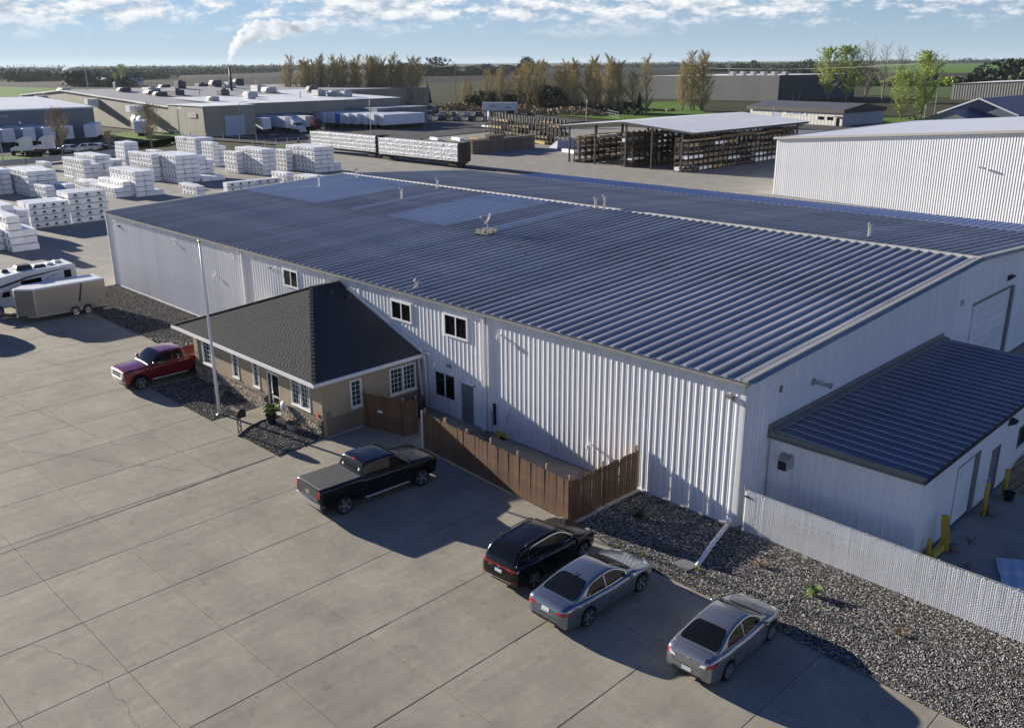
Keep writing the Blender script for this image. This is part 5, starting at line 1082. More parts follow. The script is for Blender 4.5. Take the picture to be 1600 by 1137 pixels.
def mark_mesh(n, green=False):
    """row of printed tree emblems with a bar of lettering under each"""
    b = MB()
    for k in range(n):
        x = -PL*(k+.6)/(n+.2); z = .16; s = .68 if green else .6
        for y, sg in ((-.024, 1), (PW+.026, -1)):
            P = lambda u, v: (x+sg*u*s, y, z+v*s)
            pts = [P(-.30, .12), P(.30, .12), P(.33, .26), P(.22, .42), P(.1, .5), P(0, .56), P(-.1, .5), P(-.22, .42), P(-.33, .26)]
            b.poly(pts if sg > 0 else pts[::-1])
            q = [P(-.06, -.02), P(.06, -.02), P(.06, .12), P(-.06, .12)]; b.poly(q if sg > 0 else q[::-1])
            for a, c in ((-.55, -.14), (-.1, .2), (.25, .6)): q = [P(a, -.14), P(c, -.14), P(c, -.06), P(a, -.06)]; b.poly(q if sg > 0 else q[::-1])
    return b.mesh('printed_emblems', M_mark_g if green else M_mark)
PKM = [package_mesh(k) for k in range(6)]; MKM = [mark_mesh(4), mark_mesh(5), mark_mesh(3, True)]
NUM = ['', 'one', 'two', 'three', 'four', 'five', 'six', 'seven']; NCNT = [0]
def stack(x1, y0, nlen, cols, where, orient='x', mk=0, seed=0):
    r3 = random.Random(int(abs(x1*7+y0*13))+seed)
    for c, hgt_ in enumerate(cols):
        for l in range(nlen):
            for k in range(hgt_):
                if nlen*len(cols)*hgt_ > 12 and 0 < c < len(cols)-1 and k < hgt_-1 and l > 0: continue   # buried inside the stack
                jx, jy = r3.uniform(-.06, .06), r3.uniform(-.05, .05)
                lab = 'package %s layer up, row %s%s, %s' % (ORD[k+1], NUM[c+1], [', near', ', behind', ', far'][min(l, 2)] if nlen > 1 else '', where)
                z = k*(PH+.055)-.1+.06
                if orient == 'x': loc, rz = (x1-l*(PL+.12)+jx, y0+c*(PW+.06)+jy, z), R(r3.uniform(-.6, .6))
                else: loc, rz = (x1-c*(PW+.06)+jy-0, y0+l*(PL+.15)+jx, z), R(90)+R(r3.uniform(-.6, .6)); 
                if orient != 'x': loc = (loc[0], loc[1]+PL*0, z); rz += math.pi
                o = tag(ob('lumber_package', r3.choice(PKM), None, loc, rz), lab, 'lumber package', 'wrapped lumber packages '+where); NCNT[0] += 1
                ob('printed_emblems', MKM[mk], o)
stack(-81.3, -1.5, 2, [5, 3], 'stack nearest the motorhome'); stack(-83.4, -2.75, 1, [3], 'low stack at left edge by the motorhome')
stack(-90.0, .6, 1, [5, 4], 'stack right behind the motorhome stack')
# packages lying across: the long printed sides face the warehouse
def stack_y(xf, y0, n, h, deep, where, mk):
    r3 = random.Random(int(xf*3+y0*5))
    for d in range(deep):
        for l in range(n):
            for k in range(h):
                if d > 0 and k < h-1: continue
                o = tag(ob('lumber_package', r3.choice(PKM), None, (xf-d*(PW+.08)+r3.uniform(-.04, .04), y0+l*(PL+.1)+r3.uniform(-.05, .05), k*(PH+.055)-.04), R(90)+math.pi), 'package %s layer up, %s, %s' % (ORD[k+1], ['front row', 'second row', 'third row'][d] + (', left' if l == 0 and n > 1 else ', right' if n > 1 else ''), where), 'lumber package', 'wrapped lumber packages '+where)
                ob('printed_emblems', MKM[mk], o); NCNT[0] += 1
stack_y(-95.65, 4.6, 1, 4, 3, 'blue-printed stack facing the warehouse corner', 0); stack_y(-95.9, 9.15, 1, 5, 3, 'green-printed stack facing the warehouse corner', 2)
stack(-128.3, 9.2, 2, [5, 5, 5], 'stack at the left edge, rear'); stack(-122.3, 13.5, 2, [5, 5, 5], 'tall stack left of centre'); stack(-115.5, 13.4, 1, [3, 2, 3], 'low stack before the tall left one')
stack(-133, 25.1, 2, [5, 4], 'stepped stack left of middle, rear'); stack(-138.8, 29.2, 2, [5, 5], 'narrow rear stack left of middle'); stack(-122.7, 21.3, 1, [2, 2], 'low pair before the stepped stack')
stack(-111.0, 23.9, 2, [5, 5, 1], 'stepped stack in the middle of the yard'); stack(-112.5, 21.4, 2, [2, 3], 'low front of the middle stepped stack')
stack(-121.2, 34.7, 2, [6, 6, 6], 'six-high stack right of middle'); stack(-126.5, 33.3, 2, [6], 'six-high row behind the right-of-middle stack')
stack(-125.2, 40.4, 1, [5, 4], 'shaded stack beside the six-high one'); stack(-120.4, 38.4, 1, [1, 1, 1], 'single layer before the shaded stack')
stack(-161, 57.6, 2, [5, 5, 5], 'farthest stack near the grass'); stack(-152.5, 39.8, 1, [6, 6], 'tall narrow stack at the rear'); stack(-148, 43.6, 1, [4, 3], 'step of the tall rear stack')
stack(-152, 36.2, 1, [2, 2], 'low pair near the rear verge'); stack(-157.2, 27.2, 1, [2], 'lone low stack near the rear verge')
stack(-120.4, 49.2, 2, [6, 6], 'tall stack left of the rail cars'); stack(-126.6, 47.9, 1, [5], 'five-high row behind the tall stack by the rail cars'); stack(-140, 50.6, 1, [6, 5], 'rear stack between tall stacks')
stack(-117.2, 57.2, 2, [6, 6, 6, 2], 'tall stack nearest the rail cars'); stack(-123.5, 55.6, 1, [5], 'five-high row left of the rail-car stack')
stack(-105.4, 30.0, 1, [2], 'low stack peeking over the warehouse eave'); stack(-113, 33.0, 1, [1], 'single low package behind the eave stack')
stack_y(-107, 34.9, 2, 2, 1, 'printed pair peeking over the roof corner', 2); stack(-104.5, 43.9, 1, [3], 'three-high block above the roof corner'); stack(-103, 46.9, 1, [2, 2], 'low block beside the ridge end')

# ------------------------------------------------------------------ rail cars
M_rail_br = mat('rail_car_brown', (.055, .042, .035), .7, var=.2, vscale=1)
BLn, BWn, BHn = 3.72, 1.22, .72
def bundle_mesh(seed):
    r3 = random.Random(seed+40); b = MB(); n = 9; rings = []
    for i in range(n+1):
        x = BLn*i/n; j = lambda a: r3.uniform(-a, a)
        rings.append([(x, j(.01), 0), (x, -.02+j(.03), BHn*.33), (x, -.02+j(.03), BHn*.66), (x, j(.01), BHn-.02), (x, .05, BHn+j(.01)), (x, BWn-.05, BHn+j(.01)), (x, BWn, BHn-.02), (x, BWn, 0)])
    b.loft(rings, True, True); return b.mesh('lumber_bundle', M_wrap)
BDM = [bundle_mesh(k) for k in range(5)]
b = MB()
for k in range(5):
    for (u0, u1, v0, v1) in ((-.1, .1, .3, .48), (-.16, .16, .2, .25)):
        x = .45+k*.72; b.quad((x+u0, -.056, v0), (x+u1, -.056, v0), (x+u1, -.056, v1), (x+u0, -.056, v1))
BMK = b.mesh('printed_emblems', mat('faint_mark', (.16, .17, .18), .6))
def rail_car(x1, y, label, where):
    t = thing('centerbeam_rail_car', label, 'rail car', (x1, y, -.02)); Lc = 24.2
    MB().box(-Lc+.5, -1.35, .95, -.5, 1.35, 1.12).build('deck', M_rail_br, t); MB().box(-Lc+1.0, -.25, .55, -1.0, .25, .95).build('sill', M_rail_br, t)
    for x in (-.62, -Lc+.5): MB().box(x, -1.4, 1.12, x+.14, 1.4, 4.35).build('bulkhead', M_rail_br, t)
    for x in (-.46, -Lc+.36):
        for yy in (-1.25, -.4, .4, 1.25): MB().box(x, yy-.06, 1.12, x+.12, yy+.06, 4.3).build('bulkhead_rib', M_rail_br, t)
    MB().box(-Lc+.7, -.2, 4.05, -.65, .2, 4.28).build('top_chord', M_rail_br, t)
    for k in range(13): MB().box(-Lc+1.2+k*1.8, -.06, 1.12, -Lc+1.32+k*1.8, .06, 4.05).build('center_post', M_rail_br, t)
    for bx in (-2.6, -Lc+2.6):
        bg_ = ob('bogie', None, t, (bx, 0, 0)); MB().box(-1.1, -1.15, .35, 1.1, -1.0, .7).build('side_frame', M_rail_br, bg_); MB().box(-1.1, 1.0, .35, 1.1, 1.15, .7).build('side_frame', M_rail_br, bg_)
        for wx_ in (-.85, .85):
            b = MB(); lathe_y(b, [(.02, -.82), (.45, -.82), (.45, -.7), (.08, -.68), (.08, .68), (.45, .7), (.45, .82), (.02, .82)], wx_, 0, .5, 16); b.build('wheel_set', M_black, bg_)
    MB().box(-.5, -.15, .75, .25, .15, 1.0).build('coupler', M_black, t)
    for l in range(6):
        for k in range(4):
            r3 = random.Random(l*9+k+int(x1)); o = tag(ob('lumber_bundle', r3.choice(BDM), None, (x1-Lc+.85+l*(BLn+.06)+.02, y-1.52+r3.uniform(-.03, .02), 1.14+k*(BHn+.03)-.02)), 'lumber bundle on %s rail car, %s layer up, %s from left' % (where, ORD[k+1], ORD[l+1]), 'lumber bundle', 'lumber bundles on the %s rail car' % where); ob('printed_emblems', BMK, o)
        o = tag(ob('lumber_bundle', BDM[l % 5], None, (x1-Lc+.85+l*(BLn+.06), y+.28, 1.12+3*(BHn+.03))), 'top bundle on far side of %s rail car, %s from left' % (where, ORD[l+1]), 'lumber bundle', 'lumber bundles on the %s rail car' % where)
rail_car(-103.8, 79.6, 'nearer centerbeam rail car loaded with white wrapped lumber', 'nearer'); rail_car(-129.2, 80.8, 'farther centerbeam rail car loaded with white wrapped lumber', 'farther')
b = MB()
for yy in (-.72, .72): b.box(-175, yy-.035, -.1, -80, yy+.035, .04)
tag(b.build('railway_track', M_rail_br, None, (0, 80.2, .0)), kind='structure')

# ------------------------------------------------------------------ open lumber shed and racks
M_pole = mat('dark_steel_post', (.03, .03, .034), .6); M_shedroof = mat('white_shed_roof', (.66, .68, .72), .4, .2, var=.05, vscale=.3)
sd = thing('lumber_shed', 'open-sided lumber shed with pale low gable roof on dark posts', 'shed', (-85, 99.2, -.1))
for s, nm in ((-1, 'roof_slope'), (1, 'roof_slope')):
    rr = ob(nm, None, sd)
    for k in range(39):
        b = MB(); b.add([(0, k, 7.72), (s*15.0, k, 6.5), (s*15.0, k+.93, 6.5), (0, k+.93, 7.72), (0, k+.93, 7.79), (s*15.0, k+.93, 6.57), (s*15.0, k+1, 6.57), (0, k+1, 7.79)], [(0, 1, 2, 3), (3, 2, 5, 4), (4, 5, 6, 7)]); b.build('roof_panel', M_shedroof, rr)
b = MB(); b.add([(-15, -.05, 6.2), (0, -.05, 7.4), (15, -.05, 6.2), (15, -.05, 6.5), (0, -.05, 7.7), (-15, -.05, 6.5)], [(0, 1, 4, 5), (1, 2, 3, 4)]); b.build('gable_beam', M_pole, sd)
for x in (-14.6, 14.6): MB().box(x-.1, 0, 6.1, x+.1, 39, 6.45).build('eave_beam', M_pole, sd)
for y in (.3, 8, 16, 24, 32, 38.6):
    for x, h in ((-12.4, 6.6), (-6.2, 7.1), (.8, 7.6), (6.4, 7.1), (12.6, 6.6)):
        if y > 1 and abs(x) > 6 or y < 1 or x == .8: MB().box(x-.13, y-.13, 0, x+.13, y+.13, h).build('post', M_pole, sd)
M_tim = [mat('fresh_lumber', (.32, .25, .16), .8, var=.2, vscale=2, rnd=.2), mat('weathered_lumber', (.22, .18, .135), .85, var=.25, vscale=2, rnd=.2), mat('yellow_lumber', (.36, .29, .12), .8, var=.15, rnd=.15), M_wrap, mat('dark_lumber', (.11, .085, .06), .85, var=.2, rnd=.2)]
def timber_mesh(L, w, h, m, rows):
    b = MB(); b.box(-w/2, 0, 0, w/2, L, h)
    for k in range(1, rows): b.box(-w/2-.012, .05, k*h/rows-.01, w/2+.012, L-.05, k*h/rows+.004)
    b.box(-w/2-.02, L*.2, -.02, w/2+.02, L*.2+.06, h+.012); b.box(-w/2-.02, L*.8, -.02, w/2+.02, L*.8+.06, h+.012); return b.mesh('timber_bundle', m)
TBM = {}
def timber(L, w, h, mi):
    k = (round(L, 1), round(w, 1), round(h, 1), mi)
    if k not in TBM: TBM[k] = timber_mesh(k[0], k[1], k[2], M_tim[mi], 4)
    return TBM[k]
KN = ['bare', 'weathered', 'yellow', 'white wrapped', 'dark brown']
def rack(x, y, n, sp, h, levels, label, where, rz=0, side=(1, -1), dens=.8, seed=1, arm=1.25, outer=True):
    """cantilever rack: posts along y, arms to either side, bundles lying on the arms"""
    t = thing('cantilever_rack', label, 'rack', (x, y, -.1), rz); r3 = random.Random(seed); pm = MB().box(-.15, -.12, 0, .15, .12, h).mesh('post', M_pole); um = MB().box(-.07, -.07, 0, .07, .07, h*.86).mesh('upright', M_pole); am = MB().box(0, -.05, -.08, arm, .05, .04).mesh('arm', M_pole)
    for k in range(n):
        ob('post', pm, t, (0, k*sp, 0)); MB
        for s in side:
            for z in levels: ob('arm', am, t, (s*.1, k*sp, z), 0 if s > 0 else math.pi)
            ob('arm', am, t, (s*.1, k*sp, .1), 0 if s > 0 else math.pi)
            if outer: ob('upright', um, t, (s*(arm+.12), k*sp+.2, 0))
    M3 = Matrix.Translation((x, y, -.1)) @ Matrix.Rotation(rz, 4, 'Z'); cnt = 0
    for s in side:
        for li, z in enumerate([.1]+list(levels)):
            yy = -.3+r3.uniform(0, .8)
            while yy < (n-1)*sp-2:
                L = r3.choice((3.6, 4.8, 6.0))
                if r3.random() < dens:
                    mi = r3.choices(range(5), (2, 4, .5, 1.6, 4))[0]; hh = r3.choice((.3, .45, .6)); cnt += 1
                    p = M3 @ Vector((s*(.12+arm*.5), yy, z+.06)); o = ob('timber_bundle', timber(L, 1.0, hh, mi), None, p, rz)
                    tag(o, '%s bundle, %s level, %s along %s side, %s' % (KN[mi].split()[0], ORD[li+1], ORD[min(40, 1+int(yy/3))], 'right' if s > 0 else 'left', where), 'timber bundle', 'timber bundles on '+where)
                yy += L+.3
rack(-72.6, 99.6, 24, 1.5, 5.7, (1.15, 2.1, 3.05, 4.0, 4.95), 'cantilever rack along the right side of the lumber shed', 'right shed rack', seed=4, dens=.92)
rack(-84.0, 99.6, 18, 1.7, 6.0, (1.2, 2.2, 3.2, 4.2, 5.2), 'cantilever rack under the ridge of the lumber shed', 'middle shed rack', seed=5, dens=.95)
rack(-95.6, 100.2, 14, 1.8, 4.8, (1.2, 2.2, 3.2, 4.1), 'cantilever rack along the left side of the lumber shed', 'left shed rack', seed=6, dens=.95)
rack(-121, 124.5, 22, 1.75, 5.6, (1.1, 2.0, 2.9, 3.8), 'long cantilever rack behind the brown stacks, front row', 'front yard rack', rz=R(73), seed=7, dens=.42)
rack(-130, 132, 18, 1.75, 5.2, (1.1, 2.0, 2.9, 3.8), 'long cantilever rack behind the brown stacks, rear row', 'rear yard rack', rz=R(73), seed=8, dens=.6)
def brown_stack(x, y, n, h, where, mi=4):
    for c in range(n):
        for k in range(h[c]):
            o = ob('timber_bundle', timber(4.6, 1.1, .6, mi), None, (x-.3*c, y+c*4.9, -.1+k*.68+.06), R(2)); tag(o, '%s bundle, %s layer up, column %s of %s' % (KN[mi], ORD[k+1], NUM[c+1], where), 'timber bundle', 'timber bundles in '+where)
brown_stack(-122.2, 97.4, 4, (4, 5, 4, 4), 'brown row past the rail cars', 1)
brown_stack(-123.6, 98.2, 3, (4, 4, 4), 'rear brown row past the rail cars', 4)
t = thing('pipe_pile', 'pyramid of pale plastic pipes right of the brown timber row', 'pipe pile', (-118.6, 118.2, -.1), R(-18))
pm_ = MB(); pm_.tube([(0, 0, 0), (0, 6, 0)], .12, 6); pm_ = pm_.mesh('pipe', mat('pale_pipe', (.5, .54, .62), .45))
for k in range(7):
    for i in range(14-2*k): ob('pipe', pm_, t, (-1.7+i*.25+k*.25, k*.15, .13+k*.22))
for i, (x, y, mi) in enumerate(((-148, 118, 3), (-144, 120.5, 2), (-138, 121, 0), (-131, 123.5, 3), (-126, 124, 2), (-152, 114.5, 3), (-140, 116.5, 1), (-133, 118.5, 0), (-106.5, 112, 3), (-104, 118, 2), (-107.5, 121, 3))): tag(ob('timber_bundle', timber(5.4, 1.1, .6, mi), None, (x, y, -.05), R(70)), '%s timber on the ground, %s from left among yard racks' % (KN[mi], ORD[i+1]), 'timber bundle', 'loose timber bundles among the yard racks')

# ------------------------------------------------------------------ white building on the right
def sheet_wall(par, a, c, ztop0, ztop1, m, sheet=.9144, z0=.05, sub=3, depth=.035, name='wall_panel'):
    """ribbed wall between two ground points, one object per sheet; outward is to the right of a->c"""
    a = Vector((*a, 0)); c = Vector((*c, 0)); L = (c-a).length; n = max(1, round(L/sheet)); s = L/n; rz = math.atan2(c.y-a.y, c.x-a.x)
    w = ob('wall', None, par, a, rz)
    for k in range(n):
        z1, z2 = ztop0+(ztop1-ztop0)*k/n, ztop0+(ztop1-ztop0)*(k+1)/n; pr = []
        for q in range(sub): x = q*s/sub; u = s/sub; pr += [(x, 0), (x+u*.55, 0), (x+u*.66, -depth), (x+u*.88, -depth), (x+u*.99, 0)]
        pr.append((s, 0)); b = MB(); b.loft([[(x, y, z0) for x, y in pr], [(x, y, z1+(z2-z1)*x/s) for x, y in pr]], False); b.build(name, m, w, (k*s, 0, 0))
    return w
M_w2 = mat('white_sheet_b', (.76, .77, .79), .42, var=.04, vscale=.4, rnd=.03)
wb2 = thing('white_building', 'large white ribbed metal building at the right edge', 'building', (0, 0, -.1))
sheet_wall(wb2, (-47.4, 85.6), (-8, 81.0), 7.6, 10.7, M_w2, .9144, sub=3, depth=.034)
sheet_wall(wb2, (-48, 133), (-47.4, 85.6), 7.6, 7.6, M_w2, 2.0, sub=3)
b = MB(); b.add([(-47.7, 85.3, 7.66), (-8, 80.7, 10.8), (-8, 130, 10.8), (-48.2, 133.2, 7.66)], [(0, 1, 2, 3)]); b.build('roof', M_shedroof, wb2)
b = MB(); b.bar((-47.7, 85.25, 7.62), (-8, 80.65, 10.75), .1, .28); b.bar((-47.75, 85.3, 7.6), (-48.3, 133, 7.6), .12, .3); b.build('trim', M_grey_trim, wb2)
b = MB(); b.bar((-19.9, 82.0, 6.0), (-19.2, 81.85, 5.9), .25, .2); b.build('wall_lamp', M_dark_trim, wb2)

# ------------------------------------------------------------------ factory at the left
M_beige = mat('beige_panel', (.33, .30, .245), .7, var=.05, vscale=.2, rnd=.04); M_wroof = mat('white_membrane', (.92, .91, .88), .42, var=.05, vscale=.05); M_groof = mat('grey_membrane', (.34, .33, .34), .7, var=.12, vscale=.05); M_bluegrey = mat('blue_grey_panel', (.17, .20, .22), .6, var=.06, vscale=.3, rnd=.05)
def flat_wall(par, a, c, z0, z1a, z1b, m, step, th=.2, name='wall_panel'):
    a = Vector((*a, 0)); c = Vector((*c, 0)); L = (c-a).length; n = max(1, round(L/step)); s = L/n; w = ob('wall', None, par, a, math.atan2(c.y-a.y, c.x-a.x))
    for k in range(n):
        za, zb_ = z1a+(z1b-z1a)*k/n, z1a+(z1b-z1a)*(k+1)/n; b = MB(); x0, x1 = k*s+.03, (k+1)*s-.03
        b.add([(x0, 0, z0), (x1, 0, z0), (x1, 0, zb_), (x0, 0, za), (x0, th, z0), (x1, th, z0), (x1, th, zb_), (x0, th, za)], [(0, 1, 2, 3), (5, 4, 7, 6), (4, 0, 3, 7), (1, 5, 6, 2), (3, 2, 6, 7)]); b.build(name, m, w)
    MB().box(0, .05, z0, L, th-.02, min(z1a, z1b)-.1).build('wall_core', M_dark_trim, w); return w
fa_ = thing('factory', 'sprawling beige factory with bright white roof at the left', 'factory', (0, 0, -.1))
flat_wall(fa_, (-346, 84), (-306, 84), 0, 7.8, 10.0, M_beige, 6); flat_wall(fa_, (-306, 84), (-228, 84), 0, 10.0, 6.9, M_beige, 6)
flat_wall(fa_, (-228, 83.6), (-208, 83.6), 0, 7.5, 7.5, M_beige, 5); flat_wall(fa_, (-208, 83.6), (-208, 98), 0, 7.5, 7.4, M_beige, 4.8)
flat_wall(fa_, (-222, 98.2), (-222, 126), 4.2, 7.2, 7.2, M_beige, 14); flat_wall(fa_, (-222, 126), (-222, 158), 0, 7.2, 7.2, M_beige, 10.6); flat_wall(fa_, (-222, 158), (-345, 158), 0, 7.2, 7.8, M_beige, 20)
b = MB(); b.add([(-306, 83.8, 10.1), (-228, 83.8, 7.0), (-228, 158, 7.0), (-306, 158, 10.1)], [(0, 1, 2, 3)]); b.add([(-346, 83.8, 7.9), (-306, 83.8, 10.1), (-306, 158, 10.1), (-346, 158, 7.9)], [(0, 1, 2, 3)]); b.build('gable_roof', M_groof, fa_)
b = MB(); b.add([(-250, 97.5, 8.02), (-221.7, 97.5, 7.3), (-221.7, 158.3, 7.3), (-250, 158.3, 8.02)], [(0, 1, 2, 3)]); b.add([(-278, 97.5, 8.7), (-250, 97.5, 8.021), (-250, 158.3, 8.021), (-278, 158.3, 9.05)], [(0, 1, 2, 3)]); b.build('white_roof', M_wroof, fa_)
b = MB(); b.box(-228.2, 83.4, 7.5, -207.8, 98.2, 7.62); b.build('block_roof', M_wroof, fa_)
b = MB(); b.bar((-346.3, 83.7, 7.85), (-306, 83.7, 10.05), .3, .35); b.bar((-306, 83.7, 10.05), (-228, 83.7, 6.95), .3, .35); b.build('rake_trim', M_wroof, fa_)
MB().box(-222.1, 98.2, 0, -221.7, 126, 4.15).build('dock_wall', M_dark_trim, fa_); MB().box(-224, 98.2, 4.0, -218.5, 126, 4.25).build('dock_canopy', M_bluegrey, fa_)
MB().box(-208.05, 89.2, 0, -207.85, 94.8, 5.0).build('overhead_door', mat('pale_blue_door', (.45, .52, .62), .5), fa_); MB().box(-216.5, 83.45, 4.6, -212, 83.58, 5.8).build('sign_board', mat('faded_sign', (.48, .46, .42), .6), fa_)
b = MB(); b.add([(-213.9, 83.44, 5.0), (-212.6, 83.44, 5.0), (-212.6, 83.44, 5.15), (-213.9, 83.44, 5.15)], [(0, 1, 2, 3)]); b.add([(-216, 83.44, 5.3), (-213, 83.44, 5.3), (-213, 83.44, 5.45), (-216, 83.44, 5.45)], [(0, 1, 2, 3)]); b.build('sign_lettering', M_dark_trim, fa_)
for x, z, s in ((-322, 7.2, 1.2), (-277, 6.9, 1.4), (-246, 5.6, 1.6)):
    b = MB(); b.loft([[(x+u*s, 83.9, z+v*s) for u, v in ((-1, -1), (1, -1), (1, .8), (-1, .8))], [(x+u*s*.9, 83.9-2.4*s, z+v*s) for u, v in ((-1, -.3), (1, -.3), (1, .8), (-1, .8))]], True, True); b.build('wall_hood', M_wroof, fa_)
MB().box(-252.6, 83.7, 2.4, -250.6, 83.88, 6.4).build('pale_door', M_wroof, fa_)
flat_wall(fa_, (-420, 160), (-300, 160), 0, 7.6, 7.6, M_beige, 20); flat_wall(fa_, (-300, 160), (-300, 235), 0, 7.6, 7.6, M_beige, 15); b = MB(); b.box(-420, 160, 7.6, -300, 236, 7.8); b.build('rear_roof', M_groof, fa_)
M_unit = mat('roof_unit_metal', (.42, .43, .44), .5, .3); M_unit_d = mat('dark_roof_unit', (.08, .08, .1), .6)
nu = 0
for i, (x, y, w, d, h, m) in enumerate(((-326, 92, 5, 3, 1.4, 0), (-300, 100, 2, 2, 2.6, 1), (-290, 98, 4, 3, 1.5, 1), (-283, 104, 5, 4, 1.6, 0), (-276, 101, 6, 3, 1.7, 1), (-270, 106, 6, 3, 1.8, 1), (-268, 100, 4, 3, 1.5, 1), (-300, 122, 3, 3, 2.5, 1), (-305, 138, 4, 3, 2.4, 1), (-298, 140, 3, 3, 2.0, 0), (-310, 150, 3, 3, 2.8, 1), (-262, 118, 3, 3, 1.9, 1), (-252, 122, 4, 3, 1.6, 0), (-242, 116, 3, 2.5, 1.6, 0), (-238, 102, 3, 2.5, 1.3, 0), (-275, 138, 5, 3, 2.2, 0), (-268, 138, 5, 3, 2.0, 0), (-244, 142, 4, 3, 1.9, 0), (-240, 145, 3, 3, 1.8, 0), (-236, 147, 3, 3, 1.8, 0), (-330, 130, 4, 3, 2, 1), (-340, 150, 4, 4, 2.4, 1), (-260, 150, 3, 3, 2.4, 1))):
    z = 10.1-(x+306)*(3.1/78) if x > -306 else 10.1+(x+306)*(2.2/40)
    if x > -278 and y > 97.5: z = 8.02+(-x-250)*.0255 if x < -250 else 7.3+(-x-221.7)*.0254
    t = thing('rooftop_unit', '%s rooftop unit, %s from left on the factory roof' % (('pale', 'dark')[m], ORD[i+1]), 'rooftop unit', (x, y, z-.2), R(rng.uniform(-3, 3)), 'rooftop units on the factory'); mm = (M_unit, M_unit_d)[m]
    MB().bbox(-w/2, -d/2, .25, w/2, d/2, h, .12).build('casing', mm, t); MB().box(-w/2+.1, -d/2+.1, 0, w/2-.1, d/2-.1, .25).build('curb', M_dark_trim, t)
    b = MB(); b.cyl(w*.2, 0, h, h+.4, d*.22, 10) if i % 2 else b.loft([[(-w*.3, -d/2, h*.4), (w*.3, -d/2, h*.4), (w*.3, -d/2, h*.9), (-w*.3, -d/2, h*.9)], [(-w*.3, -d/2-.8, h*.4), (w*.3, -d/2-.8, h*.4), (w*.3, -d/2-.1, h*.9), (-w*.3, -d/2-.1, h*.9)]], True, True); b.build('fan_hood' if i % 2 else 'intake_hood', mm, t)
for i, (x, y, h, z) in enumerate(((-315, 96, 6.5, 9.2), (-296, 110, 2.2, 9.6), (-258, 108, 2.2, 8.0), (-290, 146, 2.4, 9.4), (-236, 130, 1.8, 7.5))): t = thing('roof_pipe', 'thin vent mast on the factory roof, %s from left' % ORD[i+1], 'vent pipe', (x, y, z)); MB().cyl(0, 0, -.4, h, .18, 8).build('pipe', M_unit, t); MB().cyl(0, 0, h-.1, h+.25, .32, 8, .1).build('cap', M_unit, t)
ch = thing('smokestack', 'tall black smokestack with a white plume on the factory roof', 'smokestack', (-282, 131.8, 8.6)); b = MB(); b.smooth = True; b.tube([(0, 0, 0), (0, 0, 8.4)], [.42, .34], 14); b.build('stack', M_black, ch); MB().cyl(0, 0, -.3, .8, 1.3, 12, .6).build('base_cone', M_black, ch); MB().tube([(0, 0, 8.3), (0, 0, 8.55)], .4, 14).build('rim', M_black, ch)
for i, x in enumerate((-229.5, -226.5)):
    t = thing('silo_tank', 'white horizontal tank beside the factory wall, %s' % ('rear' if i == 0 else 'front'), 'tank', (x-12, 80.5, 3.2)); b = MB(); b.smooth = True; b.tube([(-2, 0, 0), (-1.7, 0, 0), (1.7, 0, 0), (2, 0, 0)], [.5, 1.1, 1.1, .5], 14); b.build('shell', M_white, t); MB().box(-1.2, -.7, -3.2, -1, .7, -.8).build('leg', M_dark_trim, t); MB().box(1, -.7, -3.2, 1.2, .7, -.8).build('leg', M_dark_trim, t)
# grey-blue warehouse at the left edge
gw = thing('grey_warehouse', 'blue-grey warehouse with white roof at the left edge', 'warehouse', (0, 0, -.1))
flat_wall(gw, (-229, -10), (-229, 64.2), 0, 7.7, 7.7, M_bluegrey, 8); flat_wall(gw, (-229, 64.2), (-300, 64.2), 0, 7.7, 8.5, M_beige, 10)
b = MB(); b.add([(-228.6, -10, 7.75), (-228.6, 64.5, 7.75), (-270, 64.5, 9.4), (-270, -10, 9.4)], [(0, 1, 2, 3)]); b.add([(-270, -10, 9.4), (-270, 64.5, 9.4), (-312, 64.5, 7.7), (-312, -10, 7.7)], [(0, 1, 2, 3)]); b.build('roof', M_wroof, gw); MB().box(-228.75, -10, 7.4, -228.5, 64.5, 7.76).build('eave_trim', M_wroof, gw)
MB().box(-228.9, 30, 2.9, -228.2, 53, 3.2).build('dock_canopy', M_dark_trim, gw)
for y in (41, 46, 52): MB().box(-228.95, y, 4.2, -228.7, y+.5, 4.9).build('wall_lamp', M_white, gw)
# factory office
fo = thing('factory_office', 'low blue-grey flat-roofed office before the factory', 'office building', (0, 0, -.1))
flat_wall(fo, (-207.5, 138), (-207.5, 157), 0, 5.0, 5.0, M_bluegrey, 6); flat_wall(fo, (-221.5, 137.9), (-207.5, 137.9), 0, 5.0, 5.0, M_bluegrey, 5); flat_wall(fo, (-207.5, 157.2), (-221, 157.2), 0, 5, 5, M_bluegrey, 5); MB().box(-222, 137.8, 4.9, -207.3, 157.4, 5.1).build('roof', M_groof, fo); MB().box(-207.48, 138.5, 3.4, -207.2, 156.5, 3.6).build('band', M_dark_trim, fo)
for k in range(5): MB().box(-207.45, 139.5+k*3.6, 1.2, -207.25, 141.5+k*3.6, 2.9).build('window', M_glass, fo)

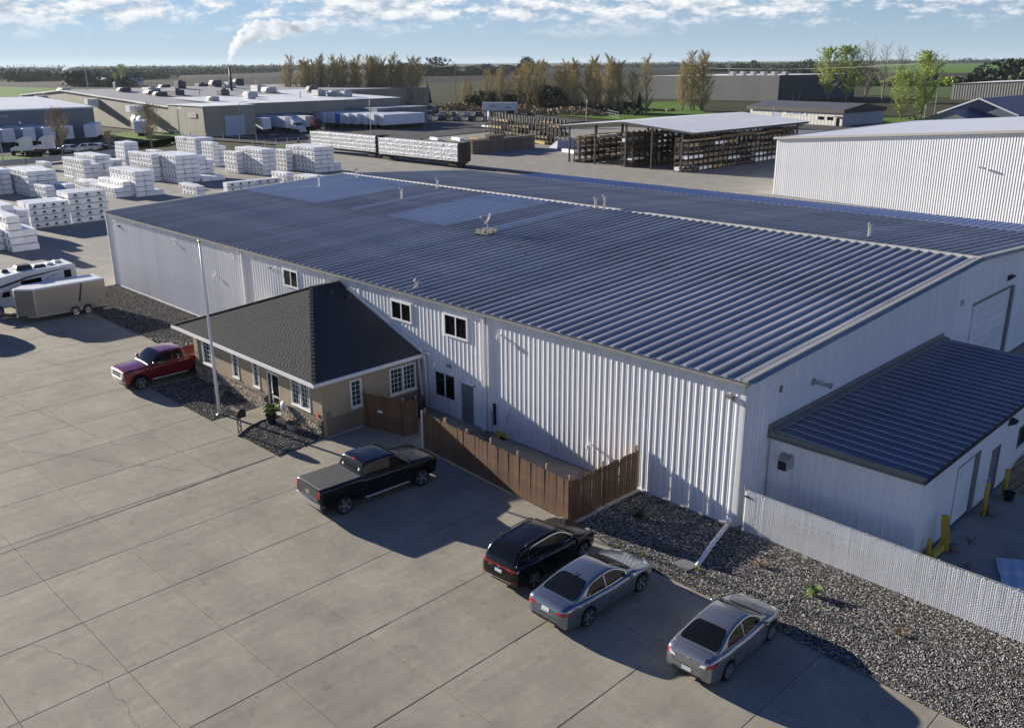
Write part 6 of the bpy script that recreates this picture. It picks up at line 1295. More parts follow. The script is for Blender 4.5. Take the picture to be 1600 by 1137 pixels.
# ------------------------------------------------------------------ chain shop
oc = thing('chain_shop', 'long low metal shop with dark hipped eaves and a lettered sign', 'workshop', (0, 0, -.1))
M_shop = mat('pale_shop_sheet', (.52, .51, .47), .6, var=.06, vscale=.3, rnd=.04); M_shop2 = mat('blue_shop_sheet', (.33, .38, .44), .6, rnd=.03); M_shoproof = mat('dark_shop_roof', (.10, .105, .115), .6, var=.1, vscale=.2); M_brown = mat('brown_fascia', (.06, .05, .045), .7)
sheet_wall(oc, (-136, 226.5), (-103.3, 221), 3.6, 3.6, M_shop, 1.2, sub=1, depth=.03); sheet_wall(oc, (-103.3, 221), (-101, 242), 3.6, 3.6, M_shop2, 1.2, sub=1, depth=.02)
b = MB(); A1, B1, C1, D1 = (-137, 226, 4.5), (-102.7, 220.2, 4.5), (-100.4, 242.5, 4.5), (-135, 248, 4.5); Ra, Rb = (-136, 237, 5.9), (-101.6, 231.3, 5.9)
b.add([A1, B1, Rb, Ra], [(0, 1, 2, 3)]); b.add([Ra, Rb, C1, D1], [(0, 1, 2, 3)]); b.build('roof', M_shoproof, oc)
b = MB(); b.add([B1, C1, Rb], [(0, 1, 2)]); lo = lambda p: (p[0], p[1], 3.55); b.add([lo(A1), lo(B1), B1, A1], [(0, 1, 2, 3)]); b.add([lo(B1), lo(C1), C1, B1], [(0, 1, 2, 3)]); b.build('fascia', M_brown, oc)
dx, dy = 32.7/33.16, -5.5/33.16
def onw(u, z, d=.06): return (-136+dx*u+dy*d, 226.5+dy*u-dx*d, z)
def wq(nm, u0, u1, z0, z1, m, d=.06): b = MB(); b.loft([[onw(u0, z0, d), onw(u1, z0, d), onw(u1, z1, d), onw(u0, z1, d)], [onw(u0, z0, .0), onw(u1, z0, .0), onw(u1, z1, .0), onw(u0, z1, .0)]], True, True); b.build(nm, m, oc)
wq('window', 25.0, 27.0, 1.5, 2.4, M_glass); wq('window', 28.0, 30.0, 1.5, 2.4, M_glass); wq('door', 31.1, 32.1, .05, 2.2, M_glass); wq('canopy', 30.6, 32.6, 2.5, 2.65, M_brown, .9); wq('overhead_door', 8, 11.5, 0, 3.2, M_shop2); wq('sign_board', 12.8, 20.8, 2.55, 3.5, mat('sign_white', (.72, .74, .8), .5), .12)
tx = bpy.data.curves.new('sign_text', 'FONT'); tx.body = 'OLSEN CHAIN & CABLE'; tx.size = .86; tx.extrude = .01; tx.align_x = 'CENTER'; tx.align_y = 'CENTER'
to = bpy.data.objects.new('sign_text', tx); COL.objects.link(to); bpy.context.view_layer.update(); me = bpy.data.meshes.new_from_object(to.evaluated_get(bpy.context.evaluated_depsgraph_get())); bpy.data.objects.remove(to)
me.materials.clear(); me.materials.append(mat('sign_blue', (.03, .05, .22), .5)); o = ob('sign_lettering', me, oc, onw(16.8, 3.02, .16)); o.rotation_euler = (R(90), 0, math.atan2(dy, dx)); o.scale = (.72, 1, 1)
# big grey warehouse, far right buildings, blue roofs
bgw = thing('big_grey_warehouse', 'long plain grey warehouse behind the trees', 'warehouse', (0, 0, -.2)); M_tilt = mat('tilt_up_grey', (.29, .28, .265), .8, var=.06, vscale=.1, rnd=.05); M_tilt_d = mat('dark_tilt_up', (.09, .10, .125), .8, rnd=.05)
flat_wall(bgw, (-278, 358), (-202, 360), 0, 10.8, 11.5, M_tilt, 9); flat_wall(bgw, (-202, 360), (-199, 430), 0, 11.5, 11.2, M_tilt_d, 12); b = MB(); b.add([(-278, 358, 10.8), (-202, 360, 11.5), (-199, 430, 11.3), (-278, 430, 10.8)], [(0, 1, 2, 3)]); b.build('roof', M_wroof, bgw)
for k in range(6): MB().box(-232+k*5.5, 366, 11, -230+k*5.5, 369, 13.0).build('roof_unit', M_unit, bgw)
rg = thing('pale_grey_hall', 'pale grey metal hall at the far right', 'hall', (0, 0, -.2)); sheet_wall(rg, (-149.5, 425), (-100, 424), 6.9, 9.2, M_tilt, 2.4, sub=2, depth=.08); b = MB(); b.add([(-150, 424.6, 7.0), (-100, 423.6, 9.4), (-100, 480, 9.6), (-150, 480, 7.2)], [(0, 1, 2, 3)]); b.build('roof', M_wroof, rg)
M_blue = mat('blue_steel_roof', (.025, .045, .15), .4, .2, var=.08, vscale=.2)
bb = thing('blue_roofed_building', 'grey building with deep blue gable roof and white trim', 'building', (-65.7, 215, -.1), 0)
# local frame: gable end faces -y, ridge runs along +y
b = MB(); b.add([(-9.4, -.8, 4.8), (0, -.8, 8.45), (0, 45, 8.45), (-9.4, 45, 4.8)], [(0, 1, 2, 3)]); b.add([(0, -.8, 8.45), (9.4, -.8, 4.8), (9.4, 45, 4.8), (0, 45, 8.45)], [(0, 1, 2, 3)]); b.build('roof', M_blue, bb)
b = MB(); b.add([(-8.8, 0, 0), (8.8, 0, 0), (8.8, 0, 4.9), (0, 0, 8.3), (-8.8, 0, 4.9)], [(0, 1, 2, 3, 4)]); b.box(8.5, 0, 0, 8.8, 45, 4.9); b.box(-8.8, 0, 0, -8.5, 45, 4.9); b.build('wall', mat('slate_grey_wall', (.14, .16, .2), .7), bb)
b = MB(); b.bar((-9.5, -.85, 4.72), (0, -.85, 8.5), .15, .35); b.bar((0, -.85, 8.5), (9.5, -.85, 4.72), .15, .35); b.build('white_trim', M_white, bb)
b = MB(); b.add([(-9.2, -16, 3.4), (-1.5, -16, 6.2), (-1.5, 0, 6.2), (-9.2, 0, 3.4)], [(0, 1, 2, 3)]); b.add([(-1.5, -16, 6.2), (6.2, -16, 3.4), (6.2, 0, 3.4), (-1.5, 0, 6.2)], [(0, 1, 2, 3)]); b.build('porch_roof', M_blue, bb); b = MB(); b.add([(-8.8, -15.6, 0), (5.8, -15.6, 0), (5.8, -15.6, 3.5), (-1.5, -15.6, 6.1), (-8.8, -15.6, 3.5)], [(0, 1, 2, 3, 4)]); b.build('porch_wall', M_bluegrey, bb)
for i, (x, y, rz, l) in enumerate(((-380, 620, 20, 'white farm house among trees on the far right horizon'), (-900, 330, 10, 'small white farm house among far left trees'), (-860, 345, 60, 'pale barn beside the far left farm house'), (-330, 640, 40, 'long pale farm shed far right'))):
    t = thing('farm_house', l, 'farm building', (x, y, -.3), R(rz)); MB().box(-7, -5, 0, 7, 5, 4).build('wall', M_white, t); b = MB(); b.add([(-7.5, -5.5, 3.9), (7.5, -5.5, 3.9), (7.5, 0, 7), (-7.5, 0, 7)], [(0, 1, 2, 3)]); b.add([(7.5, 5.5, 3.9), (-7.5, 5.5, 3.9), (-7.5, 0, 7), (7.5, 0, 7)], [(0, 1, 2, 3)]); b.build('roof', M_unit, t); MB().box(-1, -5.05, 0, 0, -4.9, 2.2).build('door', M_dark_trim, t)

# ------------------------------------------------------------------ trailers and lorries
M_van = mat('van_trailer_white', (.70, .72, .76), .45, var=.04, vscale=.3, rnd=.06)
def van_trailer(label, loc, rz, L=14.8, front=None, group='white box trailers'):
    """origin under the nose, box runs along +y"""
    t = thing('box_trailer', label, 'trailer', loc, rz, group)
    MB().bbox(-1.3, 0, 1.15, 1.3, L, 4.05, .05).build('box', M_van, t); MB().box(-1.25, .02-.035, 1.2, 1.25, -.004, 3.95).build('nose_panel', front or M_van, t)
    b = MB()
    for s in (-1, 1): b.box(s*1.31-.012, .05, 1.15, s*1.31+.012, L-.05, 1.35)
    b.build('bottom_rail', M_unit, t); MB().box(-.5, .5, .95, .5, L-.3, 1.15).build('frame', M_black, t)
    for s in (-1, 1): MB().box(s*.9-.08, 3.2, 0, s*.9+.08, 3.4, 1.0).build('landing_leg', M_black, t)
    for yy in (L-3.2, L-1.9):
        b = MB(); b.tube([(-1.25, yy, .5), (1.25, yy, .5)], .5, 14); b.build('wheel_set', M_rubber, t)
    b = MB(); b.box(-1.22, L+.001, 1.2, -.02, L+.03, 3.95); b.box(.02, L+.001, 1.2, 1.22, L+.03, 3.95); b.build('rear_doors', M_van, t); MB().box(-1.2, L-.1, .5, 1.2, L, .62).build('under_ride_bar', M_black, t)
    return t
mb_ = mat('blue_trailer_nose', (.10, .22, .5), .45)
for k in range(9): van_trailer('white box trailer, %s from right in the row by the factory office' % ORD[k+1], (-195.2-k*3.15, 130.2-k*.75+rng.uniform(-.5, .5), -.1), 0, front=mb_ if k == 5 else None)
for i, (y, l) in enumerate(((100.5, 'box trailer backed into the factory dock, leftmost'), (107.2, 'box trailer in the factory dock behind the white tractor'), (113.2, 'box trailer in the factory dock behind the red tractor'))): van_trailer(l, (-206.5+i*.5, y, -.1), R(90))
for i, y in enumerate((39, 43.4, 47.8, 52.0)): van_trailer('box trailer at the grey warehouse dock, %s from left' % ORD[i+1], (-214.2, y, -.1), R(90), 14.2)
van_trailer('box trailer angled beside the grey warehouse corner', (-215.6, 57.6, -.1), R(62), 12); van_trailer('lone box trailer on the verge before the factory', (-219.5, 71.6, -.1), R(62), 10)
tt = van_trailer('white trailer with black curved logo by the far road', (-231.6, 203.2, -.1), R(-53), 12.6)
b = MB()
for r0, a0 in ((1.5, 30), (1.05, 30)):
    for k in range(10): a, c = R(a0+k*12), R(a0+(k+1)*12); b.add([(1.325, 4+r0*1.5*math.cos(q), 1.6+r*math.sin(q)) for q, r in ((a, r0), (c, r0), (c, r0+.14), (a, r0+.14))], [(0, 1, 2, 3)])
b.build('logo', M_black, tt); b = MB(); b.box(1.32, 8.3, 2.2, 1.335, 10.4, 2.45); b.box(1.32, 8.6, 2.6, 1.335, 9.4, 2.7); b.build('lettering', M_unit_d, tt)
def semi(label, loc, rz, m):
    t = thing('semi_tractor', label, 'semi truck', loc, rz)      # front towards +x
    MB().box(-3.2, -.45, .7, 3.0, .45, 1.0).build('chassis', M_black, t)
    b = MB(); b.loft([[(x, s*w, z) for x, z in ((-.9, 1.1), (1.3, 1.1), (1.3, 2.0), (.95, 2.95), (.55, 3.35), (-.9, 3.85))] for s, w in ((1, 1.2), (-1, 1.2))], True, True); b.build('sleeper_cab', m, t)
    b = MB(); b.loft([[(1.3, s*1.0, z) for s, z in ((1, 1.0), (1, 1.95), (-1, 1.95), (-1, 1.0))], [(2.9, s*.95, z) for s, z in ((1, .95), (1, 1.6), (-1, 1.6), (-1, .95))], [(3.15, s*.85, z) for s, z in ((1, .6), (1, 1.4), (-1, 1.4), (-1, .6))]], True, True); b.build('hood', m, t)
    b = MB(); b.quad((1.31, -1.05, 2.02), (1.31, 1.05, 2.02), (.97, 1.05, 2.88), (.97, -1.05, 2.88)); b.build('windscreen', M_glass, t)
    for s in (1, -1): b = MB(); b.poly([(.25, s*1.212, 2.0), (1.15, s*1.212, 2.0), (.88, s*1.212, 2.75), (.25, s*1.212, 2.75)]); b.build('side_window', M_glass, t); MB().cyl(-.2, s*.95, .7, 1.1, .32, 10).build('fuel_tank', M_chrome, t); MB().box(1.0, s*1.3-.08, 2.1, 1.12, s*1.3+.08, 2.75).build('mirror', M_black, t)
    MB().box(3.12, -.6, .75, 3.19, .6, 1.35).build('grille', M_chrome, t); MB().box(3.0, -1.15, .4, 3.25, 1.15, .75).build('bumper', m, t)
    for x in (2.35, -1.8, -3.0): 
        for s in (1, -1): b = MB(); b.tube([(x, s*1.22, .52), (x, s*(.95 if x > 0 else .62), .52)], .52, 14); b.build('wheel', M_rubber, t)
    return t
P_rs = paint('red_lorry_paint', (.16, .015, .015), .1, .3)
semi('white semi tractor with sleeper parked leftmost by the verge', (-190, 34.6, -.1), R(-158), M_van); semi('white semi tractor parked right of the leftmost one', (-190.6, 39.2, -.1), R(-155), M_van); semi('white semi tractor at the factory dock', (-202.8, 107.2, -.1), 0, M_van); semi('dark red semi tractor at the factory dock', (-202.4, 113.2, -.1), 0, P_rs)
semi('white truck half hidden behind the warehouse far corner', (-73.5, 15.2, -.1), R(200), M_van)

# ------------------------------------------------------------------ far parked cars
far_pts = [('sedan', 'dark grey', (.03, .032, .036)), ('suv', 'black', (.01, .01, .012)), ('pickup', 'white', (.6, .61, .63))]
Sx = sedan_spec(4.7, 1.82, 1.45, .93, 2.75, paint('far_grey', (.04, .042, .05)), 1.0, chrome=False); Sx['patches'] = mirror_quads('tail_lamp', M_red_l, 'x-', [(.5, .8), (.8, .8), (.8, .92), (.5, .92)], .01)
far_s, _ = build_car('parked_car', 'x', Sx, (0, 0, 0), 0, detail=False)
L, W, H = 4.6, 1.88, 1.7; h = L/2; fa2, wb_, r = h-.92, 2.72, .36
Su = dict(cat='car', L=L, half=W/2-.01, paint=paint('far_black', (.012, .012, .015)), axles=(fa2-wb_, fa2), arch=r+.05, r=r, tw=.22, top=[(-h, .62), (-h+.05, 1.0), (-h+.3, 1.1), (.9, 1.08), (1.6, 1.0), (h-.1, .82), (h, .6)], wid=[(-h, W*.36), (-h+.1, W*.45), (0, W*.5), (h-.4, W*.48), (h, W*.33)], bot=[(-h, .42), (0, .24), (h, .36)],
  gh=dict(roof=[(-h+.03, 1.04), (-h+.3, 1.5), (-h+.6, H-.05), (-.3, H), (.2, H-.05), (1.15, 1.07)], tum=.82, rearglass=(-h+.12, -h+.4), windscreen=(.3, 1.05), windows=[(-h+.75, -.1, .5, 0), (-.02, .75, 0, 0)], topgap=.13))
far_u, _ = build_car('parked_car', 'x', Su, (0, 0, 0), 0, detail=False)
Sp = pickup_spec(paint('far_white', (.6, .61, .63), 0), 5.85, 3.645, .9, 1.78); Sp['cat'] = 'pickup truck'
far_p, _ = build_car('parked_pickup', 'x', Sp, (0, 0, 0), 0, detail=False); finish_pickup(far_p, Sp)
COLS = {'black': (.01, .01, .012), 'dark grey': (.04, .042, .05), 'navy': (.015, .02, .05), 'silver': (.35, .36, .37), 'white': (.6, .61, .62), 'dark red': (.12, .012, .012), 'grey': (.13, .13, .14)}
CM = {k: paint('far_paint_'+k.replace(' ', '_'), v, .2) for k, v in COLS.items()}
used = set()
def park(kind, col, loc, rz, label, group):
    src = {'s': far_s, 'u': far_u, 'p': far_p}[kind]
    if kind in used: r_ = dup(src, loc, rz, label, group)
    else: r_ = src; used.add(kind); r_.location = loc; r_.rotation_euler = (0, 0, rz); r_['label'] = label; r_['group'] = group
    for c in r_.children:
        if c.name.split('.')[0] in ('body', 'roof') and c.material_slots: c.material_slots[0].link = 'OBJECT'; c.material_slots[0].material = CM[col]
    return r_
row = [('u', 'black', 395), ('s', 'silver', 0), ('u', 'grey', 0), ('s', 'white', 0), ('u', 'navy', 0), ('u', 'black', 0), ('s', 'dark grey', 0), ('s', 'dark red', 0), ('u', 'black', 0)]
A0, A1 = Vector((-243, 181)), Vector((-200.5, 200))
for i, (k, c, _) in enumerate(row): p = A0.lerp(A1, .13+i/10); park(k, c, (p.x, p.y, -.1), R(118+rng.uniform(-3, 3)), '%s %s, %s from left in the far parking row' % (c, 'suv' if k == 'u' else 'car', ORD[i+1]), 'cars in the far parking row')
row2 = [('s', 'dark grey'), ('u', 'white'), ('u', 'black'), ('s', 'navy'), ('u', 'black'), ('u', 'navy'), ('s', 'black')]
B0, B1 = Vector((-222, 163), ), Vector((-189, 178))
for i, (k, c) in enumerate(row2): p = B0.lerp(B1, i/7); park(k, c, (p.x, p.y, -.1), R(-62+rng.uniform(-3, 3)), '%s %s, %s from left in the nearer parking row' % (c, 'suv' if k == 'u' else 'car', ORD[i+1]), 'cars in the nearer parking row')
for i, (k, c, x, y) in enumerate((('u', 'black', -254, 190), ('s', 'silver', -246, 188.5), ('u', 'grey', -258, 198), ('s', 'black', -250, 196), ('u', 'dark grey', -263, 207), ('s', 'black', -240, 176))): park(k, c, (x, y, -.1), R(118), '%s %s, %s in the cluster right of the factory office' % (c, 'suv' if k == 'u' else 'car', ORD[i+1]), 'cars clustered by the factory office')
for k, c, x, y, rz, l in (('p', 'white', -187.5, 42.6, -160, 'white pickup parked on the verge lot behind the brown tree'), ('p', 'white', -188.2, 46.4, -150, 'white pickup parked right of the brown tree'), ('u', 'white', -190, 48.8, -150, 'white suv partly behind the black car on the verge lot'), ('s', 'black', -187, 49.3, -150, 'black car at the right end of the verge lot'), ('s', 'white', -196.2, 58.2, -100, 'white car parked alone behind the lumber stacks')): park(k, c, (x, y, -.1), R(rz), l, 'vehicles on the verge lot')
park('u', 'black', (-51.2, -13.9, 0), R(-70), 'dark suv cut off by the left edge before the motorhome', 'cars in the front lot')

# ------------------------------------------------------------------ trees
M_pop = leaf_mat('poplar_bud_leaf', (.34, .28, .11), (.54, .44, .19)); M_pop2 = leaf_mat('yellow_poplar_leaf', (.45, .35, .09), (.6, .48, .14)); M_green = leaf_mat('spring_leaf', (.27, .36, .05), (.46, .54, .11)); M_brn = leaf_mat('brown_bud_leaf', (.20, .15, .085), (.30, .22, .12)); M_spr = leaf_mat('spruce_needles', (.018, .035, .02), (.04, .06, .03)); M_bush = leaf_mat('bush_leaf', (.07, .095, .03), (.14, .16, .05))
def tree_mesh(seed, h, spread, nl, nt, leaf, lsize, base=.12, up=.8, form='poplar', lm=M_pop):
    """returns trunk mesh and crown mesh; the crown is thin twigs plus small leaf faces spread along them"""
    r3 = random.Random(seed); tb = MB(); tb.smooth = True
    lean = Vector((r3.uniform(-.03, .03), r3.uniform(-.03, .03), 1)); top = lean*h
    tr_pts = [lean*h*q+Vector((r3.uniform(-.1, .1), r3.uniform(-.1, .1), 0))*(q > 0) for q in (0, .15, .35, .6, .85, 1)]
    r0 = h*.013+.06; tb.tube(tr_pts, [r0*1.3, r0, r0*.8, r0*.5, r0*.25, .02], 7)
    V = []; F = []; LV = []; LF = []
    for k in range(nl):
        q = base+(1-base)*(k+r3.random())/nl; q = min(.97, q); o = lean*h*q; a = r3.uniform(0, 6.283)
        if form == 'poplar': ln = spread*(1.1-.75*q)*r3.uniform(.7, 1.2)*(1 if q > .2 else .7)
        else: ln = spread*math.sin(math.pi*min(1, .12+.86*(q-base)/(1-base)))**.7*r3.uniform(.65, 1.15)
        d = Vector((math.cos(a), math.sin(a), up*r3.uniform(.7, 1.3))).normalized(); e = o+d*ln*(1.35 if form == 'poplar' else 1.1)+Vector((0, 0, ln*.25)); m_ = o.lerp(e, .5)+Vector((r3.uniform(-.2, .2), r3.uniform(-.2, .2), -ln*.05))
        tb.tube([o, m_, e], [r0*.32*(1.1-q), r0*.2*(1.1-q), .012], 4, False)
        for j in range(nt):
            s = r3.uniform(.15, 1); p = (o.lerp(m_, s*2) if s < .5 else m_.lerp(e, s*2-1)); dd = (d+Vector((r3.uniform(-.9, .9), r3.uniform(-.9, .9), r3.uniform(-.1, .9)))).normalized(); tl = ln*r3.uniform(.18, .42)
            sd_ = dd.cross(Vector((r3.uniform(-1, 1), r3.uniform(-1, 1), r3.uniform(-1, 1)))).normalized()*r3.uniform(.02, .045)
            i0 = len(V); V += [p-sd_, p+sd_, p+dd*tl]; F.append((i0, i0+1, i0+2))
            for _ in range(leaf):
                c = p+dd*tl*r3.uniform(.2, 1.15)+Vector((r3.gauss(0, .16), r3.gauss(0, .16), r3.gauss(0, .16))); z = lsize*r3.uniform(.5, 1.2); u = Vector((r3.gauss(0, 1), r3.gauss(0, 1), r3.gauss(0, 1))).normalized(); v = u.cross(Vector((r3.gauss(0, 1), r3.gauss(0, 1), r3.gauss(0, 1)))).normalized()
                i0 = len(LV); LV += [c-u*z*.5, c+v*z*.4, c+u*z*.5, c-v*z*.4]; LF.append((i0, i0+1, i0+2, i0+3))
    b = MB(); b.add(V, F); b.cur = 1; b.add(LV, LF)
    return tb.mesh('trunk', M_bark), b.mesh('crown', [M_twig, lm])
def variants(n, *a, **k): return [tree_mesh(100*len(MATS)+i, *a, **k) for i in range(n)]
POP = variants(5, 21, 5.0, 66, 32, 3, .27, .03, 1.05); POPY = variants(2, 17, 3.4, 46, 20, 4, .28, .05, 1.1, lm=M_pop2); BARE = variants(2, 20, 5.6, 60, 26, 0, .3, .1, 1.3)
GRN = variants(2, 22, 7.6, 74, 17, 5, .5, .1, .8, form='round', lm=M_green); GRN2 = variants(1, 19, 5.8, 74, 18, 5, .42, .06, .9, form='round', lm=M_green); BRN = variants(2, 9, 2.7, 50, 20, 4, .18, .2, .9, form='round', lm=M_brn)
def plant(var, x, y, s, label, group, name='tree', cat='tree', rz=None, sz=None):
    t = thing(name, label, cat, (x, y, -.3), rng.uniform(0, 6.28) if rz is None else rz, group); t.scale = (s, s, (sz or s)); ob('trunk', var[0], t); ob('crown', var[1], t); return t
def spruce(x, y, h, label, group='spruces'):
    t = thing('spruce_tree', label, 'tree', (x, y, -.2), rng.uniform(0, 6), group); MB().tube([(0, 0, 0), (0, 0, h)], [.2, .02], 6).build('trunk', M_bark, t); b = MB(); r3 = random.Random(int(x*7)); n = 26
    for k in range(n):
        z = h*(.04+.94*k/n); rr = h*.24*(1-k/n)**.85+.1
        for j in range(13): a = 6.283*j/13+r3.random(); l = rr*r3.uniform(.7, 1.15); p = Vector((math.cos(a), math.sin(a), 0)); q = Vector((-math.sin(a), math.cos(a), 0))*l*.22; b.add([(0, 0, z+.25), p*l*.6+q+Vector((0, 0, z)), p*l+Vector((0, 0, z-.3*l-.1)), p*l*.6-q+Vector((0, 0, z))], [(0, 1, 2, 3)])
    b.build('crown', M_spr, t)
# poplar belt behind the factory
n = 40
for i in range(n):
    q = i/(n-1); x, y = -362+62*q, 206+22*q; v = POPY[i % 2] if i in (3, 14, 22, 23) else POP[i % 5]; plant(v, x+rng.uniform(-2, 2), y+rng.uniform(-4, 4), rng.uniform(.74, .98)*(.75 if i in (22, 23) else 1), '%s poplar, %s from left in the belt behind the factory' % ('yellowish' if v in POPY else 'brownish', ORD[i+1]), 'poplars in the belt behind the factory', 'poplar_tree')
# belt behind the car park
n = 40
for i in range(n):
    q = i/(n-1); x, y = -268+80*q, 222+12*q+rng.uniform(-2, 9); low = 2 < i < 5 or 9 < i < 11; v = POPY[i % 2] if i in (5, 13, 22, 31) else POP[(i*3) % 5]; plant(v, x, y, rng.uniform(.62, .86)*(.62 if i < 7 else .85 if i < 13 else 1)*(1.05 if i > 27 else 1), '%s poplar, %s from left in the belt behind the car park' % ('yellowish' if v in POPY else 'brownish', ORD[i+1]), 'poplars in the belt behind the car park', 'poplar_tree')
for i, (dx, dy, s) in enumerate(((0, 0, .8), (2.4, 2, .95), (4.5, 1, .92), (6.5, 3, .95), (8.5, 1, .9), (-2.5, 3, .7))): plant(POP[i % 4] if i != 2 else POPY[0], -190+dx, 268+dy, s, 'poplar, %s in the clump before the grey warehouse' % ORD[i+1], 'poplars before the grey warehouse', 'poplar_tree')
plant(GRN[0], -184, 372, .98, 'bright green tree left of the pair beside the grey warehouse', 'tall trees by the grey warehouse'); plant(GRN[1], -176, 374, 1.02, 'bright green tree right of the pair beside the grey warehouse', 'tall trees by the grey warehouse')
for i, (x, y, s) in enumerate(((-170, 380, 1.2), (-164, 384, 1.15), (-158, 386, 1.1))): plant(BARE[i % 2], x, y, s, 'leafless pale tree, %s right of the bright green pair' % ORD[i+1], 'leafless trees by the grey warehouse')
plant(GRN2[0], -99.5, 266, 1.0, 'green tree with pale trunk at the right before the field', 'trees at the right'); plant(GRN[0], -104.5, 263, .62, 'smaller green tree beside the pale-trunked one', 'trees at the right')
for i, (x, y, s, l) in enumerate(((-183.8, 39.6, 1.0, 'brown young tree before the grey warehouse trailers'), (-183.9, 58.6, 1.02, 'brown young tree before the factory wall'), (-184.7, 49.9, .48, 'small brown sapling between the two young trees'))): plant(BRN[i % 2], x, y, s, l, 'young trees on the verge', 'young_tree')
for x, y, h, l in ((-326, 256, 9.5, 'dark spruce right of the poplar belt'), (-186, 236, 8, 'dark spruce at the end of the car park belt'), (-141, 262, 6.5, 'dark spruce left of the chain shop'), (-137.5, 260, 8, 'taller dark spruce at the chain shop gable')): spruce(x, y, h, l)
def bush(x, y, w, h, label, m=M_bush, seed=0, dens=1):
    r3 = random.Random(seed+int(abs(x))); b = MB(); N = int(90*w*dens)
    for _ in range(N):
        a = r3.uniform(0, 6.283); rr = r3.random()**.5; z = h*r3.random()*(1-.55*rr*rr); c = Vector((w*rr*math.cos(a), w*.8*rr*math.sin(a), z+.1)); s = r3.uniform(.15, .34); u = Vector((r3.gauss(0, 1), r3.gauss(0, 1), r3.gauss(0, 1))).normalized(); v = u.cross(Vector((r3.gauss(0, 1), r3.gauss(0, 1), r3.gauss(0, 1)))).normalized(); b.add([c-u*s, c+v*s*.7, c+u*s, c-v*s*.7], [(0, 1, 2, 3)])
    t = thing('bush', label, 'bush', (x, y, -.2), group='bushes'); b.build('foliage', m, t); MB().tube([(0, 0, 0), (.1, 0, h*.6)], [.08, .02], 5).build('stem', M_bark, t)
for i, (x, y, w, h, l) in enumerate(((-236, 236, 4.5, 3.4, 'rounded green bush behind the far car park'), (-231, 238, 3.2, 3.0, 'green bush right of the rounded one'), (-214, 171, 3.0, 2.6, 'pale bush by the factory office'), (-157.5, 79.5, 2.2, 2.2, 'scrubby bush at the end of the rail cars'), (-184, 230, 4, 3.0, 'dark bush before the car park belt'), (-97, 256, 3, 2.0, 'low shrubs under the green tree'), (-110, 250, 3.5, 2.0, 'low shrubs behind the chain shop'), (-208.5, 147, 1.0, 2.4, 'small green shrub before the factory office, left'), (-206.3, 152, 1.1, 2.6, 'small green shrub before the factory office, right'))): bush(x, y, w, h, l, M_bush if i not in (7, 8) else M_lf)
b = None
def scrub(name, label, pts, w, h, n, m, s0, s1, seed):
    """a mass of brush nobody could count, along a line"""
    r3 = np.random.default_rng(seed); P_ = np.array(pts, float); seg = np.diff(P_, axis=0); ln = np.hypot(seg[:, 0], seg[:, 1]); cum = np.concatenate([[0], np.cumsum(ln)]); t_ = r3.uniform(0, cum[-1], n); i = np.clip(np.searchsorted(cum, t_)-1, 0, len(seg)-1); q = (t_-cum[i])/ln[i]; c = P_[i]+seg[i]*q[:, None]; nrm = np.stack([-seg[i][:, 1], seg[i][:, 0]], 1)/ln[i][:, None]; c = c+nrm*r3.normal(0, w, n)[:, None]
    hm = .55+.45*np.sin(t_*.061+seed)*np.sin(t_*.023+1.3*seed)+.25*np.sin(t_*.21); z = np.clip(hm, .25, 1.2)*h*r3.random(n)**.8
    C = np.concatenate([c, z[:, None]], 1); U = r3.normal(size=(n, 3)); U /= np.linalg.norm(U, axis=1)[:, None]; Vv = np.cross(U, r3.normal(size=(n, 3))); Vv /= np.linalg.norm(Vv, axis=1)[:, None]; S_ = r3.uniform(s0, s1, n)[:, None]
    A = np.stack([C-U*S_, C+Vv*S_*.8, C+U*S_, C-Vv*S_*.8], 1); F = np.arange(n*4, dtype=np.int32).reshape(-1, 4); tag(ob(name, npmesh(name, A, F, m), None, (0, 0, -.3)), label, kind='stuff')
M_far = mat('far_tree_foliage', (.055, .07, .045), .9, var=.3, vscale=.03, col2=(.095, .105, .065), world=True); M_far2 = mat('farther_foliage', (.06, .075, .06), .9, var=.3, vscale=.02, world=True)
scrub('brush', 'tangle of undergrowth under the poplar belt', [(-365, 204), (-300, 228)], 4, 5, 5200, M_brn, .3, .7, 1); scrub('brush', 'undergrowth and hedge below the car park trees', [(-268, 216), (-240, 220), (-190, 222)], 2.2, 3.2, 5200, M_brn, .25, .55, 2)
scrub('brush', 'dark undergrowth inside the car park tree belt', [(-262, 226), (-190, 238)], 3, 8, 5200, M_far, .3, .8, 3); scrub('brush', 'low hedge beside the far gravel lot', [(-236, 240), (-190, 262)], 2.4, 2.6, 1800, M_bush, .3, .6, 12)
scrub('tree_line', 'dark tree row across the left fields', [(-1230, 345), (-1290, 445), (-1215, 480), (-1290, 560)], 14, 13, 9000, M_far, .7, 1.7, 4); scrub('tree_line', 'hedgerow trees left of the smoke', [(-1500, 430), (-1700, 800), (-2100, 1250)], 20, 13, 9000, M_far2, .9, 2.2, 5)
scrub('tree_line', 'long hazy tree line on the left horizon', [(-3600, 700), (-3800, 1150), (-3000, 1700), (-2350, 1800)], 60, 18, 14000, M_far2, 1.6, 4, 6); scrub('tree_line', 'tree line behind the poplar gap', [(-1075, 830), (-1075, 930), (-1030, 1010), (-985, 1040)], 12, 22, 9000, M_far, .8, 2, 7)
scrub('tree_line', 'hazy tree line across the middle horizon', [(-2900, 1800), (-2345, 2000), (-2000, 2300), (-1750, 2900), (-1500, 3300)], 40, 14, 14000, M_far2, 1.4, 3.4, 8); scrub('tree_line', 'trees right of the middle on the horizon', [(-960, 1420), (-860, 1480), (-760, 1420), (-640, 1440)], 14, 17, 9000, M_far, .8, 2.2, 9)
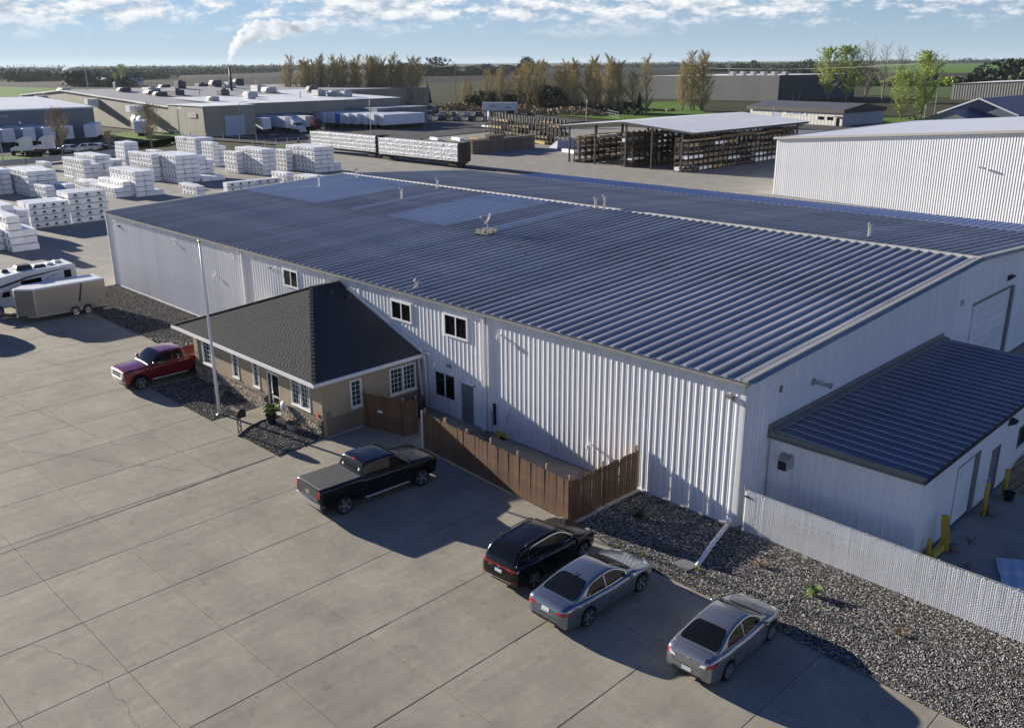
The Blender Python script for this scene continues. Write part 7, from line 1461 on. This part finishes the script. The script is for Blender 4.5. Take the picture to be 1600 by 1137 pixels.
scrub('tree_line', 'long hazy tree line on the right horizon', [(-2200, 4600), (-1500, 4600), (-900, 4200), (-300, 3600)], 60, 20, 12000, M_far2, 2, 5, 10); scrub('tree_line', 'farmstead trees on the right', [(-395, 700), (-330, 690), (-300, 640)], 8, 11, 3600, M_far, .8, 2, 11)
scrub('tree_line', 'dark trees at the right edge', [(-272, 700), (-225, 720), (-190, 690)], 7, 19, 3600, M_far, .9, 2.2, 13)
scrub('tree_line', 'pale green young trees before the right edge trees', [(-300, 630), (-232, 655)], 4, 11, 3600, M_green, .5, 1.1, 14); scrub('tree_line', 'farm trees on the far left', [(-880, 300), (-820, 318)], 8, 15, 2600, M_far, .9, 2.2, 15)
plant(GRN2[0], -985, 385, .95, 'pale green tree beside the far left farm house', 'far field trees'); plant(GRN[1], -905, 345, .5, 'low green tree right of the far farm house', 'far field trees')

# ------------------------------------------------------------------ poles, lamps, fences behind
def power_pole(x, y, h, label):
    t = thing('power_pole', label, 'power pole', (x, y, -.3), R(38), 'power poles'); MB().tube([(0, 0, 0), (0, 0, h)], [.22, .14], 7).build('pole', M_bark, t); MB().box(-1.4, -.07, h-1.0, 1.4, .07, h-.8).build('cross_arm', M_bark, t)
    for q in (-1.2, -.4, .4, 1.2): MB().cyl(q, 0, h-.8, h-.5, .07, 6).build('insulator', M_unit, t)
PP = [(-358, 282, 18.5, 'left of two power poles right of the poplar belt'), (-331, 278, 18, 'right of two power poles right of the poplar belt'), (-262, 300, 16, 'power pole behind the car park belt, left'), (-224, 316, 16, 'power pole behind the car park belt, right'), (-247, 389, 18.3, 'power pole before the grey warehouse'), (-213, 452, 17, 'power pole behind the grey warehouse'), (-104.6, 290, 17.5, 'leaning power pole at the right green tree'), (-150, 540, 17, 'power pole in the green field at the right'), (-95, 430, 16, 'power pole at the far right hall')]
for a in PP: power_pole(*a)
t = thing('power_lines', 'thin overhead wires strung between the power poles', 'power lines')
for (x0, y0, h0, _), (x1, y1, h1, _) in ((PP[0], PP[1]), (PP[1], PP[2]), (PP[2], PP[3]), (PP[3], PP[6]), (PP[4], PP[5])):
    for o_ in (-1.0, 0, 1.0): MB().tube([(x0+(x1-x0)*q+o_*.6, y0+(y1-y0)*q+o_*.8, h0+(h1-h0)*q-.7-4*q*(1-q)*1.6) for q in [i/8 for i in range(9)]], .014, 3, False).build('wire', M_unit, t)
def street_lamp(x, y, h, rz, label):
    t = thing('street_lamp', label, 'street lamp', (x, y, -.15), rz, 'street lamps'); MB().tube([(0, 0, 0), (0, 0, h*.86), (.25, 0, h*.96), (1.0, 0, h), (1.9, 0, h)], [.1, .08, .07, .06, .05], 7).build('pole', M_unit, t); b = MB(); b.loft([[(1.7, -.15, h-.05), (1.7, .15, h-.05), (1.7, .12, h+.08), (1.7, -.12, h+.08)], [(2.4, -.1, h-.03), (2.4, .1, h-.03), (2.4, .08, h+.05), (2.4, -.08, h+.05)]], True, True); b.build('head', M_unit, t)
for a in ((-178.5, 26.8, 8.6, R(100), 'street lamp at the left edge on the verge'), (-205, 92, 8.5, R(60), 'street lamp before the factory block'), (-172.7, 192, 6.8, R(60), 'curved street lamp left of the lumber shed'), (-184, 118, 8.5, R(140), 'street lamp among the white trailers'), (-94, 254.5, 5.5, R(40), 'curved street lamp at the right end of the chain shop'), (-198, 72, 8, R(0), 'dark lamp post at the verge before the factory'), (-121, 214, 6, R(200), 'street lamp before the chain shop')): street_lamp(*a)
M_mesh = mat('weathered_fence_board', (.46, .45, .43), .7, var=.1, rnd=.1)
def low_fence(label, pts, h, step, m, board=False, name='yard_fence'):
    t = thing(name, label, 'fence')
    for (x0, y0), (x1, y1) in zip(pts, pts[1:]):
        L = math.hypot(x1-x0, y1-y0); n = max(1, int(L/step))
        for k in range(n+1): q = k/n; MB().box(-.05, -.05, -.2, .05, .05, h).build('post', M_unit, t, (x0+(x1-x0)*q, y0+(y1-y0)*q, 0))
        if board:
            for k in range(n): q0, q1 = k/n, (k+1)/n-.004; b = MB(); b.bar((x0+(x1-x0)*q0, y0+(y1-y0)*q0, h/2), (x0+(x1-x0)*q1, y0+(y1-y0)*q1, h/2), .04, h*.94); b.build('panel', m, t)
        else:
            for z in (.15, h*.5, h-.05): b = MB(); b.bar((x0, y0, z), (x1, y1, z), .035, .05); b.build('rail', M_unit, t)
low_fence('pale panel fence along the grass behind the lumber', [(-169, 4), (-169.5, 28), (-174.5, 44), (-179, 51)], 1.2, 4, M_mesh, True)
low_fence('post and rail fence along the factory lawn', [(-243, 79), (-205, 78), (-187, 86)], 1.6, 4, M_unit); low_fence('wire fence before the car park hedge', [(-222, 210), (-189, 222), (-176, 212)], 1.9, 4, M_unit); low_fence('wire fence at the end of the rail tracks', [(-164, 72), (-166, 96)], 2, 3, M_unit)
low_fence('white panel fence beyond the lumber shed', [(-118, 160), (-100, 172), (-75, 178)], 2.0, 4, M_white, True); low_fence('yellow rail barrier beyond the lumber shed', [(-112, 150), (-98, 156)], .9, 3, M_yellow, True, 'barrier')
sb = thing('sign_board', 'pale blue lettered sign board at the far parking row', 'sign', (-190.5, 167, -.1), R(-40)); MB().box(-2.4, -.1, 1.0, 2.4, .1, 3.6).build('panel', mat('pale_blue_sign', (.4, .55, .66), .5), sb); b = MB(); b.box(-1.8, -.13, 2.4, .6, -.101, 2.8); b.box(-1.2, -.13, 1.7, 1.8, -.101, 2.0); b.build('lettering', M_white, sb)
for s in (-2, 2): MB().box(s-.08, -.08, 0, s+.08, .08, 1.0).build('leg', M_unit, sb)
ft = thing('flatbed_trailer', 'dark flatbed trailer parked before the chain shop', 'trailer', (-112, 205, -.1), R(-12)); MB().box(-5, -1.2, .85, 5, 1.2, 1.05).build('deck', M_black, ft)
for x in (-4, -3): b = MB(); b.tube([(x, -1.2, .5), (x, 1.2, .5)], .48, 12); b.build('wheel_set', M_rubber, ft)
MB().box(-6.5, -.3, .7, -5, .3, 1.3).build('gooseneck', M_black, ft)

# ------------------------------------------------------------------ smoke plume
M_smoke = bpy.data.materials.new('steam'); M_smoke.use_nodes = True; ts = M_smoke.node_tree; ts.nodes.clear(); so_ = ts.nodes.new('ShaderNodeOutputMaterial'); pv = ts.nodes.new('ShaderNodeVolumePrincipled'); pv.inputs['Color'].default_value = (.94, .97, 1, 1); pv.inputs['Anisotropy'].default_value = .1
nz = ts.nodes.new('ShaderNodeTexNoise'); nz.inputs['Scale'].default_value = .3; nz.inputs['Detail'].default_value = 5; nz.inputs['Roughness'].default_value = .6; gp = ts.nodes.new('ShaderNodeNewGeometry'); ts.links.new(gp.outputs['Position'], nz.inputs['Vector']); mr_ = ts.nodes.new('ShaderNodeMapRange'); mr_.inputs[1].default_value = .36; mr_.inputs[2].default_value = .62; mr_.inputs[3].default_value = 0; mr_.inputs[4].default_value = .5; ts.links.new(nz.outputs['Fac'], mr_.inputs[0]); ts.links.new(mr_.outputs[0], pv.inputs['Density']); ts.links.new(pv.outputs[0], so_.inputs['Volume'])

def plume(name, base, path, label, seed, m, par=None):
    r3 = random.Random(seed); Rr = Vector((.703, .711, 0)); b = MB(); b.smooth = True; rings = []; n = 30; ns = len(path)-1
    X = pchip([i for i in range(ns+1)], [p[0] for p in path]); Z = pchip([i for i in range(ns+1)], [p[1] for p in path]); Rd = pchip([i for i in range(ns+1)], [p[2] for p in path]); N = 70
    for i in range(N+1):
        u = ns*i/N; c = Vector(base)+Rr*X(u)+Vector((0, 0, Z(u))); c2 = Vector(base)+Rr*X(min(ns, u+.05))+Vector((0, 0, Z(min(ns, u+.05)))); t_ = (c2-c).normalized() if (c2-c).length > 1e-6 else Rr
        a = Vector((-.711, .703, 0)); q = t_.cross(a); ring = []
        for k in range(n):
            th = 2*math.pi*k/n; d = a*math.cos(th)+q*math.sin(th); pos = c+d*Rd(u)
            w = 1+.3*math.sin(pos.x*.9+1.1*pos.z+seed)*math.sin(pos.z*1.2+.4*pos.y)+.14*math.sin(2.1*pos.z+1.7*pos.x)*math.sin(1.9*pos.y)+.07*math.sin(4.4*pos.z-3.9*pos.x)
            ring.append(tuple(c+d*Rd(u)*w*(math.sin(math.pi*min(1, max(0, i/N)))**.15 if 0 < i < N else .05)))
        rings.append(ring)
    b.loft(rings, True, True); return tag(b.build(name, m), label, kind='stuff')
plume('smoke', (-282, 131.8, 16.9), [(0, 0, .4), (.4, 2.2, .8), (1.6, 5, 1.5), (4.0, 8, 2.2), (8, 10.6, 2.8), (14, 11.8, 2.9), (21, 11.8, 2.7), (29, 13, 2.2), (35, 14.6, 1.2)], 'white steam plume drifting right from the smokestack', 3, M_smoke)
plume('smoke', (-1880, 640, 8), [(0, 0, 1.2), (5, 4, 2.4), (13, 7, 3), (26, 9, 2), (40, 10, .5)], 'small far plume of white steam on the left horizon', 5, M_smoke)
# ------------------------------------------------------------------ air
hb = MB(); hb.box(-7000, -600, -2, 900, 8500, 48); M_haze = bpy.data.materials.new('air'); M_haze.use_nodes = True; th_ = M_haze.node_tree; th_.nodes.clear(); ho = th_.nodes.new('ShaderNodeOutputMaterial'); hv = th_.nodes.new('ShaderNodeVolumePrincipled'); hv.inputs['Color'].default_value = (.80, .91, 1, 1); hv.inputs['Density'].default_value = .000028; hv.inputs['Anisotropy'].default_value = .3; th_.links.new(hv.outputs[0], ho.inputs['Volume'])
tag(hb.build('haze', M_haze), 'thin pale haze over the fields', kind='stuff')
